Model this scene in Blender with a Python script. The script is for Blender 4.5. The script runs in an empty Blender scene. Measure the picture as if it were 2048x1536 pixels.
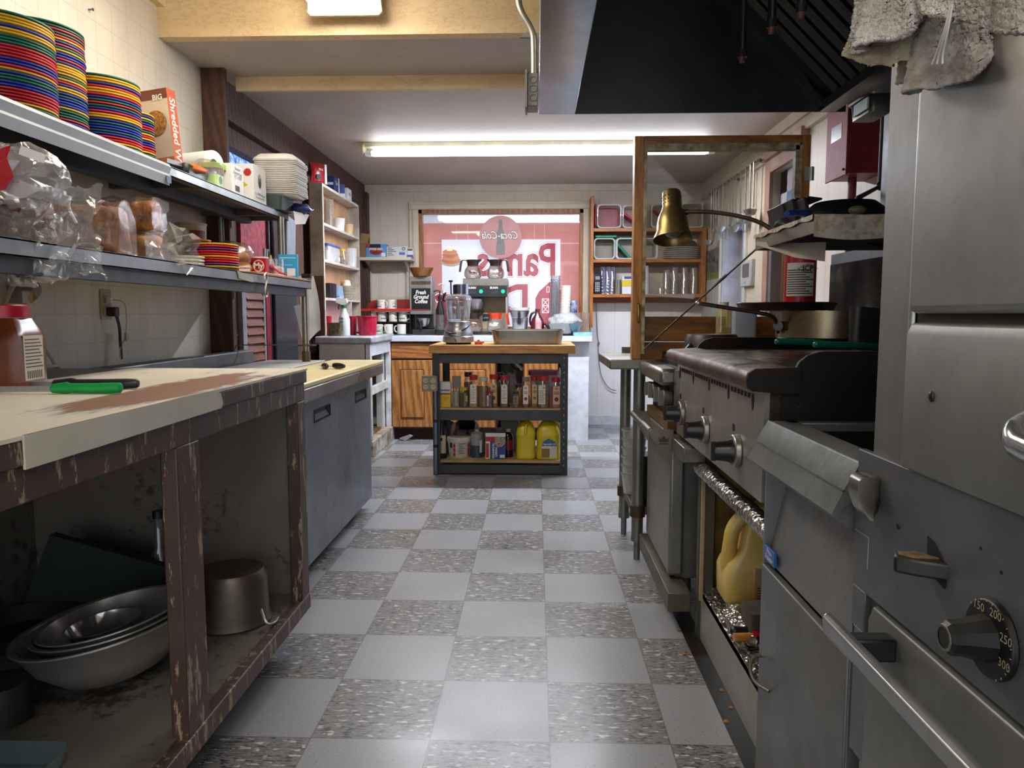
import bpy, bmesh, math, random
from math import sin, cos, pi, radians, tan, atan2, sqrt
from mathutils import Vector, Matrix, noise
random.seed(7)
SC = bpy.context.scene
COL = SC.collection
# ------------------------------------------------------------------ camera geometry (2048 x 1536 frame)
CF, CP, CY, CH = 1471.66, .0941, -.0322, 1.0777
_F = Vector((sin(CY)*cos(CP), cos(CY)*cos(CP), -sin(CP))); _R = Vector((cos(CY), -sin(CY), 0)); _U = _R.cross(_F)
def ray(px, py): return _F + _R*((px-1024)/CF) + _U*((768-py)/CF)
def at(px, py, Y):
    d = ray(px, py); t = Y/d.y
    return Vector((d.x*t, Y, CH+d.z*t))
def onx(px, py, x):
    d = ray(px, py); t = x/d.x
    return Vector((x, d.y*t, CH+d.z*t))
def bb(px0, py0, px1, py1, Y):
    m = (px0+px1)/2
    return at(px0, (py0+py1)/2, Y).x, at(px1, (py0+py1)/2, Y).x, at(m, py1, Y).z, at(m, py0, Y).z
# ------------------------------------------------------------------ colour and materials
def C(h, a=1.0):
    h = h.lstrip('#'); o = []
    for i in (0, 2, 4):
        c = int(h[i:i+2], 16)/255
        o.append(c/12.92 if c <= .04045 else ((c+.055)/1.055)**2.4)
    return (*o, a)
_M = {}
class NT:
    def __init__(s, name):
        s.m = bpy.data.materials.new(name); s.m.use_nodes = True
        s.t = s.m.node_tree; s.n = s.t.nodes; s.n.clear()
        s.out = s.n.new('ShaderNodeOutputMaterial')
    def a(s, typ, **kw):
        n = s.n.new('ShaderNode'+typ)
        for k, v in kw.items():
            if k in n.inputs.keys(): n.inputs[k].default_value = v
            else: setattr(n, k, v)
        return n
    def l(s, a, b): s.t.links.new(a, b)
    def pb(s, **kw):
        n = s.n.new('ShaderNodeBsdfPrincipled')
        for k, v in kw.items():
            n.inputs[k.replace('_', ' ')].default_value = v
        s.l(n.outputs[0], s.out.inputs[0]); return n
    def co(s, scale=(1, 1, 1), rot=(0, 0, 0), kind='Object'):
        c = s.a('TexCoord'); m = s.a('Mapping'); m.inputs['Scale'].default_value = scale; m.inputs['Rotation'].default_value = rot
        s.l(c.outputs[kind], m.inputs[0]); return m.outputs[0]
    def noi(s, vec, scale, detail=4, rough=.6):
        n = s.a('TexNoise'); n.inputs['Scale'].default_value = scale; n.inputs['Detail'].default_value = detail; n.inputs['Roughness'].default_value = rough
        s.l(vec, n.inputs['Vector']); return n.outputs[0]
    def ramp(s, fac, stops):
        r = s.a('ValToRGB'); e = r.color_ramp.elements
        while len(e) < len(stops): e.new(.5)
        for x, (p, c) in zip(e, stops): x.position = p; x.color = c
        s.l(fac, r.inputs[0]); return r.outputs[0]
    def mix(s, fac, a, b, mode='MIX'):
        n = s.a('Mix', data_type='RGBA', blend_type=mode)
        for sock, v in ((n.inputs[0], fac), (n.inputs[6], a), (n.inputs[7], b)):
            if hasattr(v, 'is_output'): s.l(v, sock)
            else: sock.default_value = v
        return n.outputs[2]
    def bump(s, h, st, dist=.01):
        b = s.a('Bump'); b.inputs['Strength'].default_value = st; b.inputs['Distance'].default_value = dist
        s.l(h, b.inputs['Height']); return b.outputs[0]
    def math(s, op, a, b=None):
        n = s.a('Math', operation=op)
        for i, v in enumerate((a, b)):
            if v is None: continue
            if hasattr(v, 'is_output'): s.l(v, n.inputs[i])
            else: n.inputs[i].default_value = v
        return n.outputs[0]
def mat(col, rough=.5, metal=0, var=.12, sc=9, col2=None, bump=0, em=0, name=None, st=(1, 1, 1)):
    """painted / plastic / paper surface with a little procedural tone variation"""
    k = ('m', col, rough, metal, var, sc, col2, bump, em, st)
    if k in _M: return _M[k]
    t = NT(name or 'surface_'+col.lstrip('#')); p = t.pb(Roughness=rough, Metallic=metal)
    c = C(col); c2 = C(col2) if col2 else tuple(x*(1-var*2) for x in c[:3])+(1,)
    v = t.co(st); n = t.noi(v, sc)
    t.l(t.ramp(n, [(.35, c2), (.62, c)]), p.inputs['Base Color'])
    if bump: t.l(t.bump(t.noi(v, sc*6), bump, .004), p.inputs['Normal'])
    if em:
        p.inputs['Emission Color'].default_value = c; p.inputs['Emission Strength'].default_value = em
    _M[k] = t.m; return t.m
def steel(col='#8d8f90', rough=.32, dirt=.35, dcol='#3a352c', sc=3, streak=(1, 1, .06), metal=.85, bump=.1, k0=''):
    k = ('s', col, rough, dirt, dcol, sc, streak, metal, k0)
    if k in _M: return _M[k]
    t = NT('brushed_steel'); p = t.pb(Metallic=metal)
    v = t.co(); vs = t.co(streak)
    n = t.noi(v, sc, 8, .7); g = t.noi(vs, 140, 3); n2 = t.noi(v, 38, 4)
    c = C(col)
    base = t.mix(g, tuple(x*.82 for x in c[:3])+(1,), tuple(min(1, x*1.12) for x in c[:3])+(1,))
    n3 = t.noi(v, 1.6 if sc < 6 else sc*.5, 5, .7)
    base = t.mix(t.ramp(n3, [(.36, (.55,)*3+(1,)), (.52, (0, 0, 0, 1)), (.56, (0, 0, 0, 1)), (.72, (.0,)*3+(1,))]), base, tuple(x*.55 for x in c[:3])+(1,))
    base = t.mix(t.ramp(n3, [(.54, (0, 0, 0, 1)), (.70, (.45,)*3+(1,))]), base, tuple(min(1, x*1.5) for x in c[:3])+(1,))
    dm = t.ramp(n, [(.5-.1*dirt, (0, 0, 0, 1)), (.78, (dirt,)*3+(1,))])
    base = t.mix(dm, base, C(dcol))
    sp = t.ramp(n2, [(.70, (0, 0, 0, 1)), (.76, (dirt*.6,)*3+(1,))])
    base = t.mix(sp, base, C('#b9b6a8'))
    t.l(base, p.inputs['Base Color'])
    t.l(t.ramp(n, [(.3, (rough*.8,)*3+(1,)), (.75, (min(1, rough*1.7),)*3+(1,))]), p.inputs['Roughness'])
    if bump: t.l(t.bump(g, bump, .001), p.inputs['Normal'])
    _M[k] = t.m; return t.m
def wood(c1, c2, rough=.45, sc=6, st=(1, 1, 1), dist=6, bump=.08):
    k = ('w', c1, c2, rough, sc, st)
    if k in _M: return _M[k]
    t = NT('wood_grain'); p = t.pb(Roughness=rough)
    v = t.co(st); n = t.noi(v, sc, 3); n2 = t.noi(v, sc*9, 4)
    w = t.a('TexWave', bands_direction='DIAGONAL'); w.inputs['Scale'].default_value = sc*.8; w.inputs['Distortion'].default_value = dist; w.inputs['Detail'].default_value = 4
    t.l(v, w.inputs['Vector'])
    f = t.math('ADD', t.math('MULTIPLY', w.outputs[1], .16), t.math('ADD', t.math('MULTIPLY', n2, .55), t.math('MULTIPLY', n, .2)))
    t.l(t.ramp(f, [(.34, C(c2)), (.56, C(c1))]), p.inputs['Base Color'])
    t.l(t.bump(f, bump, .002), p.inputs['Normal'])
    _M[k] = t.m; return t.m
def clear(tint='#ffffff', gloss=.12, haze=0.0, hcol='#ffffff', rough=.03, bump=0, bsc=20, fres=.7):
    """thin clear glass or plastic: transparent, with a fresnel gloss and an optional milky haze"""
    k = ('g', tint, gloss, haze, hcol, rough, bump, fres)
    if k in _M: return _M[k]
    t = NT('clear_sheet'); tr = t.a('BsdfTransparent'); tr.inputs[0].default_value = C(tint)
    gl = t.a('BsdfGlossy'); gl.inputs['Roughness'].default_value = rough
    lw = t.a('LayerWeight'); lw.inputs[0].default_value = .35
    fac = t.math('MINIMUM', t.math('ADD', t.math('MULTIPLY', lw.outputs[1], fres), gloss*.4), .95)
    if bump:
        b = t.bump(t.noi(t.co(), bsc, 5), bump, .02); t.l(b, gl.inputs['Normal']); t.l(b, lw.inputs['Normal'])
    m = t.a('MixShader'); t.l(fac, m.inputs[0]); t.l(tr.outputs[0], m.inputs[1]); t.l(gl.outputs[0], m.inputs[2])
    o = m.outputs[0]
    if haze:
        d = t.a('BsdfDiffuse'); d.inputs[0].default_value = C(hcol)
        m2 = t.a('MixShader'); t.l(o, m2.inputs[1]); t.l(d.outputs[0], m2.inputs[2])
        hz = t.ramp(t.noi(t.co(), 5, 4), [(.3, (haze*.7,)*3+(1,)), (.7, (min(1, haze*1.25),)*3+(1,))]); t.l(hz, m2.inputs[0]); o = m2.outputs[0]
    t.l(o, t.out.inputs[0]); _M[k] = t.m; return t.m
def glow(col, st):
    k = ('e', col, st)
    if k in _M: return _M[k]
    t = NT('lit_diffuser'); e = t.a('Emission'); e.inputs[0].default_value = C(col); e.inputs[1].default_value = st
    t.l(e.outputs[0], t.out.inputs[0]); _M[k] = t.m; return t.m
# ------------------------------------------------------------------ mesh builder
class MB:
    def __init__(s): s.v = []; s.f = []; s.m = []; s.mi = 0
    def add(s, vs, fs):
        o = len(s.v); s.v += [Vector(v) for v in vs]
        for f in fs: s.f.append([i+o for i in f]); s.m.append(s.mi)
        return s
    def box(s, x0, x1, y0, y1, z0, z1):
        if x0 > x1: x0, x1 = x1, x0
        if y0 > y1: y0, y1 = y1, y0
        if z0 > z1: z0, z1 = z1, z0
        return s.add([(x, y, z) for z in (z0, z1) for y in (y0, y1) for x in (x0, x1)],
                     [(0, 2, 3, 1), (4, 5, 7, 6), (0, 1, 5, 4), (2, 6, 7, 3), (0, 4, 6, 2), (1, 3, 7, 5)])
    def cbox(s, c, sz, rz=0, rx=0, ry=0):
        m = MB().box(-sz[0]/2, sz[0]/2, -sz[1]/2, sz[1]/2, -sz[2]/2, sz[2]/2).rot(rx, ry, rz).mv(*c)
        return s.join(m)
    def join(s, o):
        n = len(s.v); s.v += o.v; s.f += [[i+n for i in f] for f in o.f]; s.m += [(x if x else s.mi) for x in o.m]; return s
    def mv(s, x=0, y=0, z=0):
        d = Vector((x, y, z)); s.v = [v+d for v in s.v]; return s
    def rot(s, rx=0, ry=0, rz=0):
        M = Matrix.Rotation(rz, 3, 'Z') @ Matrix.Rotation(ry, 3, 'Y') @ Matrix.Rotation(rx, 3, 'X')
        s.v = [M @ v for v in s.v]; return s
    def sc(s, x, y=None, z=None):
        y = x if y is None else y; z = x if z is None else z
        s.v = [Vector((v.x*x, v.y*y, v.z*z)) for v in s.v]; return s
    def lathe(s, prof, n=24, c=(0, 0, 0), axis='z', sx=1, sy=1, seg=None):
        """prof: (radius, height) pairs revolved about an axis through c"""
        vs = []; fs = []; k = len(prof)
        for i in range(n):
            a = 2*pi*i/n
            for r, h in prof:
                x, y = r*cos(a)*sx, r*sin(a)*sy
                p = (x, y, h) if axis == 'z' else ((x, h, y) if axis == 'y' else (h, x, y))
                vs.append((p[0]+c[0], p[1]+c[1], p[2]+c[2]))
        for i in range(n):
            j = (i+1) % n
            for q in range(k-1):
                f = (i*k+q, j*k+q, j*k+q+1, i*k+q+1)
                fs.append(f if axis != 'y' else f[::-1])
        return s.add(vs, fs)
    def cyl(s, p0, p1, r, r1=None, n=14, caps=True):
        r1 = r if r1 is None else r1
        p0 = Vector(p0); p1 = Vector(p1); d = (p1-p0).normalized()
        a = d.orthogonal().normalized(); b = d.cross(a)
        vs = [p0+(a*cos(2*pi*i/n)+b*sin(2*pi*i/n))*r for i in range(n)]+[p1+(a*cos(2*pi*i/n)+b*sin(2*pi*i/n))*r1 for i in range(n)]
        fs = [(i, (i+1) % n, n+(i+1) % n, n+i) for i in range(n)]
        if caps: fs += [tuple(range(n))[::-1], tuple(range(n, 2*n))]
        return s.add(vs, fs)
    def tube(s, pts, r, n=8, smooth=0, r1=None):
        P = [Vector(p) for p in pts]
        for _ in range(smooth):
            Q = [P[0]]
            for i in range(len(P)-1): Q += [P[i]*.75+P[i+1]*.25, P[i]*.25+P[i+1]*.75]
            P = Q+[P[-1]]
        vs = []; fs = []; a = None
        for i, p in enumerate(P):
            d = (P[min(i+1, len(P)-1)]-P[max(i-1, 0)]).normalized()
            a = (d.orthogonal() if a is None else a-d*a.dot(d)).normalized(); b = d.cross(a)
            rr = r if r1 is None else r+(r1-r)*i/(len(P)-1)
            vs += [p+(a*cos(2*pi*k/n)+b*sin(2*pi*k/n))*rr for k in range(n)]
        for i in range(len(P)-1):
            for k in range(n): fs.append((i*n+k, i*n+(k+1) % n, (i+1)*n+(k+1) % n, (i+1)*n+k))
        fs += [tuple(range(n))[::-1], tuple(range((len(P)-1)*n, len(P)*n))]
        return s.add(vs, fs)
    def prism(s, poly, axis, a, b):
        """2D outline extruded along an axis: 'y' -> poly is (x,z); 'x' -> (y,z); 'z' -> (x,y)"""
        def q(u, w, t): return (u, t, w) if axis == 'y' else ((t, u, w) if axis == 'x' else (u, w, t))
        n = len(poly)
        area = sum(poly[i][0]*poly[(i+1) % n][1]-poly[(i+1) % n][0]*poly[i][1] for i in range(n))
        pl = poly if area > 0 else poly[::-1]
        vs = [q(u, w, a) for u, w in pl]+[q(u, w, b) for u, w in pl]
        flip = (b > a) == (axis == 'y')
        fs = [(i, (i+1) % n, n+(i+1) % n, n+i) for i in range(n)]+[tuple(range(n))[::-1], tuple(range(n, 2*n))]
        if flip: fs = [f[::-1] for f in fs]
        return s.add(vs, fs)
    def rbox(s, w, d, h, r, n=4, taper=1.0, z0=0, c=(0, 0), floor_=True, top=True):
        """rounded-plan box standing on z0; taper scales the bottom outline"""
        pts = []
        for cx, cy, a0 in ((w/2-r, d/2-r, 0), (-w/2+r, d/2-r, 90), (-w/2+r, -d/2+r, 180), (w/2-r, -d/2+r, 270)):
            for i in range(n+1):
                a = radians(a0+90*i/n); pts.append((cx+r*cos(a), cy+r*sin(a)))
        k = len(pts)
        vs = [(x*taper+c[0], y*taper+c[1], z0) for x, y in pts]+[(x+c[0], y+c[1], z0+h) for x, y in pts]
        fs = [(i, (i+1) % k, k+(i+1) % k, k+i) for i in range(k)]
        if floor_: fs.append(tuple(range(k))[::-1])
        if top: fs.append(tuple(range(k, 2*k)))
        return s.add(vs, fs)
    def loft(s, rings, cap0=True, cap1=True):
        n = len(rings[0]); vs = [p for r in rings for p in r]; fs = []
        for i in range(len(rings)-1):
            for k in range(n): fs.append((i*n+k, i*n+(k+1) % n, (i+1)*n+(k+1) % n, (i+1)*n+k))
        if cap0: fs.append(tuple(range(n))[::-1])
        if cap1: fs.append(tuple(range((len(rings)-1)*n, len(rings)*n)))
        return s.add(vs, fs)
    def grid(s, fn, nu, nv):
        vs = [fn(i/nu, j/nv) for j in range(nv+1) for i in range(nu+1)]
        fs = [(j*(nu+1)+i, j*(nu+1)+i+1, (j+1)*(nu+1)+i+1, (j+1)*(nu+1)+i) for j in range(nv) for i in range(nu)]
        return s.add(vs, fs)
    def ball(s, c, r, n=14, m=9, sx=1, sy=1, sz=1):
        return s.lathe([(max(1e-5, r*sin(pi*i/m)), -r*cos(pi*i/m)*sz) for i in range(m+1)], n, c, 'z', sx, sy)
    def crumple(s, amp, f=12, seed=0):
        o = Vector((seed*3.1, seed*1.7, seed))
        s.v = [v+noise.noise_vector(v*f+o)*amp for v in s.v]; return s
def link(o, parent=None):
    COL.objects.link(o)
    if parent is not None: o.parent = parent
    return o
def obj(name, mb, m, parent=None, bev=0, smooth=35, loc=None, solid=0):
    me = bpy.data.meshes.new(name); me.from_pydata([tuple(v) for v in mb.v], [], mb.f)
    for x in (m if isinstance(m, (list, tuple)) else [m]): me.materials.append(x)
    if any(mb.m): me.polygons.foreach_set('material_index', mb.m)
    me.update()
    if smooth:
        me.polygons.foreach_set('use_smooth', [True]*len(me.polygons)); me.set_sharp_from_angle(angle=radians(smooth))
    o = bpy.data.objects.new(name, me); link(o, parent)
    if loc is not None: o.location = loc
    if solid:
        q = o.modifiers.new('thickness', 'SOLIDIFY'); q.thickness = solid; q.offset = 0
    if bev:
        b = o.modifiers.new('edge', 'BEVEL'); b.width = bev; b.segments = 2; b.limit_method = 'ANGLE'; b.angle_limit = radians(40)
    return o
def tag(o, label, cat, group=None, kind=None):
    o['label'] = label; o['category'] = cat
    if group: o['group'] = group
    if kind: o['kind'] = kind
    return o
def thing(name, label, cat, loc=(0, 0, 0), rz=0, group=None):
    o = bpy.data.objects.new(name, None); link(o); o.empty_display_size = .05
    o.location = loc; o.rotation_euler = (0, 0, rz); return tag(o, label, cat, group)
def solo(name, mb, m, label, cat, group=None, bev=0, smooth=35, kind=None):
    """a thing of one mesh, built in world coordinates; origin moved to its base"""
    xs = [v.x for v in mb.v]; ys = [v.y for v in mb.v]; zs = [v.z for v in mb.v]
    c = Vector(((min(xs)+max(xs))/2, (min(ys)+max(ys))/2, min(zs)))
    mb.mv(*(-c)); return tag(obj(name, mb, m, None, bev, smooth, c), label, cat, group, kind)
def struct(name, mb, m, parent=None, bev=0, smooth=0):
    o = obj(name, mb, m, parent, bev, smooth)
    if parent is None: o['kind'] = 'structure'
    return o
def dup(root, loc, rz=None, label=None, group=None):
    r = root.copy(); COL.objects.link(r); r.location = loc
    if rz is not None: r.rotation_euler = (0, 0, rz)
    if label: r['label'] = label
    if group: r['group'] = group
    for ch in list(root.children):
        c = ch.copy(); COL.objects.link(c); c.parent = r
        for g in list(ch.children):
            d = g.copy(); COL.objects.link(d); d.parent = c
    return r
def lettering(txt, size, loc, rot, m, parent, name='lettering', bold=0, shear=0, align='CENTER', sx=1, space=1, line=1, ext=0):
    cu = bpy.data.curves.new('t', 'FONT'); cu.body = txt; cu.size = size; cu.align_x = align; cu.align_y = 'CENTER'
    cu.offset = bold; cu.shear = shear; cu.space_character = space; cu.space_line = line; cu.resolution_u = 2; cu.extrude = ext
    t = bpy.data.objects.new('t', cu); COL.objects.link(t)
    bpy.context.view_layer.update()
    me = bpy.data.meshes.new_from_object(t.evaluated_get(bpy.context.evaluated_depsgraph_get()))
    bpy.data.objects.remove(t); bpy.data.curves.remove(cu)
    me.materials.clear(); me.materials.append(m)
    o = bpy.data.objects.new(name, me); link(o, parent)
    o.location = loc; o.rotation_euler = rot; o.scale = (sx, 1, 1); return o
FRONT = (pi/2, 0, 0)          # lettering facing the camera side (-Y)
AISLE_L = (pi/2, 0, pi/2)     # on a face that looks to +X
AISLE_R = (pi/2, 0, -pi/2)    # on a face that looks to -X
# ================================================================== room shell
XL, XR, YB, YF = -1.7, 1.6, 7.2, -1.0
ZS, ZC = 2.32, 2.52                     # soffit beyond the beam, main kitchen ceiling
def m_floor():
    t = NT('checker_vinyl_tile'); p = t.pb(Roughness=.33)
    k = 1/.3048
    c = t.a('TexCoord'); mp = t.a('Mapping'); mp.inputs['Scale'].default_value = (k, k, k); mp.inputs['Location'].default_value = (.2667*k, -1.7714*k+20, .5)
    t.l(c.outputs['Object'], mp.inputs[0])
    ch = t.a('TexChecker'); ch.inputs['Scale'].default_value = 1; t.l(mp.outputs[0], ch.inputs[0])
    ch.inputs[1].default_value = (0, 0, 0, 1); ch.inputs[2].default_value = (1, 1, 1, 1)
    br = t.a('TexBrick'); br.offset = 0; br.squash = 1
    for kk, v in (('Scale', 1), ('Mortar Size', .006), ('Brick Width', 1), ('Row Height', 1)): br.inputs[kk].default_value = v
    t.l(mp.outputs[0], br.inputs[0])
    v1 = t.co((34, 105, 1)); n1 = t.noi(v1, 1, 3, .55); v2 = t.co((27, 80, 1), (0, 0, .05)); n2 = t.noi(v2, 1, 2, .5)
    v3 = t.co(); n3 = t.noi(v3, 150, 2); n4 = t.noi(v3, 1.3, 3)
    dark = t.ramp(n1, [(.38, C('#39383b')), (.455, C('#6d6c6a')), (.55, C('#827f7b')), (.61, C('#5a5959'))])
    dark = t.mix(t.ramp(n2, [(.615, (0, 0, 0, 1)), (.64, (1, 1, 1, 1))]), dark, C('#bcbab5'))
    light = t.ramp(n3, [(.33, C('#707173')), (.38, C('#8b8d90')), (.66, C('#8f9194')), (.70, C('#a8a8a7'))])
    col = t.mix(ch.outputs[1], light, dark)
    col = t.mix(t.math('MULTIPLY', br.outputs[1], .75), col, C('#5a5854'))
    col = t.mix(t.ramp(n4, [(.5, (0, 0, 0, 1)), (.85, (.2, .2, .2, 1))]), col, C('#77716a'))
    t.l(col, p.inputs['Base Color'])
    t.l(t.ramp(n4, [(.3, (.24,)*3+(1,)), (.7, (.42,)*3+(1,))]), p.inputs['Roughness'])
    return t.m
def m_tilewall():
    t = NT('embossed_tile_panel'); p = t.pb(Roughness=.42)
    c = t.a('TexCoord'); s = t.a('SeparateXYZ'); t.l(c.outputs['Object'], s.inputs[0]); cb = t.a('CombineXYZ')
    t.l(s.outputs[1], cb.inputs[0]); t.l(s.outputs[2], cb.inputs[1])
    mp = t.a('Mapping'); mp.inputs['Scale'].default_value = (1/.112, 1/.112, 1); mp.inputs['Location'].default_value = (.1, .35, 0); t.l(cb.outputs[0], mp.inputs[0])
    br = t.a('TexBrick'); br.offset = 0
    for kk, v in (('Scale', 1), ('Mortar Size', .016), ('Mortar Smooth', .4), ('Brick Width', 1), ('Row Height', 1)): br.inputs[kk].default_value = v
    t.l(mp.outputs[0], br.inputs[0])
    v = t.co((1, 1, .35)); n = t.noi(v, 4, 6)
    base = t.ramp(n, [(.35, C('#c9c0ae')), (.62, C('#d9d1c0'))])
    base = t.mix(t.math('MULTIPLY', br.outputs[1], .5), base, C('#a3987f'))
    t.l(base, p.inputs['Base Color']); t.l(t.bump(br.outputs[1], -.5, .004), p.inputs['Normal'])
    return t.m
def m_plank(axis):
    """white painted vertical groove boards; lower part a colder white"""
    t = NT('grooved_board_wall'); p = t.pb(Roughness=.5)
    c = t.a('TexCoord'); s = t.a('SeparateXYZ'); t.l(c.outputs['Object'], s.inputs[0])
    u = t.math('MULTIPLY', s.outputs[axis], 1/.1625); fr = t.math('FRACT', t.math('ADD', u, 40.3))
    g1 = t.math('LESS_THAN', fr, .022); u2 = t.math('FRACT', t.math('ADD', t.math('MULTIPLY', s.outputs[axis], 1/.4064), 40.77)); g2 = t.math('LESS_THAN', u2, .01)
    g = t.math('MAXIMUM', g1, g2)
    n = t.noi(t.co((1, 1, .4)), 5, 5)
    base = t.ramp(n, [(.3, C('#cbc0b0')), (.65, C('#d8cdbd'))])
    zz = t.ramp(t.math('MULTIPLY', s.outputs[2], .5), [(.5, C('#d3d6df')), (.62, C('#d6cbbb'))])
    base = t.mix(.6, base, zz)
    base = t.mix(t.math('MULTIPLY', g, .45), base, C('#8f8676'))
    t.l(base, p.inputs['Base Color']); t.l(t.bump(g, -.4, .004), p.inputs['Normal'])
    return t.m
def m_plaster(c1, c2, crack='#7a5f3e', amt=.5):
    t = NT('painted_plaster'); p = t.pb(Roughness=.55); v = t.co(); n = t.noi(v, 2.2, 6); vo = t.a('TexVoronoi', feature='DISTANCE_TO_EDGE'); vo.inputs['Scale'].default_value = 1.5
    dn = t.mix(.35, v, t.a('TexNoise', Scale=3.0).outputs[1]) if False else v
    n5 = t.noi(t.co((1, 1, 2.5)), 5, 8, .75)
    t.l(v, vo.inputs[0])
    base = t.ramp(n, [(.3, C(c2)), (.7, C(c1))])
    cr = t.ramp(n5, [(.488, (0, 0, 0, 1)), (.5, (amt,)*3+(1,)), (.512, (0, 0, 0, 1))])
    t.l(t.mix(cr, base, C(crack)), p.inputs['Base Color']); t.l(t.bump(n5, .12, .01), p.inputs['Normal'])
    return t.m
FL = m_floor(); TW = m_tilewall(); PLB = m_plank(0); PLR = m_plank(1)
CEILM = m_plaster('#bfb2a4', '#ab9f93', '#e0d8cc', .25); BEAMM = m_plaster('#e6cda2', '#dcc08f', '#8a6b3f', .5)
NEARC = m_plaster('#cdb795', '#bda684', '#8a6b3f', .3)
DKWOOD = wood('#5a3c30', '#3c281f', .75, 5, (3, 3, .5)); OAK = wood('#a9702f', '#7f4c1c', .4, 5, (3, 3, .45)); OAKL = wood('#c58a45', '#a46a2e', .45, 5, (.6, 3, 3))
TRIMW = mat('#d5cbb4', .45, var=.06); WHITEP = mat('#d9d8d4', .45, var=.06)
struct('floor', MB().box(XL-.1, XR+.1, YF-.1, YB+.1, -.08, 0), FL)
struct('ceiling', MB().box(XL-.1, XR+.1, YF-.1, 3.39, ZC, ZC+.1), NEARC)
struct('ceiling', MB().box(XL-.1, XR+.1, 3.45, YB+.1, ZS, ZS+.1), CEILM)
# ---- left wall: tiled up to the post, dark panelled beyond with a small high window
LW0, LW1, LWZ0, LWZ1 = 4.05, 5.0, 1.70, 2.012
struct('wall_left', MB().box(XL-.1, XL, YF, 3.82, 0, ZC), TW)
struct('wall_left', MB().box(XL-.1, XL, 3.82, LW0, 0, ZC).box(XL-.1, XL, LW1, YB, 0, ZC).box(XL-.1, XL, LW0, LW1, 0, LWZ0).box(XL-.1, XL, LW0, LW1, LWZ1, ZC), DKWOOD)
# ---- back wall with the pass window
wx0 = at(838, 500, YB).x; wx1 = at(1166, 500, YB).x; wz1 = at(1000, 419, YB).z; wz0 = .93
struct('wall_back', MB().box(XL-.1, wx0, YB, YB+.12, 0, ZS+.1).box(wx1, XR+.1, YB, YB+.12, 0, ZS+.1).box(wx0, wx1, YB, YB+.12, wz1, ZS+.1).box(wx0, wx1, YB, YB+.12, 0, wz0), PLB)
struct('trim_1', MB().box(XL, XR, YB-.018, YB, 2.255, ZS), TRIMW, bev=.003)
# ---- right wall with a window and a door opening
rw = (onx(1490, 560, XR).y, onx(1443, 560, XR).y, 1.0, 1.80)
rd = (onx(1606, 400, XR).y, onx(1545, 400, XR).y, 0.0, 2.03)
struct('wall_right', MB().box(XR, XR+.2, YF, rd[0], 0, ZC).box(XR, XR+.2, rd[1], rw[0], 0, ZC).box(XR, XR+.2, rw[1], YB+.1, 0, ZC)
       .box(XR, XR+.2, rw[0], rw[1], 0, rw[2]).box(XR, XR+.2, rw[0], rw[1], rw[3], ZC).box(XR, XR+.2, rd[0], rd[1], rd[3], ZC), PLR)
# ---- ceiling beams and dark timbers
struct('trim_2', MB().box(XL, XR, 3.39, 3.45, ZS, ZC), BEAMM)
struct('trim_3', MB().box(XL+.12, XR, 3.95, 3.975, 2.25, ZS), BEAMM)
struct('trim_4', MB().box(XL, XL+.122, 3.80, 3.835, 0, ZS), DKWOOD, bev=.006)
struct('trim_5', MB().box(XL, XL+.05, 3.93, YB, 2.118, ZS), DKWOOD, bev=.004)
struct('trim_6', MB().box(XL, XL+.045, 6.72, 7.1, .9, ZS).box(XL, XL+.09, 7.1, 7.19, .9, ZS-.08), DKWOOD, bev=.004)
struct('trim_7', MB().box(XL, XL+.035, 2.6, 3.39, 2.45, 2.52), BEAMM)
struct('baseboard_back', MB().box(.3, XR, YB-.012, YB, 0, .09), mat('#cfd2da', .5))
# ceiling to right-wall moulding
struct('trim_8', MB().box(XR-.02, XR, 3.46, YB, 2.25, ZS).box(XR-.03, XR, 3.46, YB, 2.16, 2.20), TRIMW)
# ---- back window: casing, stained stop, pane
win = struct('window_1', MB().box(wx0-.09, wx1+.09, YB-.022, YB, wz1, wz1+.075).box(wx0-.09, wx0, YB-.022, YB, wz0-.02, wz1).box(wx1, wx1+.085, YB-.022, YB, wz0-.02, wz1)
             .box(wx0-.07, wx1+.065, YB-.03, YB, wz1+.005, wz1+.05).box(wx0-.055, wx0-.02, YB-.03, YB, wz0, wz1).box(wx1+.02, wx1+.05, YB-.03, YB, wz0, wz1), TRIMW, bev=.004)
struct('window_frame', MB().box(wx0, wx0+.032, YB-.01, YB+.10, wz0, wz1).box(wx1-.032, wx1, YB-.01, YB+.10, wz0, wz1).box(wx0, wx1, YB-.01, YB+.10, wz1-.035, wz1).box(wx0, wx1, YB-.01, YB+.10, wz0, wz0+.03), OAK, win)
struct('window_pane', MB().box(wx0+.02, wx1-.02, YB+.055, YB+.058, wz0+.02, wz1-.02), clear('#ffffff', .10), win)
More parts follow.
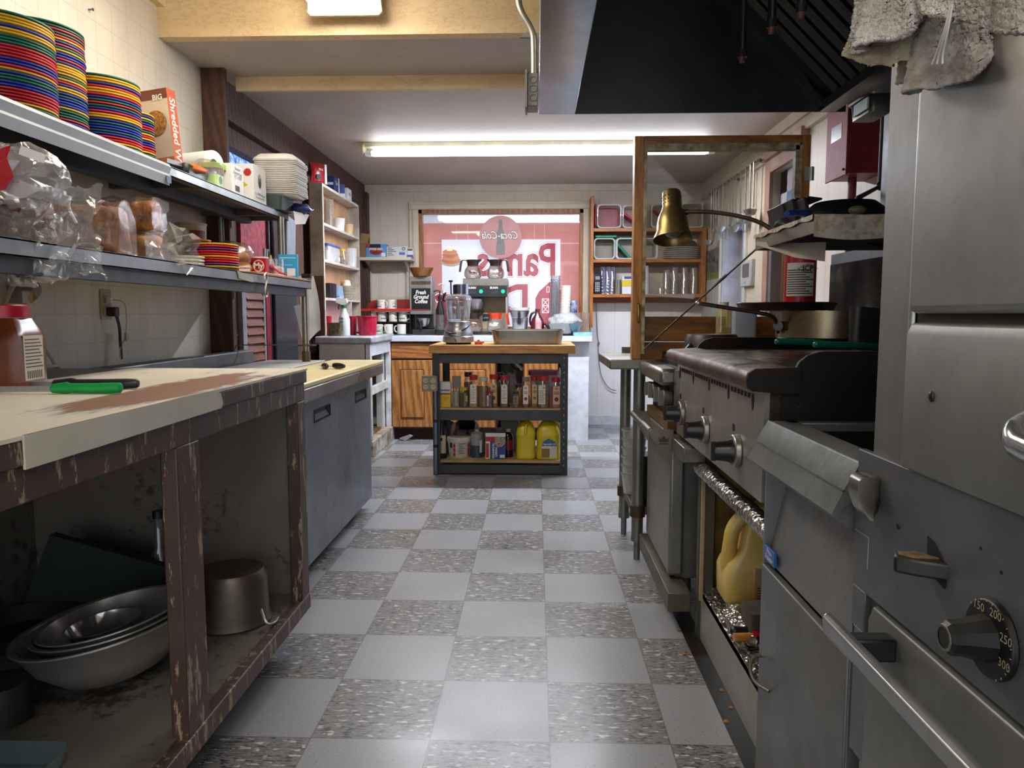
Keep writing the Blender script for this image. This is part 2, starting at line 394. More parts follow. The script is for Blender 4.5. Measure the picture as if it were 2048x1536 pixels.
# ---- right window with a deep reveal
r0, r1, rz0, rz1 = rw
sky = NT('bright_overcast_sky'); e_ = sky.a('Emission'); e_.inputs[1].default_value = 5.5
sky.l(sky.ramp(sky.noi(sky.co((1, 1, .6)), 2), [(.3, C('#9cc3f0')), (.7, C('#dcebff'))]), e_.inputs[0]); sky.l(e_.outputs[0], sky.out.inputs[0])
w2 = struct('window_2', MB().box(XR-.02, XR, r0-.05, r0, rz0-.05, rz1+.05).box(XR-.02, XR, r1, r1+.03, rz0-.05, rz1+.05).box(XR-.02, XR, r0, r1, rz1, rz1+.03).box(XR-.03, XR, r0-.05, r1+.05, rz0-.05, rz0), WHITEP, bev=.003)
struct('window_frame', MB().box(XR+.16, XR+.2, r0, r0+.03, rz0, rz1).box(XR+.0, XR+.2, r1-.012, r1, rz0, rz1).box(XR+.0, XR+.2, r0, r1, rz1-.012, rz1).box(XR+.15, XR+.2, r0, r1, rz0, rz0+.05).box(XR+.15, XR+.2, r1-.07, r1-.012, rz0, rz1), mat('#b9b4bd', .45), w2)
struct('window_pane', MB().box(XR+.18, XR+.184, r0+.03, r1-.03, rz0+.03, rz1-.03), clear('#eef6ff', .1), w2)
struct('sky_sheet', MB().box(XR+.7, XR+.72, r0-2.2, r1+2.5, .2, 2.6), sky.m)     # daylit sky seen through the right openings
# ---- right door: pinkish casing, pale glazed leaf
d0, d1, dz0, dz1 = rd
PINK = mat('#b58f83', .5, var=.08)
dr = struct('door_1', MB().box(XR-.025, XR, d0-.07, d0, 0, dz1+.09).box(XR-.025, XR, d1, d1+.10, 0, dz1+.09).box(XR-.025, XR, d0, d1, dz1, dz1+.09).box(XR-.05, XR, d0-.07, d1+.13, dz1+.09, dz1+.15), PINK, bev=.004)
struct('door_leaf', MB().box(XR+.05, XR+.09, d0, d0+.14, 0, dz1).box(XR+.05, XR+.09, d1-.14, d1, 0, dz1).box(XR+.05, XR+.09, d0, d1, 0, .9).box(XR+.05, XR+.09, d0, d1, dz1-.15, dz1), mat('#c3c9d6', .4), dr, bev=.004)
struct('door_pane', MB().box(XR+.066, XR+.07, d0+.1, d1-.1, .85, dz1-.1), clear('#eaf2ff', .1), dr)
struct('door_edge_strip', MB().box(XR+.01, XR+.05, d0+.0, d0+.012, 0, dz1), steel('#b9b7b0', .25, .2), dr)
# ---- left high window with a frosty blue view
fr = NT('frosted_blue_glass'); e2 = fr.a('Emission'); e2.inputs[1].default_value = 1.0
nn = fr.noi(fr.co((1, 1, 1)), 30, 8, .75)
fr.l(fr.ramp(nn, [(.40, C('#3f66b5')), (.5, C('#7aa5ee')), (.56, C('#cfe2ff')), (.62, C('#6f9be6'))]), e2.inputs[0]); fr.l(e2.outputs[0], fr.out.inputs[0])
w3 = struct('window_3', MB().box(XL-.08, XL-.005, LW0, LW0+.03, LWZ0, LWZ1).box(XL-.08, XL-.005, LW1-.03, LW1, LWZ0, LWZ1).box(XL-.08, XL-.005, LW0, LW1, LWZ0, LWZ0+.03), DKWOOD)
struct('window_pane', MB().box(XL-.075, XL-.07, LW0, LW1, LWZ0, LWZ1), fr.m, w3)
# ================================================================== ceiling lights
def tube_fixture():
    Y = 5.45; x0 = at(727, 310, Y).x; x1 = at(1433, 310, Y).x
    t = thing('fluorescent_light', 'long two-tube fluorescent fixture across the ceiling in front of the back window', 'ceiling light', ((x0+x1)/2, Y, ZS-.09))
    L = (x1-x0)/2
    obj('housing', MB().box(-L, L, -.03, .10, .055, .09), mat('#cfc7ad', .4), t, bev=.004)
    for s in (-1, 1):
        obj('end_bracket', MB().prism([(-.075, -.01), (.06, .055), (.10, .055), (.10, .09), (-.03, .09), (-.075, .03)], 'x', s*L-.012*s, s*L), mat('#d8cda6', .4), t)
    for (y, z, tr, st) in ((.035, .02, .022, 9), (-.045, .005, .019, 9)):
        q = obj('fluorescent_tube', MB().cyl((-L+.07, y, z), (L-.07, y, z), tr), glow('#f1f6ff', st), t)
        for s in (-1, 1): obj('tube_cap', MB().cyl((s*(L-.07), y, z), (s*(L-.025), y, z), tr*1.05), mat('#d4dcd2', .4, em=.2), q)
tube_fixture()
def wrap_fixture(name, x, y, label):
    t = thing(name, label, 'ceiling light', (x, y, ZC-.150))
    for ya_ in (.60, -.62): obj('end_plate', MB().prism([(-.155, .1), (-.165, .015), (-.15, 0), (.15, 0), (.165, .015), (.155, .1)], 'y', ya_, ya_+.02), mat('#d9cba2', .4), t, bev=.002)
    obj('housing', MB().box(-.15, .15, -.60, .60, .085, .150), mat('#d8d2c4', .4), t)
    obj('diffuser', MB().prism([(-.15, .085), (-.125, .008), (.125, .008), (.15, .085)], 'y', -.60, .60), glow('#fff4e6', 11), t)
    return t
wx = at(692, 25, 3.33).x
wrap_fixture('wraparound_light', wx, 2.705, 'short warm ceiling light with prismatic lens on the near ceiling')
wrap_fixture('wraparound_light', .1, -.3, 'unseen fill light added behind the camera above the aisle')  # unseen fixture, added to fill the aisle with light from behind the camera
# ================================================================== left side
ST = steel('#8b8d8e', .34, .4); STD = steel('#7b7d7f', .36, .5, metal=.7); STL = steel('#b4b5b4', .3, .25)
BLK = mat('#17171a', .4, var=.2); WHT = mat('#dcdbd6', .45, var=.05); PAPER = mat('#e4e2dc', .6, var=.04); INK = mat('#26272b', .6); REDP = mat('#c21f33', .35)
CREAM = mat('#dfd3ae', .4, var=.06)
UNITS = ['', 'first', 'second', 'third', 'fourth', 'fifth', 'sixth', 'seventh', 'eighth', 'ninth', 'tenth', 'eleventh', 'twelfth', 'thirteenth', 'fourteenth', 'fifteenth', 'sixteenth', 'seventeenth', 'eighteenth', 'nineteenth']
def nth(k):
    if k == 1: return 'topmost'
    if k < 20: return UNITS[k]
    t, u = divmod(k, 10); tens = {2: 'twenty', 3: 'thirty', 4: 'forty'}[t]
    return (tens[:-1]+'ieth') if u == 0 else tens+'-'+UNITS[u]
def m_worn():
    t = NT('worn_cream_laminate'); p = t.pb(Roughness=.4); v = t.co((1, .55, 1), (0, 0, .1)); n = t.noi(t.co((6, 1.3, 1)), 2.2, 8, .75)
    c = t.a('TexCoord'); s = t.a('SeparateXYZ'); t.l(c.outputs['Object'], s.inputs[0])
    # worn lane along the front edge where people work
    dx = t.math('ABSOLUTE', t.math('ADD', s.outputs[0], -.305)); lane = t.math('SUBTRACT', 1.0, t.math('MULTIPLY', dx, 8))
    dy = t.math('ABSOLUTE', t.math('ADD', s.outputs[1], -.33)); ln2 = t.math('MINIMUM', t.math('SUBTRACT', 1.6, t.math('MULTIPLY', dy, 3.0)), 1.0)
    f = t.math('MULTIPLY', t.math('MAXIMUM', lane, 0), t.math('MAXIMUM', ln2, 0)); f = t.math('ADD', f, t.math('MULTIPLY', t.math('ADD', n, -.5), 2.2))
    base = t.ramp(t.noi(v, 3, 5), [(.3, C('#d6cfba')), (.7, C('#e2dcc9'))])
    t.l(t.mix(t.ramp(f, [(.26, (0, 0, 0, 1)), (.36, (1, 1, 1, 1))]), t.mix(t.ramp(f, [(.12, (0, 0, 0, 1)), (.27, (.75,)*3+(1,))]), base, C('#aeb3b8')), t.mix(n, C('#7b5240'), C('#a27c63'))), p.inputs['Base Color'])
    return t.m
def m_chipped():
    t = NT('chipped_brown_paint'); p = t.pb(Roughness=.5); v = t.co((4, 4, .7)); n = t.noi(v, 9, 8, .75)
    b = t.ramp(t.noi(t.co(), 6, 3), [(.3, C('#38261f')), (.7, C('#4d372e'))])
    t.l(t.mix(t.ramp(n, [(.565, (0, 0, 0, 1)), (.585, (1, 1, 1, 1))]), b, C('#9a866a')), p.inputs['Base Color']); t.l(t.bump(n, .3, .003), p.inputs['Normal']); return t.m
def m_stained():
    t = NT('stained_beige_panel'); p = t.pb(Roughness=.5); n = t.noi(t.co(), 3, 3); n2 = t.noi(t.co(), 26, 6, .7)
    b = t.ramp(n, [(.3, C('#5f574e')), (.7, C('#746c62'))]); f = t.math('MULTIPLY', t.math('MULTIPLY', n, n2), 1.0)
    t.l(t.mix(t.ramp(f, [(.29, (0, 0, 0, 1)), (.36, (.8, .8, .8, 1))]), b, C('#2e211a')), p.inputs['Base Color']); return t.m
CHIP = m_chipped(); STAIN = m_stained()
# ---- work counter
ctr = thing('work_counter', 'long low work counter with worn cream laminate top and open brown painted base at left', 'counter', (-1.15, 1.4, 0))
def W(mb): return mb.mv(1.15, -1.4, 0)
y0, y1, xf = .35, 2.36, -.743
top = obj('laminate_top', W(MB().box(-1.32, xf+.002, y0, y1, .897, .9035)).mv(.4, 0, 0).mv(-.4, 0, 0), m_worn(), ctr)
# steel rear strip of the counter
obj('rear_steel_top', W(MB().box(XL+.005, -1.32, y0, y1, .893, .902)), ST, ctr)
obj('top_edge', W(MB().box(-1.66, xf, y0, y1, .858, .897)), CHIP, ctr, bev=.004)
obj('edge_banding', W(MB().prism([(1.03, .853), (1.03, .9035), (1.665, .9035), (1.70, .893), (1.71, .868), (1.70, .858)], 'x', xf-.001, xf+.003)), mat('#c9c4b2', .4, var=.05), ctr)
obj('front_rail', W(MB().box(-.79, -.752, y0, y1, .80, .858)), CHIP, ctr, bev=.003)
for a, b in ((2.285, 2.36), (1.50, 1.605), (.62, .72)): obj('front_post', W(MB().box(-.79, -.752, a, b, .115, .80)), CHIP, ctr, bev=.004)
obj('bottom_rail', W(MB().box(-.79, -.748, y0, y1, .105, .155)), CHIP, ctr, bev=.004)
obj('base_shelf', W(MB().box(-1.66, -.78, y0, y1-.02, .135, .158)), STAIN, ctr)
obj('end_panel', W(MB().box(-1.68, -.77, 2.335, 2.355, .12, .858)), STAIN, ctr)
obj('rear_panel', W(MB().box(-1.68, -1.66, y0, 2.335, .12, .858)), STAIN, ctr)
obj('foot_block', W(MB().box(-1.6, -.95, 1.9, 1.96, 0, .12)), DKWOOD, ctr); obj('foot_block', W(MB().box(-1.6, -.95, .6, .66, 0, .12)), DKWOOD, ctr)
# ---- preparation refrigerator
pf = thing('prep_refrigerator', 'stainless undercounter prep refrigerator with cream cutting board, past the work counter', 'refrigerator', (-1.28, 3.3, 0))
def PW(mb): return mb.mv(1.28, -3.3, 0)
PS = steel('#7d8187', .36, .3, sc=2, metal=.55)
obj('cabinet', PW(MB().box(-1.62, -.935, 2.42, 4.03, .055, .79)), STD, pf, bev=.004)
for i, (a, b, h0, h1) in enumerate(((2.44, 3.383, 3.00, 3.235), (3.385, 4.03, 3.70, 3.935))):
    hz0, hz1 = .632, .68
    d = obj('door', PW(MB().box(-.935, -.918, a, b, .06, hz0).box(-.935, -.918, a, b, hz1, .74).box(-.935, -.918, a, h0, hz0, hz1).box(-.935, -.918, h1, b, hz0, hz1)), PS, pf)
    obj('recessed_pull', PW(MB().box(-.934, -.931, h0, h1, hz0, hz1).prism([(-.931, hz0), (-.919, hz0+.004), (-.931, hz0+.026)], 'y', h0+.012, h1-.01)), steel('#3d3f42', .4, .3), d)
obj('pull_frame', PW(MB()
    .box(-.919, -.9155, 2.996, 3.239, .628, .633).box(-.919, -.9155, 2.996, 3.239, .679, .684).box(-.919, -.9155, 2.996, 3.003, .63, .682).box(-.919, -.9155, 3.232, 3.239, .63, .682)), BLK, pf)
obj('pull_frame', PW(MB()
    .box(-.919, -.9155, 3.696, 3.939, .628, .633).box(-.919, -.9155, 3.696, 3.939, .679, .684).box(-.919, -.9155, 3.696, 3.703, .63, .682).box(-.919, -.9155, 3.932, 3.939, .63, .682)), BLK, pf)
obj('sticker', PW(MB().box(-.918, -.9165, 2.61, 2.72, .55, .585)), PAPER, pf)
obj('top_rim', PW(MB().box(-1.64, -.845, 2.42, 4.05, .752, .806)), steel('#9a9894', .3, .4), pf, bev=.006)
obj('cutting_board', PW(MB().box(-1.13, -.842, 2.42, 4.05, .806, .828)), mat('#d9cc9a', .45, var=.1, sc=3, col2='#cdb67c'), pf, bev=.006)
obj('pan_rail', PW(MB().box(-1.52, -1.13, 2.42, 4.03, .806, .822)), ST, pf)
ld = obj('pan_lid', PW(MB().box(-1.46, -1.15, 2.66, 3.98, .822, .830)), mat('#c9cbc4', .35, var=.06), pf, bev=.003)
hx = at(590, 723, 2.95).x
obj('lid_handle', PW(MB().tube([(hx-.03, 2.95, .83), (hx-.03, 2.95, .853), (hx-.027, 2.95, .858), (hx+.005, 2.95, .858), (hx+.008, 2.95, .853), (hx+.008, 2.95, .83)], .004)), STL, ld)
obj('backsplash', PW(MB().box(-1.62, -1.55, 2.42, 4.0, .806, .885)), STD, pf, bev=.008)
for y in (2.6, 3.9):
    for x in (-1.0, -1.5): obj('caster', PW(MB().cyl((x, y, 0), (x, y, .055), .022)), BLK, pf)
# ---- two-tier overshelf
SXL, SXU, ZL, ZU = -1.19, -1.31, 1.2515, 1.606
sh = thing('overshelf', 'two-tier stainless wall overshelf running above the left counters', 'shelf', (-1.45, 2.6, 1.15))
def SW(mb): return mb.mv(1.45, -2.6, -1.15)
def shelf(name, xf, z, ya, yb, lip):
    s = obj(name, SW(MB().box(XL+.01, xf, ya, yb, z-.004, z).box(XL+.01, XL+.013, ya, yb, z, z+.04)), STD, sh)
    obj('front_lip', SW(MB().box(xf-.004, xf, ya, yb, z-lip, z+.001).box(xf-.03, xf, ya, yb, z-lip, z-lip+.003).box(XL+.01, xf, yb-.004, yb, z-lip, z)), ST, s)
    return s
lo = shelf('lower_shelf', SXL, ZL, .3, 3.895, .040)
up = shelf('upper_shelf', SXU, ZU, .3, 3.92, .034)
obj('stiffener', SW(MB().box(-1.24, -1.205, .3, 3.85, 1.172, 1.211)), steel('#4c4d4f', .4, .5), lo)
obj('stiffener', SW(MB().box(-1.55, -1.50, .3, 3.9, 1.555, 1.602)), steel('#5a5a5b', .4, .4), up)
for y in (1.9, 2.9, 3.7): obj('cross_brace', SW(MB().box(XL+.02, -1.32, y, y+.03, 1.572, 1.602)), steel('#6a6863', .4, .4), up)
obj('joint_plate', SW(MB().prism([(2.93, 1.222), (2.915, 1.252), (2.96, 1.247), (3.08, 1.232), (3.085, 1.214), (3.06, 1.212)], 'x', SXL, SXL+.004)), steel('#a09c88', .4, .5), lo)
px0 = at(612, 690, 3.85).x
for (x, y, za, zb) in ((px0, 3.85, .835, ZL-.04), (at(563, 500, 3.80).x, 3.80, ZL, ZU-.03), (-1.62, 3.8, ZL, ZU-.03), (-1.62, 3.85, .89, ZL-.04)):
    p_ = obj('post', SW(MB().cyl((x, y, za), (x, y, zb), .0175, n=16)), steel('#a5a294', .28, .4), sh)
    if za < 1: obj('post_flange', SW(MB().cyl((x, y, za+.078), (x, y, za+.084), .045).cyl((x, y, za-.01), (x, y, za+.05), .022)), steel('#6d5a45', .5, .8), p_)
obj('tie_bar', SW(MB().box(px0-.42, px0+.06, 3.83, 3.84, .915, .921)), steel('#8f8a80', .4, .5), sh)
rail = solo('price_rail', MB().prism([(SXU, 1.536), (SXU+.004, 1.535), (SXU+.012, 1.565), (SXU+.006, 1.574), (SXU+.014, 1.598), (SXU+.007, 1.609), (SXU, 1.610)], 'y', .9, 2.635), mat('#aeb4bd', .4, var=.05), 'long white plastic price rail clipped to the front of the upper shelf', 'shelf rail')
obj('rail_label', MB().box(.007, .0078, .83, .862, .006, .03), mat('#35516e', .5), rail)
solo('wooden_board', MB().box(-1.5, -1.20, 3.16, 3.87, ZL+.0005, ZL+.012), OAKL, 'thin wooden board lying at the far end of the lower shelf', 'board', bev=.002)
# ---- plate stacks, every plate a thing
PC = {'y': ('yellow', '#e2b318'), 'g': ('green', '#0c6a52'), 'r': ('red', '#cc2230'), 'b': ('blue', '#2236a6'), 'w': ('white', '#e6dfcf'), 'p': ('purple', '#5b3a78'), 'o': ('orange', '#e08a2a'), 'k': ('black', '#222228')}
_pl = {}
def plate_mesh(c, r):
    k = (c, r)
    if k not in _pl:
        mb = MB().lathe([(.0005, 0), (r*.62, 0), (r*.93, .0085), (r, .0118), (r*.998, .0155), (r*.985, .0162), (r*.9, .011), (r*.62, .0045), (.0005, .004)], 44)
        o = obj('dinner_plate', mb, mat(PC[c][1], .5, var=.06), None, smooth=50); _pl[k] = o.data; bpy.data.objects.remove(o)
    return _pl[k]
def stack(seq, r, x, y, z, pitch, where, group, kind='plate', name='dinner_plate', tail=''):
    n = len(seq)
    for i, c in enumerate(seq):
        o = bpy.data.objects.new(name, plate_mesh(c, r)); COL.objects.link(o)
        o.location = (x+random.uniform(-.0015, .0015), y+random.uniform(-.0015, .0015), z+(n-1-i)*pitch)
        o.rotation_euler = (0, 0, random.random()*6)
        tag(o, f"{PC[c][0]} {kind}, {nth(i+1)} of the {where}", 'plate', group)
stack('gyyybyygggrrrrbbrybggbbrrrryg', .13, -1.45, 2.02, ZU+.001, .0083, 'front left plate stack on the upper shelf', 'plates in the front left stack')
stack('ggrgrybrgybbrbyyyygyrbyybgbbbygggrbgrbr', .13, -1.53, 2.29, ZU+.001, .0083, 'tallest plate stack on the upper shelf', 'plates in the tallest stack')
stack('gyybryyrbgrgbryybgbbgbrryggg', .13, -1.5, 2.555, ZU+.001, .0089, 'third large plate stack beside the cereal box', 'plates in the third large stack')
stack('ybygbrrgyrybbrryggybrygbr', .088, -1.6, 2.93, ZU+.001, .0098, 'narrow small-plate stack against the cereal box', 'plates in the narrow stack', 'side plate', 'side_plate')
stack('yrprryrrpy', .095, -1.362, 3.12, ZL+.0125, .0103, 'bright short stack on the lower shelf', 'plates in the short stack', 'plate')
stack('wwww', .07, -1.405, 2.945, ZL+.001, .0135, 'low white stack on the lower shelf', 'white plates on the lower shelf', 'plate', 'side_plate')
stack('okopkkkkkkk', .06, -1.50, 3.25, ZL+.0125, .0125, 'dark small stack in front of the paper bucket', 'dark small plates on the lower shelf', 'plate', 'side_plate')
bmesh_ = MB().lathe([(.0005, 0), (.03, 0), (.035, .004), (.058, .03), (.06, .034), (.056, .033), (.034, .008), (.0005, .006)], 28)
b0 = obj('white_bowl', bmesh_, mat('#ddd5c0', .35)); bd = b0.data; bpy.data.objects.remove(b0)
for i in range(6):
    o = bpy.data.objects.new('bowl', bd); COL.objects.link(o); o.location = (-1.53, 3.075, ZL+.001+i*.0155)
    tag(o, f'small white bowl, {nth(6-i)} in the stack beside the bread bags', 'bowl', 'white bowls on the lower shelf')
# ---- carton helper (front looks to -Y)
def carton(name, label, cat, loc, size, col, rz=0, group=None, col2=None):
    t = thing(name, label, cat, loc, rz, group); w_, d_, h_ = size
    obj('carton_body', MB().box(-w_/2, w_/2, -d_/2, d_/2, 0, h_), mat(col, .5, var=.05), t, bev=.0015)
    return t
def panel(t, x0, x1, z0, z1, y, col, name='printed_panel'):
    return obj(name, MB().box(x0, x1, y-.0008, y, z0, z1), mat(col, .5, var=.05), t)
def panel_x(t, y0, y1, z0, z1, x, col, name='printed_panel'):
    return obj(name, MB().box(x, x+.0008, y0, y1, z0, z1), mat(col, .5, var=.05), t)
# cereal box standing behind the plates
cb = carton('cereal_box', 'tall brown and white shredded wheat cereal box behind the narrow plate stack', 'cereal box', (-1.565, 3.09, ZU+.001), (.185, .055, .375), '#c9b8a4', radians(-9))
panel(cb, -.0925, .0925, .335, .375, -.0277, '#6b3320'); panel(cb, -.0925, .0925, 0, .10, -.0277, '#b5713f')
bw_ = obj('cereal_bowl_picture', MB().lathe([(.0005, 0), (.05, 0)], 20, (.03, -.0312, .24), 'y'), mat('#b07a35', .6, sc=120, var=.4), cb)
panel_x(cb, -.0275, .0275, 0, .375, .0927, '#b5532c')
lettering('Shredded Wheat', .05, (.0941, 0, .17), (0, pi/2, 0), WHT, cb, bold=.001, sx=1.0)
lettering('BIG', .03, (.05, -.0314, .34), FRONT, WHT, cb, bold=.001); cb.rotation_euler = (0, radians(-5), radians(-9)); cb.location.z += .011
# paper towel roll lying on a flat carton
carton('flat_carton', 'flat tan carton lying under the paper towel roll', 'box', (-1.50, 3.33, ZU+.001), (.22, .14, .07), '#b59a76')
pt = thing('paper_towel_roll', 'white paper towel roll lying on its side on the upper shelf', 'paper towel', (-1.53, 3.30, ZU+.129), radians(-22))
obj('towel_roll', MB().lathe([(.0205, -.12), (.057, -.12), (.057, .13), (.0205, .13)], 32, axis='x'), mat('#eceae6', .75, var=.05, sc=40, bump=.2), pt)
obj('cardboard_core', MB().lathe([(.0205, .1302), (.018, .1302), (.018, -.12)], 20, axis='x'), mat('#8d857c', .7), pt)
# paper packet leaning behind it
pk = thing('paper_packet', 'white printed paper packet leaning behind the paper towel roll', 'packet', (-1.50, 3.55, ZU+.001), radians(-35))
obj('packet_sheet', MB().cbox((0, 0, .09), (.13, .02, .18), rx=radians(-12)), PAPER, pk, bev=.004)
for i in range(4): obj('print_stripe', MB().cbox((.0, -.021+.007*i, .05+.03*i), (.10, .002, .006), rx=radians(-12)), mat('#4a5280', .6), pk)
# black tray with an orange handled knife
bt = thing('black_tray', 'shallow black plastic tray at the front of the upper shelf', 'tray', (-1.40, 2.94, ZU+.001), radians(3))
obj('tray_shell', MB().rbox(.13, .22, .045, .02, taper=.85, top=False).rbox(.125, .215, .044, .02, taper=.85, z0=.003, top=False), BLK, bt, solid=.002)
kn = thing('orange_handled_knife', 'knife with short orange handle sticking out of the black tray', 'knife', (-1.335, 2.92, ZU+.042), radians(78))
obj('handle', MB().lathe([(.0005, -.055), (.010, -.05), (.014, -.02), (.0125, .02), (.009, .05), (.0005, .055)], 14, axis='x', sy=1.15), mat('#d8691c', .4), kn)
obj('ferrule', MB().cyl((-.075, 0, 0), (-.05, 0, 0), .0105), BLK, kn)
obj('blade', MB().cbox((-.12, 0, 0), (.1, .002, .016)), STL, kn)
# translucent bag, green tub, lime lid
def bag(name, label, cat, loc, sz, seed, haze=.14, amp=.02, tint='#f6f8fb', f=16, rz=0, hcol='#ffffff', parent=None):
    mb = MB().ball((0, 0, 0), 1, 26, 16).sc(sz[0]/2, sz[1]/2, sz[2]/2).crumple(amp, f, seed).crumple(amp*.45, f*2.6, seed+5)
    zb = min(v.z for v in mb.v)
    for v in mb.v: v.z = max(v.z-zb, .0005) if False else v.z-zb
    m = clear(tint, .22, haze*.5, hcol, .05, 0, 55, .45)
    if parent is not None: return obj(name, mb, m, parent, smooth=0, loc=loc)
    o = obj(name, mb, m, None, smooth=0, loc=loc); o.rotation_euler = (0, 0, rz); return tag(o, label, cat)
bag('plastic_bag', 'crumpled clear plastic bag lying in front of the paper towel roll', 'plastic bag', (-1.375, 3.12, ZU+.03), (.10, .20, .085), 3, haze=.25, amp=.008, hcol='#d9b9ab')
tb = thing('snack_tub', 'pale green printed packet beside the black tray on the upper shelf', 'packet', (-1.345, 3.105, ZU+.001))
obj('tub_body', MB().rbox(.05, .075, .05, .012), mat('#b8d68f', .45), tb); obj('oval_logo', MB().lathe([(.0005, .0257), (.017, .0257)], 18, (0, 0, .03), 'x'), mat('#3f7a3a', .5), tb)
lm = thing('lime_lidded_tub', 'small clear tub with lime green lid beside the white cartons', 'tub', (-1.41, 3.235, ZU+.001))
obj('tub_body', MB().rbox(.085, .085, .10, .02, taper=.85), clear('#f4f4ec', .2, .35), lm); obj('tub_lid', MB().rbox(.095, .095, .022, .02, z0=.10), mat('#a6d51c', .4), lm)
# printed cartons
c1 = carton('small_carton', 'narrow white carton with printed black lettering and barcode', 'box', (-1.40, 3.24, ZU+.001), (.0, .0, .0), '#e3e0da') if False else None
c1 = thing('small_carton', 'narrow white carton with black printed lettering and a barcode', 'box', (-1.385, 3.335, ZU+.001))
obj('carton_body', MB().box(-.05, .045, -.065, .065, 0, .135), mat('#e6e3de', .5, var=.04), c1, bev=.0015)
lettering('Reader\nDurum Jug\n12\" x 500', .021, (.0462, 0, .10), AISLE_L, INK, c1, line=.9)
for i in range(9): obj('barcode_bar', MB().box(.045, .0458, -.03+.0055*i, -.027+.0055*i, .02, .045), INK, c1)
c2 = thing('foil_carton', 'white film-roll carton with yellow sheet picture and round cut-out', 'box', (-1.392, 3.615, ZU+.001))
obj('carton_body', MB().box(-.06, .047, -.08, .085, 0, .185), mat('#e9e8e4', .45, var=.04), c2, bev=.0015)
obj('yellow_sheet_picture', MB().add([(-.05, -.0809, .12), (-.01, -.0809, .11), (.02, -.0809, .085), (-.02, -.0809, .07)], [(0, 1, 2, 3)]).join(MB()), mat('#d8c63a', .5), c2)
obj('starburst', MB().prism([((.0155+(.005 if i % 2 else 0))*cos(i*pi/12)+.02, (.0155+(.005 if i % 2 else 0))*sin(i*pi/12)+.145) for i in range(24)], 'y', -.0812, -.0802), mat('#c2252c', .5), c2)
panel(c2, -.06, -.015, 0.0, .065, -.0802, '#2f74c8'); panel(c2, -.06, .047, 0, .012, -.0806, '#c8202c')
obj('round_cutout', MB().lathe([(.0005, .0476), (.022, .0476)], 20, (0, 0, .115), 'x', 1, 1.5), mat('#6f7780', .5), c2)
obj('dark_hole', MB().lathe([(.0005, .0482), (.015, .0482)], 18, (0, 0, .10), 'x', 1, 1.3), BLK, c2)
obj('yellow_mark', MB().lathe([(.0005, .0484), (.009, .0484)], 14, (0, 0, .135), 'x'), mat('#d6c22e', .5), c2)
lettering('12 x 2000 Premium\nFoodservice Film', .017, (.0482, 0, .042), AISLE_L, INK, c2)
# foam trays on a low dark tub
du = solo('dark_tub', MB().rbox(.19, .2, .068, .03, taper=.9, c=(-1.37, 3.83), z0=ZU+.001), mat('#3d4a44', .4), 'dark grey-green tub under the stack of white foam trays', 'tub')
tray0 = MB().rbox(.225, .225, .0045, .035, taper=.98).rbox(.20, .20, .012, .03, taper=.9, z0=-.010, floor_=True, top=False)
tray0.rbox(.195, .195, .006, .03, taper=.97, z0=-.0035); to = obj('foam_tray', tray0, mat('#e9e7e0', .55, var=.03)); td = to.data; bpy.data.objects.remove(to)
for i in range(19):
    o = bpy.data.objects.new('foam_tray', td); COL.objects.link(o)
    o.location = (-1.318+.0008*i*random.random(), 3.83+.004*random.random()+max(0, 6-i)*.004, ZU+.0815+i*.0088)
    tag(o, f'white foam takeout tray, {nth(19-i)} in the stack at the end of the upper shelf', 'foam tray', 'foam trays on the upper shelf')
tl = MB().loft([[(x*s, y*s, z) for x, y in ((-.11, -.08), (-.08, -.11), (.08, -.11), (.11, -.08), (.11, .08), (.08, .11), (-.08, .11), (-.11, .08))] for s, z in ((1, 0), (.97, .012), (.80, .03))], False, True)
tag(obj('foam_box_cover', tl, mat('#e9e7e0', .55, var=.03), None, loc=(-1.318, 3.83, ZU+.0815+18*.0088+.006)), 'white foam lid crowning the stack of foam trays', 'foam lid')
tag(obj('foam_box_cover', MB().join(tl).sc(.9, .9, 1.1), mat('#e9e7e0', .55, var=.03), None, loc=(-1.53, 3.84, ZU+.13)), 'single white foam lid behind the film carton', 'foam lid')
solo('tan_tub', MB().rbox(.17, .17, .128, .03, taper=.9, c=(-1.53, 3.84), z0=ZU+.001), mat('#c9b79b', .5), 'tan tub standing behind the film carton on the upper shelf', 'tub')
bb_ = MB().ball((0, 0, .02), 1, 18, 10).sc(.065, .06, .025).crumple(.02, 22, 9); z_ = min(v.z for v in bb_.v)
tag(obj('blue_bag', bb_.mv(0, 0, -z_), mat('#1f3272', .35, var=.25, sc=40), None, 25, loc=(-1.245, 3.94, ZU-.008)), 'crumpled dark blue packet hanging over the shelf end', 'packet')
solo('paper_napkin', MB().add([(-1.33, 3.85, ZU+.003), (-1.25, 3.82, ZU+.003), (-1.22, 3.99, ZU+.006), (-1.33, 3.99, ZU+.004), (-1.255, 3.86, ZU-.06), (-1.225, 3.93, ZU-.05)], [(0, 1, 2, 3), (1, 4, 5, 2)]), PAPER, 'white paper napkin draped over the far end of the upper shelf', 'napkin')
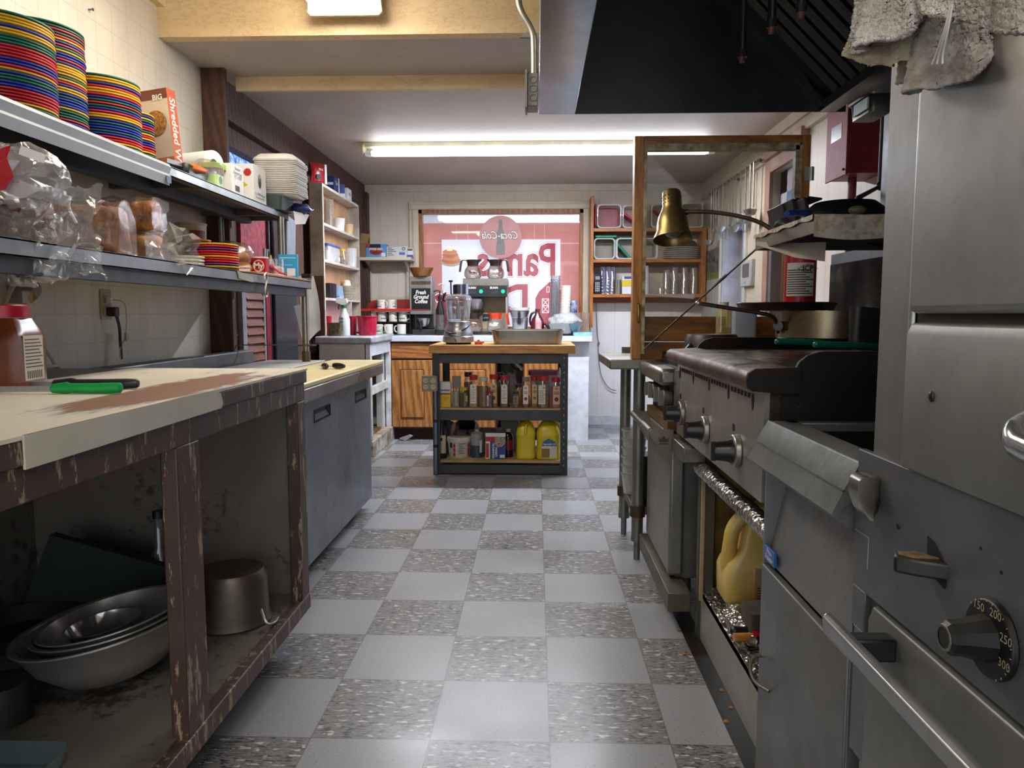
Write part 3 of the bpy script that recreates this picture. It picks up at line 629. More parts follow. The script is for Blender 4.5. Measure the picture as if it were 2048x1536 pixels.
# ---- bread on the lower shelf
CRUST = mat('#c07a30', .55, col2='#7a4416', sc=22, bump=.5); CRUST2 = mat('#d09a54', .55, col2='#945a22', sc=26, bump=.5); CRUMB = mat('#d9b070', .7, bump=.3)
def loaf(label, loc, sz, rz, m, seed, tail, tall=False):
    t = thing('bread_loaf', label, 'bread', loc, rz)
    L, w_, h_ = sz; n = 26
    prof = [(-.42, 0), (-.5, .12), (-.46, .55), (-.5, .72), (-.40, .93), (-.15, 1), (.15, 1), (.40, .93), (.5, .72), (.46, .55), (.5, .12), (.42, 0)]
    rings = []
    for k in range(n+1):
        u = k/n; s = min(1, .82+.9*min(u, 1-u)*2.2); s = min(s, 1)
        rings.append([(-L/2+L*u, a*w_*s*(1+.02*sin(k*2.4)), b*h_*(.86+.14*s)*(1+.015*sin(k*2.4))) for a, b in prof])
    obj('loaf', MB().loft(rings).crumple(.009, 14, seed), m, t, smooth=80)
    mb = MB().loft([[(-L/2-.012+(L+.024)*k/n, a*(w_+.014), -.000+b*(h_+.012)) for a, b in prof] for k in range(n+1)]).crumple(.012, 26, seed+3)
    obj('bread_bag', mb.mv(0, 0, .002), clear('#fdfaf4', .2, .025, '#ffffff', .06, .25, 60, .3), t, smooth=0)
    if tail:
        g = MB().loft([[(L/2+x, cos(a)*r*(1+.35*sin(5*a+q)), h_*.45+sin(a)*r*(1+.35*cos(4*a+q))) for a in [2*pi*i/18 for i in range(18)]] for q, (x, r) in enumerate(((-.005, .045), (.015, .012), (.03, .014), (.06, .05), (.10, .075), (.125, .06)))], False, False).crumple(.012, 26, seed+8)
        obj('bag_tail', g, clear('#f6f6fa', .3, .10, '#ffffff', .06, 0, 60, .5), t, smooth=0)
    return t
loaf('wrapped pan loaf lying on top of another loaf on the lower shelf', (-1.415, 2.50, ZL+.105), (.25, .115, .10), radians(4), CRUST, 1, False)
loaf('wrapped pan loaf at the bottom with its white gathered bag end at right', (-1.40, 2.50, ZL+.001), (.22, .12, .095), radians(-8), CRUST2, 2, True)
loaf('rounded crusty loaf in a clear bag at the front left of the lower shelf', (-1.345, 2.10, ZL+.001), (.30, .14, .135), radians(12), mat('#b0733e', .55, col2='#5e361c', sc=18, bump=.5), 3, False)
loaf('dark wrapped loaf behind the rounded crusty loaf', (-1.56, 2.22, ZL+.001), (.22, .12, .12), radians(5), CRUST, 4, False)
# large clear bags
def drape(u, v):
    p = at(-40+225*u+20*v, 400+150*v+18*sin(u*5)+30*u*v-12*u, 1.80-.05*v+.04*sin(u*9+v*3))
    q = noise.noise_vector(Vector((u*7, v*7, 1)))*.028; return p+q+noise.noise_vector(Vector((u*22, v*22, 4)))*.009
solo('plastic_bread_bag', MB().grid(drape, 40, 26), clear('#fafbfd', .30, .09, '#ffffff', .05, .2, 50, .5), 'large empty clear plastic bag spilling over the front of the lower shelf', 'plastic bag', smooth=0)
ub = thing('printed_bread_bag', 'crumpled clear bread bag with red printing hanging between the two shelves', 'plastic bag', at(30, 350, 1.75))
obj('bag_film', MB().ball((0, 0, 0), 1, 30, 18).sc(.105, .09, .075).crumple(.035, 14, 21).crumple(.014, 40, 4), clear('#fafbfd', .30, .09, '#ffffff', .05, .2, 55, .5), ub, smooth=0)
obj('red_print', MB().add([(.012, -.096, .03), (.045, -.09, .045), (.06, -.09, .05), (.05, -.094, .02), (.062, -.092, -.02), (.045, -.096, -.05), (.02, -.1, -.055), (-.01, -.1, -.02), (.008, -.1, .005)], [(0, 1, 3, 8), (1, 2, 3), (3, 4, 7, 8), (4, 5, 6, 7)]), mat('#b81d26', .35), ub, smooth=0)
obj('paper_tag', MB().cbox((.10, -.08, .03), (.06, .002, .02), ry=.35), PAPER, ub)
obj('bag_corner', MB().add([(.05, -.07, -.02), (.11, -.07, -.045), (.07, -.072, -.065), (.02, -.07, -.07)], [(0, 1, 2, 3)]), clear('#eceff5', .35, .3), ub)
kt = thing('plastic_bag_clip_strip', 'white toothed plastic strip with red lettering behind the printed bread bag', 'clip strip', at(100, 385, 1.95), radians(4))
obj('strip', MB().cbox((0, 0, -.012), (.105, .012, .03), ry=radians(14)), WHT, kt, bev=.003)
obj('tooth_row', MB().join([m for m in [MB()]][0]).cbox((-.04, 0, .017), (.008, .012, .012)).cbox((-.025, 0, .0135), (.008, .012, .012)).cbox((-.01, 0, .01), (.008, .012, .012)).cbox((.005, 0, .006), (.008, .012, .012)).cbox((.02, 0, .002), (.008, .012, .012)).cbox((.035, 0, -.002), (.008, .012, .012)), WHT, kt)
obj('red_print', MB().cbox((-.005, -.0065, -.022), (.03, .001, .006), ry=radians(14)), REDP, kt)
obj('strip_leg', MB().tube([(.045, 0, -.03), (.05, 0, -.05), (.065, 0, -.08)], .004, smooth=2), WHT, kt)
# bucket, lemons, buns, utensils, tins
pb_ = thing('paper_bucket', 'beige paper bucket with red picture panel at the back of the lower shelf', 'bucket', (-1.62, 3.46, ZL+.001))
obj('bucket_wall', MB().lathe([(.0005, 0), (.055, 0), (.068, .24), (.071, .243), (.071, .25), (.066, .25), (.054, .004), (.0005, .004)], 32), mat('#cfc09e', .55), pb_)
obj('red_panel', MB().grid(lambda u, v: Vector(((.0595+.0085*v)*cos(-1.25+1.2*u), (.0595+.0085*v)*sin(-1.25+1.2*u), .07+.145*v)), 10, 4), mat('#8d2a22', .5, col2='#5d3a2c', sc=30), pb_)
obj('round_seal', MB().grid(lambda u, v: Vector(((.0612+.0075*(.2+.4*v))*cos(-.95+.45*u), (.0612+.0075*(.2+.4*v))*sin(-.95+.45*u), .03+.06*v)), 6, 4), mat('#d8cba9', .5), pb_)
lettering('Our Food\nSeals', .013, (.034, -.058, .06), (pi/2, 0, radians(33)), INK, pb_)
for i, (x, y, z, lab) in enumerate(((-1.535, 3.06, ZL+.142, 'yellow lemon resting on the white bowls, the nearer of two'), (-1.555, 3.115, ZL+.145, 'yellow lemon resting on the white bowls, the farther of two'))):
    tag(obj('lemon', MB().lathe([(.0005, -.036), (.006, -.032), (.02, -.02), (.025, 0), (.02, .02), (.006, .032), (.0005, .036)], 18, axis='x'), mat('#c9ab2c', .5, bump=.2, sc=30), None, loc=(x, y, z)), lab, 'lemon', 'lemons on the bowls')
bn = thing('bag_of_buns', 'tied clear bag of brown rolls behind the bright plate stack', 'bread', (-1.405, 3.45, ZL+.0125))
for i, (x, y, z) in enumerate(((-.03, -.02, .035), (.035, -.01, .03), (.0, .03, .04), (.02, 0, .08))): obj('bread_roll', MB().ball((x, y, z), .035, 14, 9, 1.2, 1, .85), CRUST2, bn)
obj('bun_bag', MB().ball((0, 0, 0), 1, 24, 14).sc(.095, .07, .08).mv(-.01, 0, .08).crumple(.02, 18, 31), clear('#f4efe6', .2, .08, '#d8cbb8', .06, .2, 50, .4), bn, smooth=25)
ut = thing('steel_tube_tool', 'short steel tube standing upright behind the red tin', 'utensil', (at(526, 490, 3.62).x, 3.62, ZL+.0125))
obj('tube', MB().cyl((0, 0, 0), (.012, 0, .125), .013), STL, ut); obj('tube_cap', MB().cyl((.012, 0, .125), (.0135, 0, .135), .015), STL, ut)
sq = thing('squeeze_bottle', 'small white squeeze bottle with tan tip behind the red tin', 'bottle', (at(541, 510, 3.66).x, 3.66, ZL+.0125))
obj('bottle_body', MB().lathe([(.0005, 0), (.02, 0), (.02, .06), (.012, .085), (.0005, .088)], 18), WHT, sq); obj('tip', MB().cyl((0, 0, .085), (0, 0, .108), .008, .004), mat('#c9a36a', .5), sq)
tin = thing('red_tin', 'red and white canister printed My near the end of the lower shelf', 'canister', (at(519, 535, 3.50).x, 3.50, ZL+.0125))
obj('canister', MB().lathe([(.0005, 0), (.043, 0), (.043, .083), (.041, .083), (.041, .004), (.0005, .004)], 30), mat('#b3121f', .35), tin)
obj('white_band', MB().lathe([(.0433, .079), (.0436, .079), (.0436, .085), (.041, .085)], 30), WHT, tin)
obj('logo_ring', MB().lathe([(.0235, 0), (.0265, 0), (.0265, .0015), (.0235, .0015)], 28).rot(pi/2).mv(.012, -.0425, .042), WHT, tin)
lettering('My', .036, (.012, -.0445, .042), FRONT, WHT, tin, bold=.0012)
gj = thing('powder_tub', 'open clear tub of white powder with a pink scoop beside the red tin', 'tub', (at(553, 532, 3.62).x, 3.62, ZL+.0125))
obj('tub_wall', MB().lathe([(.0005, 0), (.036, 0), (.039, .085), (.037, .085)], 24), clear('#ffffff', .25, .05), gj)
obj('powder', MB().lathe([(.0005, .003), (.034, .003), (.035, .04), (.02, .05), (.0005, .047)], 20), mat('#e9e0cf', .8), gj)
obj('pink_scoop', MB().tube([(-.005, -.045, .045), (.03, -.05, .018), (.07, -.055, .004)], .0045).ball((-.008, -.044, .043), .013, 12, 8), mat('#c2296b', .4), gj)
bx = carton('blue_packet', 'upright light blue packet with a white label at the end of the lower shelf', 'packet', (at(577, 525, 3.72).x, 3.72, ZL+.0125), (.092, .03, .115), '#2f9dcf', radians(6))
panel(bx, -.005, .036, .008, .045, -.0152, '#e6e8ea', 'white_label'); panel(bx, -.04, .04, .095, .10, -.0152, '#9fdcf0', 'print_line'); panel(bx, -.042, .02, .06, .064, -.0152, '#8ed2ea', 'print_line')
ls = carton('label_card', 'small white card reading PERFORMANCE on the lower shelf edge', 'card', (at(489, 540, 3.28).x, 3.28, ZL+.0125), (.05, .004, .03), '#e8e4dc')
lettering('PERFORMANCE', .0078, (0, -.0028, .02), FRONT, INK, ls, bold=.0002); panel(ls, -.02, .02, .004, .006, -.0021, '#b33a30', 'print_line')
# ---- s-hook
hy = 3.19
hk = [(0, .012, -.018), (0, .010, 0), (0, -.002, .012), (0, -.015, .004), (0, -.012, -.02), (0, .0, -.045), (0, .012, -.07), (0, .012, -.085), (0, 0, -.095), (0, -.014, -.088), (0, -.018, -.072)]
tag(obj('s_hook', MB().tube([(.004+0.012*(1 if z > -.02 else 1), -y*1.3, z) for x, y, z in hk], .0042, smooth=2), steel('#b9b3a4', .22, .15), None, loc=(SXL, hy, 1.248)), 'steel S-hook hanging from the front of the lower shelf', 'hook')
# ---- wall sockets, plugs and cords
oy = onx(210, 610, XL).y; oz = onx(210, 610, XL).z
wo = thing('wall_outlet', 'ivory wall outlet with two plugs below the lower shelf', 'outlet', (XL, oy, oz-.057))
obj('cover_plate', MB().box(0, .006, -.036, .036, 0, .118), mat('#b7ab83', .4), wo, bev=.002)
obj('socket', MB().box(.006, .009, -.017, .017, .065, .10), mat('#cabf9a', .4), wo); obj('socket', MB().box(.006, .009, -.017, .017, .018, .053), mat('#cabf9a', .4), wo)
pg = thing('black_plug', 'black power plug and cord in the lower socket of the wall outlet', 'plug', (XL+.01, oy+.005, oz-.04))
obj('plug_body', MB().box(0, .035, -.014, .018, -.005, .032), BLK, pg, bev=.004); obj('cord', MB().tube([(.028, .005, 0), (.035, .012, -.05), (.03, .02, -.10), (.03, .022, -.175)], .006, smooth=2), BLK, pg)
wp = thing('white_plug', 'thin white plug and wire in the upper socket of the wall outlet', 'plug', (XL+.01, oy, oz+.018))
obj('plug_body', MB().box(0, .022, -.012, .008, -.01, .014), WHT, wp, bev=.003)
obj('cord', MB().tube([(.02, 0, .002), (.04, .03, 0), (.045, .055, -.02), (.04, .057, -.12), (.035, .045, -.16), (.03, .015, -.19), (.03, .02, -.235)], .0022, smooth=2), mat('#c9c2b0', .5), wp)
obj('cord_clip', MB().cbox((.04, .055, -.145), (.008, .02, .03)), mat('#c2a98c', .5), wp)
ay = onx(28, 585, XL).y; az = onx(28, 585, XL).z
ad = thing('beige_power_adapter', 'beige power adapters and looped cord on the wall above the brown jar', 'adapter', (XL, ay, az-.05))
obj('cover_plate', MB().box(0, .005, -.035, .05, -.01, .11), mat('#b3a680', .5), ad)
obj('adapter', MB().lathe([(.0005, 0), (.03, 0), (.034, .03), (.02, .055), (.0005, .056)], 18, (0, .035, .06), 'x', 1, 1.25), mat('#9a8a66', .5), ad)
obj('adapter', MB().cbox((.03, -.015, .045), (.05, .05, .06)), clear('#e6dcc8', .3, .45, '#b59f80'), ad)
obj('cord', MB().tube([(.05, .03, .08), (.055, .02, .125), (.05, -.02, .12), (.045, -.07, .07), (.04, -.12, -.02)], .008, smooth=2), mat('#b5a888', .5), ad)
c_ = [onx(58, 640, XL+.02), onx(85, 690, XL+.02), onx(106, 722, XL+.03), onx(112, 738, XL+.05)]
solo('cream_cord', MB().tube([tuple(v) for v in c_]+[(c_[-1].x+.05, c_[-1].y-.05, .909), (c_[-1].x+.02, c_[-1].y-.3, .909)], .0055, smooth=2), mat('#c4bcab', .5), 'cream power cord trailing down the tiled wall behind the jar', 'cord')
solo('wall_nail', MB().cyl((XL, onx(177, 19, XL).y, onx(177, 19, XL).z), (XL+.018, onx(177, 19, XL).y, onx(177, 19, XL).z), .003).cyl((XL+.016, onx(177, 19, XL).y, onx(177, 19, XL).z), (XL+.018, onx(177, 19, XL).y, onx(177, 19, XL).z), .006), STD, 'nail head in the tiled wall above the plates', 'nail')
# ---- brown jar with red lid
jr = thing('brown_jar', 'large square brown plastic jar with red screw lid on the work counter', 'jar', (at(12, 700, 1.70).x, 1.70, .904), radians(8))
obj('jar_body', MB().loft([[(x*s, y*s, z) for x, y in [((.062 if abs(cos(a)) > .707 else .062)*(1 if cos(a) > 0 else -1)*min(1, abs(cos(a))*1.35), .062*(1 if sin(a) > 0 else -1)*min(1, abs(sin(a))*1.35)) for a in [2*pi*i/32+.01 for i in range(32)]]] for s, z in ((.9, 0), (1, .006), (1, .115), (.94, .135), (.78, .155), (.72, .165))]), mat('#6d3413', .22, col2='#4a2210', sc=5), jr)
obj('screw_lid', MB().lathe([(.0005, .197), (.05, .197), (.053, .194), (.053, .167), (.0005, .167)], 36), mat('#a8162b', .35), jr)
obj('jar_label', MB().box(.0622, .063, -.045, .04, .02, .125), mat('#c2b9a8', .5), jr)
for i in range(9): obj('label_text_line', MB().box(.063, .0634, -.04, .035-.006*(i % 3), .05+.008*i, .0525+.008*i), INK, jr)
for i in range(8): obj('barcode_bar', MB().box(.063, .0634, -.035+.0085*i, -.031+.0085*i, .024, .042), INK, jr)
# ---- knives on the counter
def knife(name, label, loc, rz, col, L, bl, plump=1):
    t = thing(name, label, 'knife', loc, rz)
    obj('handle', MB().loft([[(x, cos(a)*ry, z+sin(a)*rz_) for a in [2*pi*i/14 for i in range(14)]] for x, ry, rz_, z in ((0, .004, .006, .011), (.004, .008, .010, .011), (L*.22, .010*plump, .0135, .0125), (L*.28, .010*plump, .011, .0115), (L*.6, .0105*plump, .0115, .0115), (L*.85, .010*plump, .012, .012), (L*.97, .009, .0115, .0125), (L, .004, .007, .0125))]), col, t)
    obj('blade', MB().prism([(.002, .0035), (.002, .0165), (-bl*.7, .0155), (-bl, .005), (-bl*.9, .0035)], 'y', -.001, .001), STL, t)
    return t
p_ = at(102, 785, 1.585)
knife('green_handled_knife', 'knife with bright green handle lying on the work counter', (p_.x, 1.585, .904), radians(2), mat('#12a24a', .35), .158, .17)
p_ = at(106, 778, 1.69)
knife('black_handled_knife', 'long black-handled knife lying behind the green-handled knife', (p_.x, 1.69, .904), radians(1), mat('#26272b', .35), .205, .16, 1.3)
for i, (px, lab) in enumerate(((650, 'black peeler handle on the cutting board of the prep refrigerator'), (676, 'black knob-ended tool beside the peeler on the cutting board'))):
    p_ = at(px, 730, 3.35); t = thing('black_peeler' if i == 0 else 'black_handled_tool', lab, 'utensil', (p_.x, 3.35, .829), radians(118+25*i))
    obj('handle', MB().lathe([(.0005, -.05), (.008, -.045), (.013, -.02), (.014, .01), (.011, .03), (.0005, .036)], 14, (0, 0, .014), 'x'), mat('#2a211f', .35), t)
    obj('blade', MB().cbox((.07, 0, .009), (.08, .012, .002)), STL, t)
# ---- under the counter
BZ = .159
def bowl(label, c, r, h, tilt, rz, m, sm=.0):
    mb = MB().lathe([(.0005, 0), (r*.42, 0), (r*.6, h*.12), (r*.86, h*.5), (r*.97, h*.92), (r*1.03, h*.97), (r*1.03, h), (r*.965, h*.985), (r*.85, h*.5), (r*.58, h*.14), (.0005, h*.02+.003)], 44).rot(0, tilt, 0)
    zb = min(v.z for v in mb.v) if tilt else 0
    o = obj('mixing_bowl', mb, m, None, 0, 45, c); o.rotation_euler = (0, 0, rz); return tag(o, label, 'mixing bowl', 'nested steel mixing bowls')
SB = steel('#a39f9a', .25, .05, metal=.7); cx, cy = at(232, 1250, 1.74).x, 1.74
bowl('largest steel mixing bowl, outermost of the nest under the work counter', (cx, cy, BZ+.03), .205, .135, radians(-9), .1, SB)
bowl('second largest steel mixing bowl nested inside the largest one', (cx+.01, cy, BZ+.058), .178, .115, radians(-9), .1, SB)
bowl('third steel mixing bowl in the nest, holding the small bowl', (cx+.012, cy, BZ+.076), .165, .105, radians(-10), .1, SB)
bowl('smallest shiny steel bowl on top of the nest of bowls', (cx-.012, cy-.02, BZ+.105), .085, .06, radians(-8), .1, steel('#b5b4b4', .12, .1))
pq = at(470, 1280, 2.12)
po = thing('upturned_pot', 'dull aluminium pot turned upside down on the counter base shelf', 'pot', (pq.x-.005, 2.12, BZ+.001))
obj('pot_wall', MB().lathe([(.113, .0), (.116, .004), (.112, .012), (.108, .02), (.104, .14), (.092, .158), (.0005, .16)], 40), steel('#6b6259', .4, .6), po)
obj('wire_handle', MB().tube([(.10, -.03, .045), (.125, -.06, .01), (.14, -.03, .004), (.135, .01, .004)], .004, smooth=2), STL, po)
bo = thing('glass_bottle', 'clear glass bottle with black cap at the back of the counter base', 'bottle', (at(322, 1150, 2.2).x, 2.2, BZ))
obj('bottle_glass', MB().lathe([(.0005, 0), (.042, 0), (.044, .004), (.044, .12), (.03, .165), (.0145, .20), (.0135, .285), (.016, .288), (.016, .296)], 24), clear('#e9efe9', .35, .04), bo)
obj('dark_contents', MB().lathe([(.0005, .003), (.041, .003), (.041, .06), (.0005, .06)], 20), mat('#15110f', .4), bo)
obj('bottle_cap', MB().cyl((0, 0, .29), (0, 0, .312), .0175), BLK, bo)
gf = at(95, 1072, 2.12)
solo('green_folder', MB().prism([(at(25, 1160, 2.1).x, BZ+.02), (gf.x, gf.z), (at(325, 1142, 2.1).x, at(325, 1142, 2.1).z), (at(330, 1170, 2.1).x, BZ+.001), (at(30, 1250, 2.1).x, BZ+.001)], 'y', 2.13, 2.16), mat('#1b2b20', .6), 'dark green board leaning at the back of the counter base', 'board')
solo('dark_skillet', MB().lathe([(.0005, 0), (.12, 0), (.15, .045), (.147, .047), (.118, .004), (.0005, .004)], 36, (at(40, 1180, 1.98).x, 1.98, BZ+.001)), mat('#23211f', .4), 'dark shallow pan at the left behind the mixing bowls', 'pan')
solo('glass_dish', MB().rbox(.24, .17, .045, .03, taper=.9, z0=BZ+.001, c=(at(-35, 1450, 1.32).x, 1.32), top=False), clear('#cfe6ea', .35, .12, '#7fb0bb'), 'shallow glass dish at the near left of the counter base', 'dish')
solo('dark_tin', MB().lathe([(.0005, 0), (.06, 0), (.06, .09), (.055, .092), (.0005, .092)], 26, (at(0, 1340, 1.56).x, 1.56, BZ+.001)), mat('#2b2926', .35), 'dark tin left of the nested mixing bowls', 'tin')
# ================================================================== far left: louvre door, red panel, black cabinet
def yz(px, py, x=XL): v = onx(px, py, x); return v.y, v.z
RED2 = mat('#8e1c2b', .5, var=.25, sc=14, col2='#6a1420'); LOUV = wood('#7b4536', '#5a2f25', .5, 4, (3, .5, 3))
ya, yb = onx(484, 640, XL).y, onx(519, 640, XL).y; yc = onx(538, 640, XL).y; yd = onx(541, 640, XL).y
dl = struct('door_2', MB().box(XL, XL+.03, ya-.06, ya, .0, 1.36).box(XL, XL+.03, yb, yb+.03, 0, 1.36), mat('#8c8e96', .4), bev=.003)
lv = MB()
for k in range(22):
    z = .2+k*.052; lv.cbox((XL+.02, (ya+yb)/2, z), (.012, yb-ya, .05), ry=radians(-22))
struct('louvre_panel', lv, LOUV, dl); struct('red_stile', MB().box(XL, XL+.035, yb+.03, yc, 0, 1.36), RED2, dl); struct('white_edge', MB().box(XL, XL+.04, yc, yd, 0, 1.36), WHITEP, dl)
rp = onx(474, 450, XL).y, onx(532, 450, XL).y
solo('red_board', MB().box(XL+.002, XL+.02, rp[0], rp[1], 1.38, 1.69), mat('#b5424e', .7, var=.3, sc=25, bump=.4), 'rough red painted board on the dark wall seen between the two shelves', 'board')
ky0, ky1 = onx(541, 560, -1.66).y, onx(596, 560, -1.63).y
bc = thing('black_cabinet', 'tall black cooler cabinet standing against the wall beyond the shelves', 'cabinet', (-1.66, (ky0+ky1)/2, 0))
hw = (ky1-ky0)/2
obj('cabinet_body', MB().box(-.035, .0, -hw, hw, 0, 1.80), mat('#22262c', .3, var=.15), bc, bev=.006)
obj('cabinet_door', MB().box(0, .022, -hw+.02, hw-.01, .08, 1.36), mat('#2a2f38', .25, var=.15), bc, bev=.006); obj('cabinet_door', MB().box(0, .022, -hw+.02, hw-.01, 1.38, 1.78), mat('#1b1d20', .3), bc, bev=.006)
gy = onx(578, 490, -1.622)
tag(obj('grey_cutting_board', MB().rbox(.02, .17, .37, .009).rot(radians(-7)), mat('#8d939c', .4), None, .003, 35, (gy.x, gy.y, gy.z-.19)), 'small grey plastic board hanging on the black cabinet', 'board')
# hanging white sheet at the shelf end
def sheet(u, v):
    a = at(592+26*u, 560+90*v+40*v*(1-u), 4.03); 
    return Vector((a.x, 4.03+.05*sin(u*2.2)*v, a.z))
s0 = at(598, 552, 4.04); s1 = at(627, 552, 4.04); s2 = at(640, 650, 4.04); s3 = at(612, 690, 4.04); s4 = at(590, 610, 4.0)
def sheet2(u, v):
    top = s0.lerp(s1, u); bot = at(607+34*u, 694-34*u-8*sin(u*pi), 4.04)
    p = top.lerp(bot, v); p.y += .06*sin(pi*u)*v; p.x += .012*sin(pi*v)*u; return p
ws = thing('hanging_paper_sheet', 'large white sheet of paper hanging from a black clip at the shelf end', 'paper', (s0.x, s0.y, s3.z))
o_ = Vector((s0.x, s0.y, s3.z))
obj('paper_sheet', MB().grid(lambda u, v: sheet2(u, v)-o_, 10, 10), mat('#e4e6ea', .6, var=.03), ws)
def curl(u, v):
    a = at(590+28*u, 640+8*u, 4.02); b = at(607+4*u, 692-8*u, 4.03); p = a.lerp(b, v); p.y -= .03*sin(pi*u); return p-o_
obj('sheet_flap', MB().grid(lambda u, v: at(588+22*u+(20-14*u)*v, 612+82*v-6*u, 3.99+.04*u)-o_, 6, 8), mat('#d2d6de', .6, var=.03), ws)
obj('clip', MB().cyl((s0.x+.02, 4.03, s0.z), (s1.x-.01, 4.03, s1.z), .012).mv(*(-o_)), BLK, ws)
# ================================================================== narrow white shelf unit and table
UX, U0, U1 = -1.553, 5.40, 6.52
def uz(py, px=640): return onx(px, py, UX).z
GRUB = mat('#b9b0a0', .55, col2='#8c8374', sc=6, var=.2); GRUBW = mat('#cdc6b8', .5, col2='#a89f90', sc=8)
zs = [1.203, 1.483, 1.75]; zt = 2.03; zb0 = .925
un = thing('narrow_shelf_unit', 'narrow chipped cream shelf unit against the left wall beyond the black cabinet', 'shelf', (XL+.02, (U0+U1)/2, zb0))
def UW(mb): return mb.mv(-(XL+.02), -(U0+U1)/2, -zb0)
obj('side_panel', UW(MB().box(XL+.045, UX, U0, U0+.02, 1.36, zt)), GRUB, un, bev=.002)
obj('side_panel_lower', UW(MB().box(XL+.045, UX, U0, U0+.02, zb0, 1.36)), mat('#6b4a30', .6, col2='#3f2a1e', sc=9, var=.3), un, bev=.002)
obj('edge_strip', UW(MB().box(UX-.006, UX+.002, U0-.002, U0+.022, zb0, zt)), GRUBW, un)
obj('side_panel', UW(MB().box(XL+.045, UX, U1-.02, U1, zb0, zt)), GRUB, un, bev=.002)
obj('back_panel', UW(MB().box(XL+.046, XL+.052, U0, U1, 1.2, zt)), mat('#c79a72', .6, var=.15, sc=4), un); obj('back_panel', UW(MB().box(XL+.046, XL+.052, U0, U1, zb0, 1.2)), mat('#b98a88', .6, var=.1), un)
for z in zs+[zt]: obj('shelf_board', UW(MB().box(XL+.05, UX, U0+.02, U1-.02, z-.02, z)), GRUBW, un, bev=.002)
obj('divider', UW(MB().box(XL+.05, UX, 6.18, 6.20, zb0, 1.183)), GRUBW, un)
def on_unit(px, z, x=-1.605): return onx(px, 500, x).y
def put(px, x=-1.61): return (x, onx(px, 500, x).y)
# top
x_, y_ = put(639, -1.60)
t = thing('snack_bag', 'red printed snack bag standing on top of the narrow shelf unit', 'snack bag', (x_, y_, zt+.001), radians(62))
obj('bag_body', MB().loft([[(a*w_, b*d_, z) for a, b in [(cos(q), sin(q)) for q in [2*pi*i/16 for i in range(16)]]] for w_, d_, z in ((.075, .004, 0), (.07, .025, .02), (.066, .03, .07), (.068, .025, .12), (.078, .004, .15))]), mat('#b61c2c', .3, var=.2), t)
obj('white_edge', MB().cbox((.055, -.022, .075), (.02, .012, .14)), PAPER, t); obj('round_logo', MB().lathe([(.0005, -.031), (.022, -.031)], 16, (-.02, 0, .045), 'y'), INK, t)
lettering('MINI', .022, (0, -.032, .1), FRONT, PAPER, t)
x_, y_ = put(664, -1.615); t = carton('blue_carton', 'dark blue carton on top of the narrow shelf unit', 'box', (x_, y_, zt+.001), (.10, .14, .12), '#232c5e', radians(0))
panel_x(t, .05, .07, 0, .12, .0502, '#d9d6c8'); lettering('Tea', .04, (.0515, -.01, .07), AISLE_L, PAPER, t); panel(t, -.04, .04, .05, .07, -.0702, '#c8ccd8')
x_, y_ = put(681, -1.615); t = carton('blue_carton', 'blue and white tilted carton between the dark blue and the white carton', 'box', (x_, y_, zt+.001), (.09, .08, .105), '#3a4a8c', radians(14)); panel(t, -.045, .045, 0, .03, -.0402, '#d7d9e0')
x_, y_ = put(691, -1.61); t = carton('white_carton', 'small white carton at the far end on top of the narrow shelf unit', 'box', (x_, y_, zt+.001), (.09, .13, .095), '#d4d5dc'); panel_x(t, -.03, .03, .04, .06, .0452, '#8a8fa8')
# shelf 3
x_, y_ = put(656, -1.60); t = thing('beer_pitcher', 'smoky clear plastic pitcher on the second shelf of the narrow unit', 'pitcher', (x_, y_, zs[2]+.001))
obj('pitcher_wall', MB().lathe([(.0005, 0), (.04, 0), (.043, .01), (.05, .2), (.047, .2), (.04, .012)], 24), clear('#d8cdbd', .3, .45, '#9f9180'), t); obj('pitcher_handle', MB().tube([(0, .048, .19), (.0, .095, .18), (0, .1, .06), (0, .05, .03)], .007, smooth=2), clear('#d8cdbd', .3, .4, '#a09382'), t)
x_, y_ = put(678, -1.60); t = thing('white_tub', 'white plastic tub beside the pitcher on the narrow unit', 'tub', (x_, y_, zs[2]+.001)); obj('tub_body', MB().lathe([(.0005, 0), (.045, 0), (.052, .095), (.055, .1), (.05, .1), (.042, .004)], 24), mat('#cfd0d0', .4), t)
x_, y_ = put(697, -1.60); t = thing('tan_cup', 'tan printed paper cup at the far end of the pitcher shelf', 'cup', (x_, y_, zs[2]+.001)); obj('cup_body', MB().lathe([(.0005, 0), (.042, 0), (.046, .09), (.043, .09), (.04, .004)], 22), mat('#c9ad7e', .5), t); lettering('WHOLE', .02, (.0465, 0, .045), (0, pi/2, 0), INK, t)
# shelf 2
x_, y_ = put(659, -1.605); t = thing('blue_lidded_box', 'clear storage box with blue lid on the middle shelf of the narrow unit', 'storage box', (x_, y_, zs[1]+.001))
obj('box_wall', MB().rbox(.075, .33, .115, .01, top=False), clear('#eef0f4', .25, .25), t); obj('box_lid', MB().rbox(.082, .34, .016, .01, z0=.115), mat('#31539c', .4), t)
for k in range(6): obj('white_stick', MB().cyl((.01, -.13+.05*k, .002), (.01, -.12+.05*k, .08), .013, n=8), mat('#c9ccd2', .5), t)
x_, y_ = put(676, -1.58); t = thing('small_red_bottle', 'small bottle with red and white label in front of the blue-lidded box', 'bottle', (x_, y_, zs[1]+.001)); obj('bottle_body', MB().lathe([(.0005, 0), (.015, 0), (.015, .06), (.008, .075), (.008, .085), (.0005, .085)], 16), mat('#9b3b44', .4), t); obj('label_band', MB().lathe([(.0154, .015), (.0154, .045)], 16), PAPER, t)
x_, y_ = put(684, -1.58); t = thing('yellow_capped_jar', 'glass jar of amber packets with yellow cap on the narrow unit', 'jar', (x_, y_, zs[1]+.001))
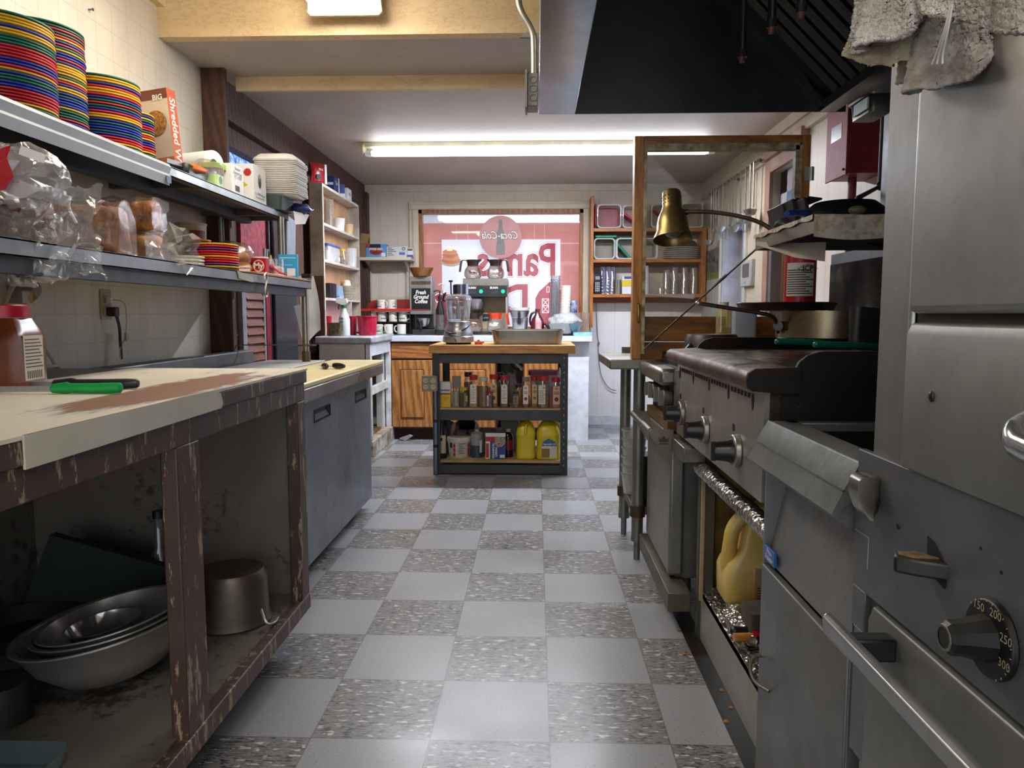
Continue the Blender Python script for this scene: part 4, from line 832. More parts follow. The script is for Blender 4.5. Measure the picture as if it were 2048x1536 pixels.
obj('jar_glass', MB().lathe([(.0005, 0), (.036, 0), (.038, .07), (.026, .1), (.026, .108)], 20), clear('#f0e6d0', .3, .1), t); obj('packets', MB().ball((0, 0, .035), .033, 10, 7).crumple(.012, 40, 2), mat('#a97a3a', .5, var=.4, sc=60), t); obj('cap', MB().cyl((0, 0, .106), (0, 0, .125), .027), mat('#d8a520', .4), t)
x_, y_ = put(701, -1.60); t = thing('tall_clear_tub', 'tall cloudy clear tub at the far end of the middle shelf', 'tub', (x_, y_, zs[1]+.001)); obj('tub_wall', MB().lathe([(.0005, 0), (.05, 0), (.052, .16), (.05, .16), (.048, .004)], 22), clear('#eeeeec', .25, .35), t)
# shelf 1
x_, y_ = put(657, -1.61); solo('black_bin', MB().rbox(.07, .17, .115, .01, z0=zs[0]+.001, c=(x_, y_), top=False).rbox(.06, .16, .11, .01, z0=zs[0]+.004, c=(x_, y_), top=False), BLK, 'small black bin on the lowest open shelf of the narrow unit', 'bin')
x_, y_ = put(674, -1.59); t = thing('blue_napkin_holder', 'pale blue napkin holder beside the black bin', 'holder', (x_, y_, zs[0]+.001)); obj('holder_base', MB().box(-.03, .03, -.06, .06, 0, .02), mat('#9fc0dc', .4), t)
for s in (-1, 1): obj('holder_side', MB().prism([(-.03, .02), (.03, .02), (.02, .105), (-.02, .105)], 'y', s*.06-.004, s*.06+.004), mat('#9fc0dc', .4), t)
x_, y_ = put(692, -1.60); sm_ = obj('saucer', MB().lathe([(.0005, 0), (.03, 0), (.052, .008), (.053, .011), (.03, .004), (.0005, .004)], 26), mat('#d0cabc', .35)); sd = sm_.data; bpy.data.objects.remove(sm_)
for i in range(9):
    o = bpy.data.objects.new('saucer', sd); COL.objects.link(o); o.location = (x_, y_, zs[0]+.001+i*.0125); tag(o, f'cream saucer, {nth(9-i)} of the saucer stack on the narrow unit', 'saucer', 'saucers on the narrow unit')
t = thing('white_cup', 'white cup turned over on the saucer stack', 'cup', (x_, y_, zs[0]+.117)); obj('cup_body', MB().lathe([(.035, 0), (.03, .04), (.02, .048), (.0005, .048)], 20), mat('#dcd9d0', .35), t)
# ---- white table under it
TX, T0, T1, TZ = -1.235, 5.46, 6.30, .915
ta = thing('white_side_table', 'chipped white painted side table with open side, left of the oak cabinets', 'table', ((XL+TX)/2, (T0+T1)/2, 0))
def TWd(mb): return mb.mv(-(XL+TX)/2, -(T0+T1)/2, 0)
obj('table_top', TWd(MB().box(XL+.05, TX+.02, T0-.02, T1, TZ-.055, TZ)), mat('#a5a6a9', .4, col2='#85878b'), ta, bev=.012)
obj('front_panel', TWd(MB().box(XL+.06, TX-.035, T0, T0+.02, .05, TZ-.055)), mat('#c9c6bd', .5, col2='#a9a498', sc=5), ta)
for (a, b) in ((T0, T0+.05), (T1-.09, T1-.01)): obj('corner_post', TWd(MB().box(TX-.045, TX, a, b, .12, TZ-.055)), mat('#cfd2da', .5, col2='#aaa79e'), ta, bev=.003)
obj('side_apron', TWd(MB().box(TX-.03, TX-.004, T0+.05, T1-.09, TZ-.15, TZ-.055)), mat('#cfd2da', .5), ta); obj('cross_rail', TWd(MB().box(TX-.05, TX-.02, T0+.05, T1-.01, .46, .52)), mat('#c9c8c2', .5), ta)
obj('inner_stile', TWd(MB().box(TX-.10, TX-.05, T1-.2, T1-.1, .12, TZ-.055)), mat('#c3c3bf', .5), ta)
obj('base_box', TWd(MB().box(XL+.06, TX+.01, T0, T1+.01, .0, .12)), mat('#b3aea3', .6, col2='#6e5a44', sc=12, var=.3), ta, bev=.004)
obj('rusty_shelf', TWd(MB().box(XL+.06, TX-.06, T0+.05, T1-.1, .12, .14)), mat('#8a6236', .6, col2='#3d2a1c', sc=11, var=.4), ta)
obj('rear_board', TWd(MB().box(XL+.06, XL+.08, T0, T1, .12, TZ-.06)), mat('#6a3a28', .6), ta)
# things on the table
p = at(689, 665, 5.62); t = thing('spray_bottle', 'white spray bottle with green collar on the white side table', 'spray bottle', (p.x, 5.62, TZ+.001))
obj('bottle_body', MB().lathe([(.0005, 0), (.040, 0), (.043, .006), (.043, .125), (.036, .15), (.018, .195), (.016, .215), (.0005, .215)], 24), mat('#cfd4d6', .35, var=.06), t)
obj('collar', MB().cyl((0, 0, .212), (0, 0, .235), .02), mat('#1d6b4e', .4), t); obj('trigger_head', MB().prism([(-.06, .255), (-.055, .285), (.02, .285), (.03, .25), (.012, .235), (-.015, .235)], 'y', -.014, .014), WHT, t); obj('trigger', MB().tube([(-.03, 0, .25), (-.045, 0, .22), (-.04, 0, .2)], .005, smooth=1), mat('#1d6b4e', .4), t)
lettering('de\nen', .032, (-.012, -.0445, .12), FRONT, mat('#1f4a35', .5), t, bold=.0008, line=.8)
for i in range(4): obj('label_text_line', MB().cbox((-.014, -.0428, .085-.012*i), (.03, .002, .003)), INK, t)
p = at(735, 665, 5.75); t = thing('red_bucket', 'red plastic bucket with wire bail on the white side table', 'bucket', (p.x, 5.75, TZ+.001))
obj('bucket_wall', MB().lathe([(.0005, 0), (.063, 0), (.066, .005), (.078, .14), (.084, .142), (.084, .152), (.078, .152), (.064, .01), (.0005, .008)], 32), mat('#b5143a', .35, var=.08), t)
obj('bail', MB().tube([(-.085, 0, .14), (-.095, -.01, .11), (-.085, -.03, .085), (-.083, -.04, .08)], .0022, smooth=1), STD, t)
for (px, py0, py1, lab, w_) in ((655, 626, 664, 'red tumbler behind the spray bottle, nearest the shelf unit side', .035), (706, 625, 662, 'dark red tumbler between the spray bottle and the red bucket', .032)):
    p = at(px, 664, 5.80); t = thing('red_tumbler', lab, 'tumbler', (p.x, 5.80, TZ+.001)); obj('tumbler_wall', MB().lathe([(.0005, 0), (w_*.8, 0), (w_, .15), (w_*.93, .15), (w_*.72, .005)], 20), mat('#a5182f', .35), t)
p = at(668, 660, 5.52); tag(obj('scrub_pad', MB().rbox(.10, .03, .10, .014).crumple(.006, 30, 3), mat('#5a4a30', .8, var=.4, sc=40), None, 0, 35, (p.x, 5.535, TZ+.001)), 'brown scrubbing pad leaning against the spray bottle', 'scrubber')
p = at(668, 640, 5.72); tag(obj('red_cloth', MB().ball((0, 0, .06), 1, 16, 10).sc(.05, .04, .06).crumple(.02, 20, 5), mat('#8d1526', .7), None, 0, 35, (p.x, 5.75, TZ+.005)), 'crumpled red cloth behind the brown scrubbing pad', 'cloth')
# ================================================================== back wall shelf with boxes
S0, S1 = at(719, 520, 6.93).x, at(822, 520, 6.93).x; SZ = at(770, 514, 6.93).z
wsf = thing('bracket_shelf', 'small white wall shelf on two metal brackets left of the back window', 'shelf', ((S0+S1)/2, 7.06, SZ-.03)); q0 = Vector(((S0+S1)/2, 7.06, SZ-.03))
obj('shelf_board', MB().box(S0, S1, 6.93, 7.195, SZ-.03, SZ).mv(*(-q0)), TRIMW, wsf, bev=.003)
for px in (737, 813):
    x = at(px, 560, 7.1).x; obj('bracket', MB().box(x-.012, x+.012, 7.17, 7.19, SZ-.40, SZ-.03).prism([(6.97, SZ-.03), (7.18, SZ-.03), (7.18, SZ-.13), (7.10, SZ-.07)], 'x', x-.006, x+.006).mv(*(-q0)), mat('#c9c1ac', .4), wsf)
def bx_at(name, label, px0, py0, px1, py1, Y, dep, col, z=None, **k):
    x0, x1, z0, z1 = bb(px0, py0, px1, py1, Y); z0 = z0 if z is None else z
    return carton(name, label, 'box', ((x0+x1)/2, Y+dep/2, z0), (x1-x0, dep, z1-z0), col, **k), x1-x0, z1-z0
t, w_, h_ = bx_at('cardboard_box', 'open brown cardboard box at the left end of the bracket shelf', 716, 486, 735, 514, 6.96, .16, '#8a6a48', SZ+.001)
obj('open_flap', MB().add([(-w_/2, -.08, h_), (w_/2, -.08, h_), (w_/2+.02, -.03, h_+.085), (-w_/2+.01, -.03, h_+.10)], [(0, 1, 2, 3)]), mat('#a07e58', .6), t)
t, w_, h_ = bx_at('cocoa_box', 'open blue and red hot cocoa carton on the bracket shelf', 732, 488, 772, 514, 6.955, .14, '#5e93cc', SZ+.001)
panel(t, -w_/2, w_/2-.05, h_*.72, h_*.99, -.0703, '#16161a', 'open_top'); obj('red_banner', MB().lathe([(.0005, -.0712), (.062, -.0712)], 22, (0, 0, h_*.42), 'y', 1, .5), mat('#a8202b', .5), t); lettering('SWISS MISS', .026, (0, -.0722, h_*.6), FRONT, WHT, t, bold=.0012); obj('brown_band', MB().lathe([(.0005, -.0718), (.035, -.0718)], 18, (0, 0, h_*.32), 'y', 1, .4), mat('#6b2a22', .5), t)
panel(t, w_/2-.045, w_/2-.005, .005, .04, -.0705, '#e4e4e4'); obj('round_badge', MB().lathe([(.0005, -.0712), (.018, -.0712)], 16, (-w_/2+.02, 0, h_*.88), 'y'), mat('#b5323a', .5), t)
t, w_, h_ = bx_at('white_shipping_carton', 'long white carton with printed text on the bracket shelf', 773, 493, 815, 514, 6.955, .14, '#cfcfcb', SZ+.001)
for i in range(5): panel(t, -w_/2+.01, -w_/2+.05+.02*(i % 3), h_*.82-.016*i, h_*.82-.016*i+.006, -.0705, '#4a4c52', 'label_text_line')
panel(t, w_*.1, w_*.38, .02, .045, -.0705, '#5c6cae'); obj('recycling_mark', MB().lathe([(.010, -.0712), (.017, -.0712)], 6, (w_*.32, 0, h_*.78), 'y'), INK, t)
t, w_, h_ = bx_at('small_open_carton', 'small open white carton at the right end of the bracket shelf', 814, 498, 826, 514, 6.95, .09, '#d8d6dc', SZ+.001); panel(t, -w_/2+.006, w_/2-.006, h_*.8, h_*.98, -.0453, '#4a3a30', 'open_top'); panel(t, -w_/2, w_/2, .0, .02, -.0452, '#454a8c')
th = at(730, 411, 7.18); solo('wall_switch', MB().box(th.x-.03, th.x+.03, 7.175, 7.199, th.z-.045, th.z+.045), mat('#b9bdc4', .4), 'small grey wall control box in the back left corner', 'switch', bev=.006)
# ================================================================== back counter and oak cabinets
KX0, KX1, KY, KZ = at(778, 680, 6.22).x, at(1184, 680, 6.22).x, 6.22, .895
bk = thing('back_counter', 'long white laminate back counter under the window on oak cabinets', 'counter', ((KX0+KX1)/2, 6.7, 0)); ko = Vector(((KX0+KX1)/2, 6.7, 0))
def KW(mb): return mb.mv(*(-ko))
obj('worktop', KW(MB().box(KX0, KX1, KY-.02, 7.17, KZ-.045, KZ)), mat('#c9cdd6', .35, var=.05), bk, bev=.004)
OK2 = wood('#b07a42', '#7d4a20', .4, 5, (3, 3, .3)); OK3 = wood('#a8703a', '#74421c', .4, 5, (.3, 3, 3)); OKD = wood('#5e3318', '#3d200f', .5, 4, (3, 3, .4))
cx1 = at(1128, 760, 6.25).x; gx0, gx1 = at(993, 760, 6.25).x, at(1046, 760, 6.25).x
dcol = mat('#2a1710', .7)
obj('carcass', KW(MB().box(KX0, gx0, KY+.03, 7.1, .10, KZ-.045).box(gx1, cx1, KY+.03, 7.1, .10, KZ-.045)), OKD, bk)
obj('toe_kick', KW(MB().box(KX0+.02, cx1, KY+.10, KY+.12, 0, .10)), dcol, bk)
obj('side_panel', KW(MB().box(cx1, KX1-.02, KY+.06, 7.15, 0, KZ-.045)), mat('#d3d6dd', .5), bk)
def raised_door(px0, px1, z0, z1, name='door'):
    x0, x1 = at(px0, 760, KY).x, at(px1, 760, KY).x
    d = obj(name, KW(MB().box(x0, x1, KY+.005, KY+.03, z0, z1)), OK2 if name == 'door' else OK3, bk, bev=.004)
    if name == 'door':
        f = .085
        obj('panel_groove', KW(MB().box(x0+f-.012, x1-f+.012, KY+.001, KY+.006, z0+f-.012, z1-f+.012)), wood('#7d4c24', '#60381a', .4, 5, (3, 3, .3)), d)
        obj('raised_panel', KW(MB().box(x0+f, x1-f, KY-.006, KY+.004, z0+f, z1-f)), OK2, d, bev=.008)
    return d
raised_door(783, 866, .115, .69); raised_door(783, 866, .705, .835, 'drawer_front'); raised_door(872, 990, .115, .69); raised_door(872, 990, .705, .835, 'drawer_front'); raised_door(1049, 1124, .115, .69); raised_door(1049, 1124, .705, .835, 'drawer_front')
solo('grey_flashlight', MB().prism([(at(800, 862, 6.24).x, .02), (at(820, 862, 6.24).x, .05), (at(826, 862, 6.24).x, .04), (at(812, 872, 6.24).x, .0)], 'y', 6.2, 6.24), mat('#8f9199', .5), 'small grey paper scrap under the left oak cabinet door', 'scrap')
# cords and trap in the gap between the cabinets
solo('drain_pipe', MB().tube([(gx1-.06, 6.75, 0), (gx1-.10, 6.7, .45), (gx1-.02, 6.72, .85)], .02, smooth=1), mat('#a39b84', .5), 'grey pipe rising in the gap between the oak cabinets', 'pipe')
solo('black_cord_bundle', MB().tube([(gx0+.1, 6.5, .84), (gx0+.14, 6.5, .70), (gx0+.11, 6.5, .62), (gx0+.2, 6.5, .58), (gx0+.18, 6.5, .75)], .006, smooth=2).tube([(gx0+.14, 6.5, .84), (gx0+.19, 6.5, .66), (gx0+.24, 6.5, .60)], .006, smooth=2), BLK, 'black cords dangling in the gap between the oak cabinets', 'cord')
solo('white_drain_hose', MB().tube([(gx0+.04, 6.4, .82), (gx0+.12, 6.38, .70), (gx0+.22, 6.38, .60)], .014, smooth=1), mat('#c9c5bc', .5), 'pale drain hose slanting down in the gap between the oak cabinets', 'hose')
# ---- mug rack
MY = 6.62
def mx(px, Y=MY): return at(px, 640, Y).x
rk = thing('mug_rack', 'two-tier rack with a black tray and a red tray for white mugs', 'rack', (mx(778), MY+.02, KZ)); ro = Vector((mx(778), MY+.02, KZ))
z1, z2 = 1.012, 1.12
obj('teal_mat', MB().box(mx(752), mx(824), MY-.12, MY+.1, KZ+.0005, KZ+.006).mv(*(-ro)), mat('#1d6a72', .5), rk)
obj('black_tray', MB().box(mx(738), mx(822), MY-.02, MY+.12, z1-.008, z1).mv(*(-ro)), BLK, rk, bev=.003)
obj('red_tray', MB().box(mx(718), mx(824), MY-.03, MY+.13, z2-.008, z2).box(mx(718), mx(824), MY-.032, MY-.028, z2-.012, z2+.010).mv(*(-ro)), mat('#b3251d', .35), rk, bev=.003)
for x in (mx(741), mx(820)):
    for y in (MY+.0, MY+.115): obj('rack_post', MB().cyl((x, y, KZ), (x, y, z2-.008), .005).mv(*(-ro)), BLK, rk)
solo('black_backboard', MB().box(mx(745), mx(826), MY+.135, MY+.145, KZ, z2-.02), BLK, 'black board behind the mug rack', 'board')
def mug(label, px, Y, z, ang, group='white mugs by the coffee grinder'):
    if 'mug' not in _M:
        t = thing('coffee_mug', label, 'mug', (mx(px, Y), Y, z), ang, group)
        obj('mug_body', MB().lathe([(.0005, 0), (.036, 0), (.039, .004), (.039, .088), (.036, .09), (.035, .006), (.0005, .005)], 26), mat('#d7d3c8', .3, var=.05), t)
        obj('mug_handle', MB().tube([(.037, 0, .074), (.058, 0, .074), (.066, 0, .05), (.058, 0, .024), (.037, 0, .018)], .0055, smooth=2), mat('#d7d3c8', .3, var=.05), t)
        g = MB()
        for k, (a0, a1, z0, z3) in enumerate(((200, 330, .07, .074), (215, 315, .055, .062), (205, 325, .042, .045), (220, 310, .022, .036))):
            for i in range(8 if k != 1 else 6):
                b0, b1 = radians(a0+(a1-a0)*i/8), radians(a0+(a1-a0)*(i+.7)/8); g.add([(.0393*cos(b0), .0393*sin(b0), z0), (.0393*cos(b1), .0393*sin(b1), z0), (.0393*cos(b1), .0393*sin(b1), z3), (.0393*cos(b0), .0393*sin(b0), z3)], [(0, 1, 2, 3)])
        obj('printed_band', g, mat('#27392f', .5), t); _M['mug'] = t; return t
    return dup(_M['mug'], (mx(px, Y), Y, z), ang, label, group)
for px, z, a, lab in ((757, KZ+.007, 0, 'white printed mug half hidden behind the red bucket, bottom row'), (777, KZ+.007, radians(-110), 'white printed mug in the middle of the bottom row, handle to the front'), (803, KZ+.007, pi, 'white printed mug at the right of the bottom row, handle to the left'),
                      (746, z1+.001, .5, 'white printed mug at the left end of the middle row'), (764, z1+.001, .9, 'second white printed mug from the left in the middle row'), (786, z1+.001, pi*.5, 'third white printed mug from the left in the middle row'), (806, z1+.001, 0, 'white printed mug at the right end of the middle row, handle to the right'),
                      (763, z2+.001, radians(-25), 'left one of the two white mugs on the red tray'), (783, z2+.001, radians(80), 'right one of the two white mugs on the red tray')):
    mug(lab, px, MY-.06 if z < z1 else MY+.04, z, a)
solo('red_round_tray', MB().prism([(mx(747)+.07*cos(a)*1.2, z2+.001+.088*sin(a)) for a in [pi*i/16 for i in range(17)]], 'y', MY+.10, MY+.11), mat('#93261c', .45), 'round-topped red tray standing behind the mugs on the red tray', 'tray')
solo('red_flat_tray', MB().box(mx(790), mx(825), MY+.10, MY+.115, z2+.001, z2+.095), mat('#8d2319', .45), 'rectangular red tray standing behind the mugs beside the grinder', 'tray', bev=.004)
# ---- coffee grinder with wooden bowl
GY = 6.60
x0, x1, z0, z3 = bb(819, 553, 864, 629, GY); gz0 = z0
gr = thing('coffee_grinder', 'grey coffee grinder with a black Fresh Ground Coffee sign', 'coffee grinder', ((x0+x1)/2, GY+.1, KZ+.001)); w_ = x1-x0; hz = z0-KZ; hh = z3-KZ
GRY = steel('#8b8984', .4, .2, metal=.5)
obj('hopper_case', MB().box(-w_/2, w_/2+.0, -.10, .12, hz, hh), GRY, gr, bev=.004)
obj('sight_window', MB().box(-w_/2+.018, w_/2-.012, -.102, -.10, hh-.072, hh-.042), mat('#5d4a35', .3, sc=60, var=.4), gr)
obj('sign', MB().box(-w_/2+.018, w_/2-.014, -.102, -.10, hz+.035, hh-.105), mat('#0f0f11', .35), gr)
lettering('Fresh\nGround\nCoffee', .05, (0.0, -.1035, hz+.155), FRONT, PAPER, gr, bold=.001, shear=.25, line=.8, sx=.85)
obj('red_sign_line', MB().box(-w_/2+.02, w_/2-.016, -.103, -.102, hz+.038, hz+.044), mat('#a31d24', .5), gr)
for sx_ in (-1, 1):
    for zz in (hz+.012, hh-.03, hh-.09): obj('screw', MB().ball((sx_*(w_/2-.015), -.101, zz), .005, 8, 6), STL, gr)
obj('grinder_base', MB().box(-w_/2+.02, w_/2+.03, -.11, .12, 0, .05).box(-w_/2+.04, w_/2, -.02, .12, .05, hz), mat('#2b2a2a', .35), gr, bev=.006)
obj('basket_funnel', MB().lathe([(.0005, 0), (.035, .0), (.06, .045), (.065, .075), (.0005, .075)], 22, (.02, -.055, .075)), steel('#a3a2a0', .2, .1), gr); obj('funnel_handle', MB().box(-.005, .015, -.135, -.115, .05, .125), BLK, gr)
bw = thing('brown_bowl', 'amber brown ribbed bowl on top of the coffee grinder', 'bowl', ((x0+x1)/2+.005, GY+.03, z3+.002))
obj('bowl_wall', MB().lathe([(.0005, 0), (.07, 0), (.076, .006), (.112, .07), (.115, .075), (.11, .075), (.073, .01), (.0005, .006)], 40), mat('#8b5a22', .25, col2='#6b4118', st=(30, 30, 1), sc=4), bw)
# ---- syrup pump bottles
def pump_bottle(label, px, Y, H, col, pcol, lab=None):
    t = thing('pump_bottle', label, 'bottle', (mx(px, Y), Y, KZ+.001))
    obj('bottle_body', MB().lathe([(.0005, 0), (.036, 0), (.038, .005), (.038, H*.55), (.016, H*.72), (.015, H*.8), (.0005, H*.8)], 22), mat(col, .25), t)
    obj('pump', MB().cyl((0, 0, H*.8), (0, 0, H*.86), .018).cyl((0, 0, H*.86), (0, 0, H*.97), .006).tube([(.01, 0, H*.97), (-.03, 0, H*.99), (-.055, 0, H*.955)], .007, smooth=1), mat(pcol, .4), t)
    if lab: obj('bottle_label', MB().lathe([(.0385, H*.12), (.0385, H*.45)], 22), mat(lab, .5, var=.35, sc=60), t)
    return t
pump_bottle('black syrup bottle with black pump beside the coffee grinder', 880, 6.55, .40, '#161416', '#141416', '#5a544a')
pump_bottle('dark syrup bottle with white curved pump behind the black one', 889, 6.8, .47, '#6a2a35', '#d9d8d4')
# ---- coffee brewer with carafes
BY = 6.72
x0, x1, z0, z1_ = bb(926, 557, 1014, 660, BY); bwid = x1-x0; H = z1_-KZ
br = thing('coffee_brewer', 'two-head commercial coffee brewer with black control panels and green lights', 'coffee maker', ((x0+x1)/2, BY+.15, KZ+.001))
def bz(py): return at(970, py, BY).z-KZ
obj('warmer_top', MB().box(-bwid/2, bwid/2+.004, -.15, .2, bz(572), H), steel('#8d8a80', .3, .3, metal=.7), br, bev=.005)
obj('control_head', MB().box(-bwid/2, bwid/2, -.15, .15, bz(594), bz(572)), mat('#1d1f20', .3), br, bev=.003)
obj('back_panel', MB().box(-bwid/2, bwid/2, .05, .2, .02, bz(594)), mat('#c2b18f', .4, var=.12), br); obj('side_rail', MB().box(bwid/2-.012, bwid/2+.002, -.14, .2, 0.02, bz(594)), STL, br)
obj('base_plate', MB().box(-bwid/2, bwid/2, -.18, .2, 0, .028), steel('#4a4a4a', .35, .3), br, bev=.003)
for px, tx in ((962, 944), (1006, 988)):
    obj('green_light', MB().ball((at(px, 583, BY).x-(x0+x1)/2, -.152, bz(583)), .017, 14, 9, 1, .5, 1), glow('#1fd08a', 2.2), br)
    lettering('BUNN', .026, (at(tx, 576, BY).x-(x0+x1)/2, -.1515, bz(576)), FRONT, WHT, br, bold=.001)
    obj('switch_row', MB().box(at(tx-8, 585, BY).x-(x0+x1)/2, at(tx+8, 585, BY).x-(x0+x1)/2, -.1515, -.15, bz(588), bz(581)), mat('#3a3d3f', .4, var=.5, sc=200), br)
obj('brew_funnel', MB().lathe([(.05, 0), (.072, .05), (.075, .095), (.0005, .095)], 24, (at(950, 600, BY).x-(x0+x1)/2, -.06, bz(619))), STL, br)
obj('brew_funnel_cone', MB().lathe([(.0005, -.05), (.03, -.05), (.075, .0)], 24, (at(953, 620, BY).x-(x0+x1)/2, -.05, bz(622))), mat('#3b3430', .35), br)
obj('warning_plate', MB().box(at(962, 634, BY).x-(x0+x1)/2, at(981, 634, BY).x-(x0+x1)/2, .046, .05, bz(643), bz(628)), mat('#2e2c29', .4), br); lettering('CLEAN', .02, (at(967, 636, BY).x-(x0+x1)/2, .045, bz(636)), FRONT, PAPER, br)
def carafe(label, x, y, z, ang, col, hot=True):
    t = thing('coffee_carafe', label, 'carafe', (x, y, z), ang, 'glass coffee carafes')
    obj('glass_globe', MB().lathe([(.0005, 0), (.062, .0), (.078, .02), (.082, .045), (.074, .08), (.05, .115), (.043, .125)], 26), clear('#e6ddd4' if hot else '#f4f4f2', .35, .12, '#b59a86' if hot else '#d8d8d4'), t)
    obj('collar', MB().lathe([(.05, .112), (.052, .135), (.062, .168), (.05, .165), (.04, .14)], 26).mv(0, 0, 0), mat(col, .35), t)
    obj('spout', MB().add([(-.03, -.045, .166), (-.03, .045, .166), (-.085, 0, .176), (-.045, 0, .13)], [(0, 2, 1), (0, 3, 2), (1, 2, 3)]), mat(col, .35), t, smooth=0)
    obj('carafe_handle', MB().loft([[(x_+a*.010, b*.012, z_) for a, b in ((-1, -1), (1, -1), (1, 1), (-1, 1))] for x_, z_ in ((.045, .155), (.085, .168), (.105, .155), (.112, .12), (.12, .06))]), mat(col, .35), t)
    obj('white_print', MB().grid(lambda u, v: Vector((.0805*cos(-2.1+1.0*u), .0805*sin(-2.1+1.0*u), .045+.028*v+.006*sin(u*9))), 8, 2), mat('#cfcac2', .5), t)
    return t
zt_ = KZ+H+.002
carafe('empty glass carafe with red handle on top of the coffee brewer, at left', at(946, 550, BY+.05).x, BY+.05, zt_, pi+.15, '#2a1a16')
carafe('empty glass carafe with dark brown collar on top of the coffee brewer, at right', at(991, 550, BY+.05).x, BY+.05, zt_, -.1, '#2a1a16')
cf = carafe('glass carafe with bright orange collar on the brewer base', at(991, 655, BY-.03).x, BY-.03, KZ+.03, -.2, '#e8431c', False)
carafe('dark carafe half hidden behind the food processor', at(948, 655, BY-.03).x, BY-.03, KZ+.03, pi-.3, '#2a1a16')
solo('red_handle_sleeve', MB().tube([(at(925, 548, 6.72).x, 6.7, at(925, 548, 6.72).z), (at(931, 528, 6.72).x, 6.7, at(931, 528, 6.72).z)], .007, smooth=0), mat('#b3202a', .4), 'red sleeve on the handle of the left carafe', 'handle sleeve') if False else None
# ---- filter basket, jug, cups, bowl
FY = 6.55
x0, x1, z0, z1_ = bb(1024, 633, 1056, 664, FY)
t = thing('steel_canister', 'tall steel canister under the steel filter basket on the back counter', 'canister', ((x0+x1)/2, FY, KZ+.001)); obj('canister_wall', MB().lathe([(.0005, 0), (.062, 0), (.065, .005), (.072, .15), (.076, .155), (.07, .155), (.06, .006)], 30), steel('#b5b6b8', .18, .1), t)
t = thing('filter_basket', 'steel brew basket with a fluted white paper filter', 'brew basket', ((x0+x1)/2-.005, FY, KZ+.158)); obj('basket_wall', MB().lathe([(.0005, 0), (.07, 0), (.085, .05), (.09, .055), (.085, .06), (.07, .004)], 32), steel('#8f8f90', .2, .1), t)
obj('paper_filter', MB().lathe([(.06, .02), (.092, .085), (.0925, .087)], 60).sc(1).crumple(.0015, 60, 2), mat('#dcdcd8', .7), t); obj('basket_handle', MB().box(-.013, .013, -.10, -.085, -.06, .05), BLK, t, bev=.004)
JY = 6.55; jx = at(1075, 640, JY).x
solo('black_drip_tray', MB().rbox(.19, .15, .03, .02, z0=KZ+.001, c=(at(1076, 660, JY).x, JY)), BLK, 'black tray under the syrup jug and squeeze bottle', 'tray')
t = thing('syrup_jug', 'dark red syrup jug with loop handle on the black tray', 'jug', (jx, JY+.02, KZ+.032)); obj('jug_body', MB().lathe([(.0005, 0), (.058, 0), (.062, .06), (.05, .11), (.022, .155), (.018, .18), (.022, .182), (.022, .2), (.0005, .2)], 24), mat('#5b1a22', .25), t); obj('jug_handle', MB().tube([(-.018, 0, .175), (-.055, 0, .16), (-.07, 0, .10), (-.058, 0, .055)], .01, smooth=2), mat('#2b1216', .3), t)
t = thing('white_squeeze_bottle', 'small clear squeeze bottle with white cap in front of the syrup jug', 'bottle', (jx+.008, JY-.05, KZ+.032)); obj('bottle_body', MB().lathe([(.0005, 0), (.03, 0), (.03, .09), (.018, .105), (.0005, .106)], 20), mat('#c79a9c', .35), t); obj('bottle_cap', MB().cyl((0, 0, .1), (0, 0, .118), .018).cyl((0, 0, .118), (0, 0, .14), .005), WHT, t)
CYp = 6.78
def cups(px, ytop, ybot, Y, n, r, col, lab, grp, name, m):
    z0 = KZ+.001; zt = at(px, ytop, Y).z; pitch = (zt-z0-.11)/(n-1); x = at(px, 600, Y).x
    mb = MB().lathe([(.0005, 0), (r*.68, 0), (r*.95, .10), (r, .105), (r, .11), (r*.93, .11), (r*.64, .004)], 20); o0 = obj(name, mb, m); me = o0.data; bpy.data.objects.remove(o0)
    for i in range(n):
        o = bpy.data.objects.new(name, me); COL.objects.link(o); o.location = (x+.0012*i*(1 if px > 1110 else .2), Y, z0+i*pitch); o.rotation_euler = (0, 0, i)
        tag(o, lab.format(nth(n-i)), 'cup', grp)
cups(1110, 551, 660, CYp, 14, .047, '#fff', 'clear plastic cup, {} of the tall clear stack before the banner', 'clear cups on the back counter', 'plastic_cup', clear('#f4f4f6', .28, .13, '#dfe0e8'))
cups(1129, 571, 660, 6.66, 14, .046, '#fff', 'white paper cup, {} of the white stack on the back counter', 'paper cups on the back counter', 'paper_cup', mat('#dad7cb', .5, var=.04))
t = thing('blue_can', 'blue and silver drink can behind the white cup stack', 'can', (at(1147, 610, 6.95).x, 6.95, at(1147, 621, 6.95).z-.02)); obj('can_body', MB().lathe([(.0005, 0), (.03, 0), (.034, .008), (.034, .10), (.028, .112), (.0005, .112)], 20), mat('#1f4fa0', .25, col2='#c9ced8', sc=25), t); obj('can_lid', MB().cyl((0, 0, .112), (0, 0, .115), .028), STL, t)
solo('can_stand_box', MB().box(at(1140, 640, 6.9).x, at(1166, 640, 6.9).x, 6.9, 7.05, KZ+.001, at(1147, 621, 6.95).z-.021), mat('#a58d86', .6), 'small tan box under the blue can', 'box')
sbx = at(1127, 650, 6.5).x
t = thing('steel_bowl', 'wide steel bowl full of plastic film at the right end of the back counter', 'bowl', (sbx, 6.5, KZ+.001)); obj('bowl_wall', MB().lathe([(.0005, 0), (.08, 0), (.13, .035), (.172, .10), (.176, .104), (.168, .103), (.125, .04), (.0005, .008)], 40), steel('#9c9e98', .12, .1), t)
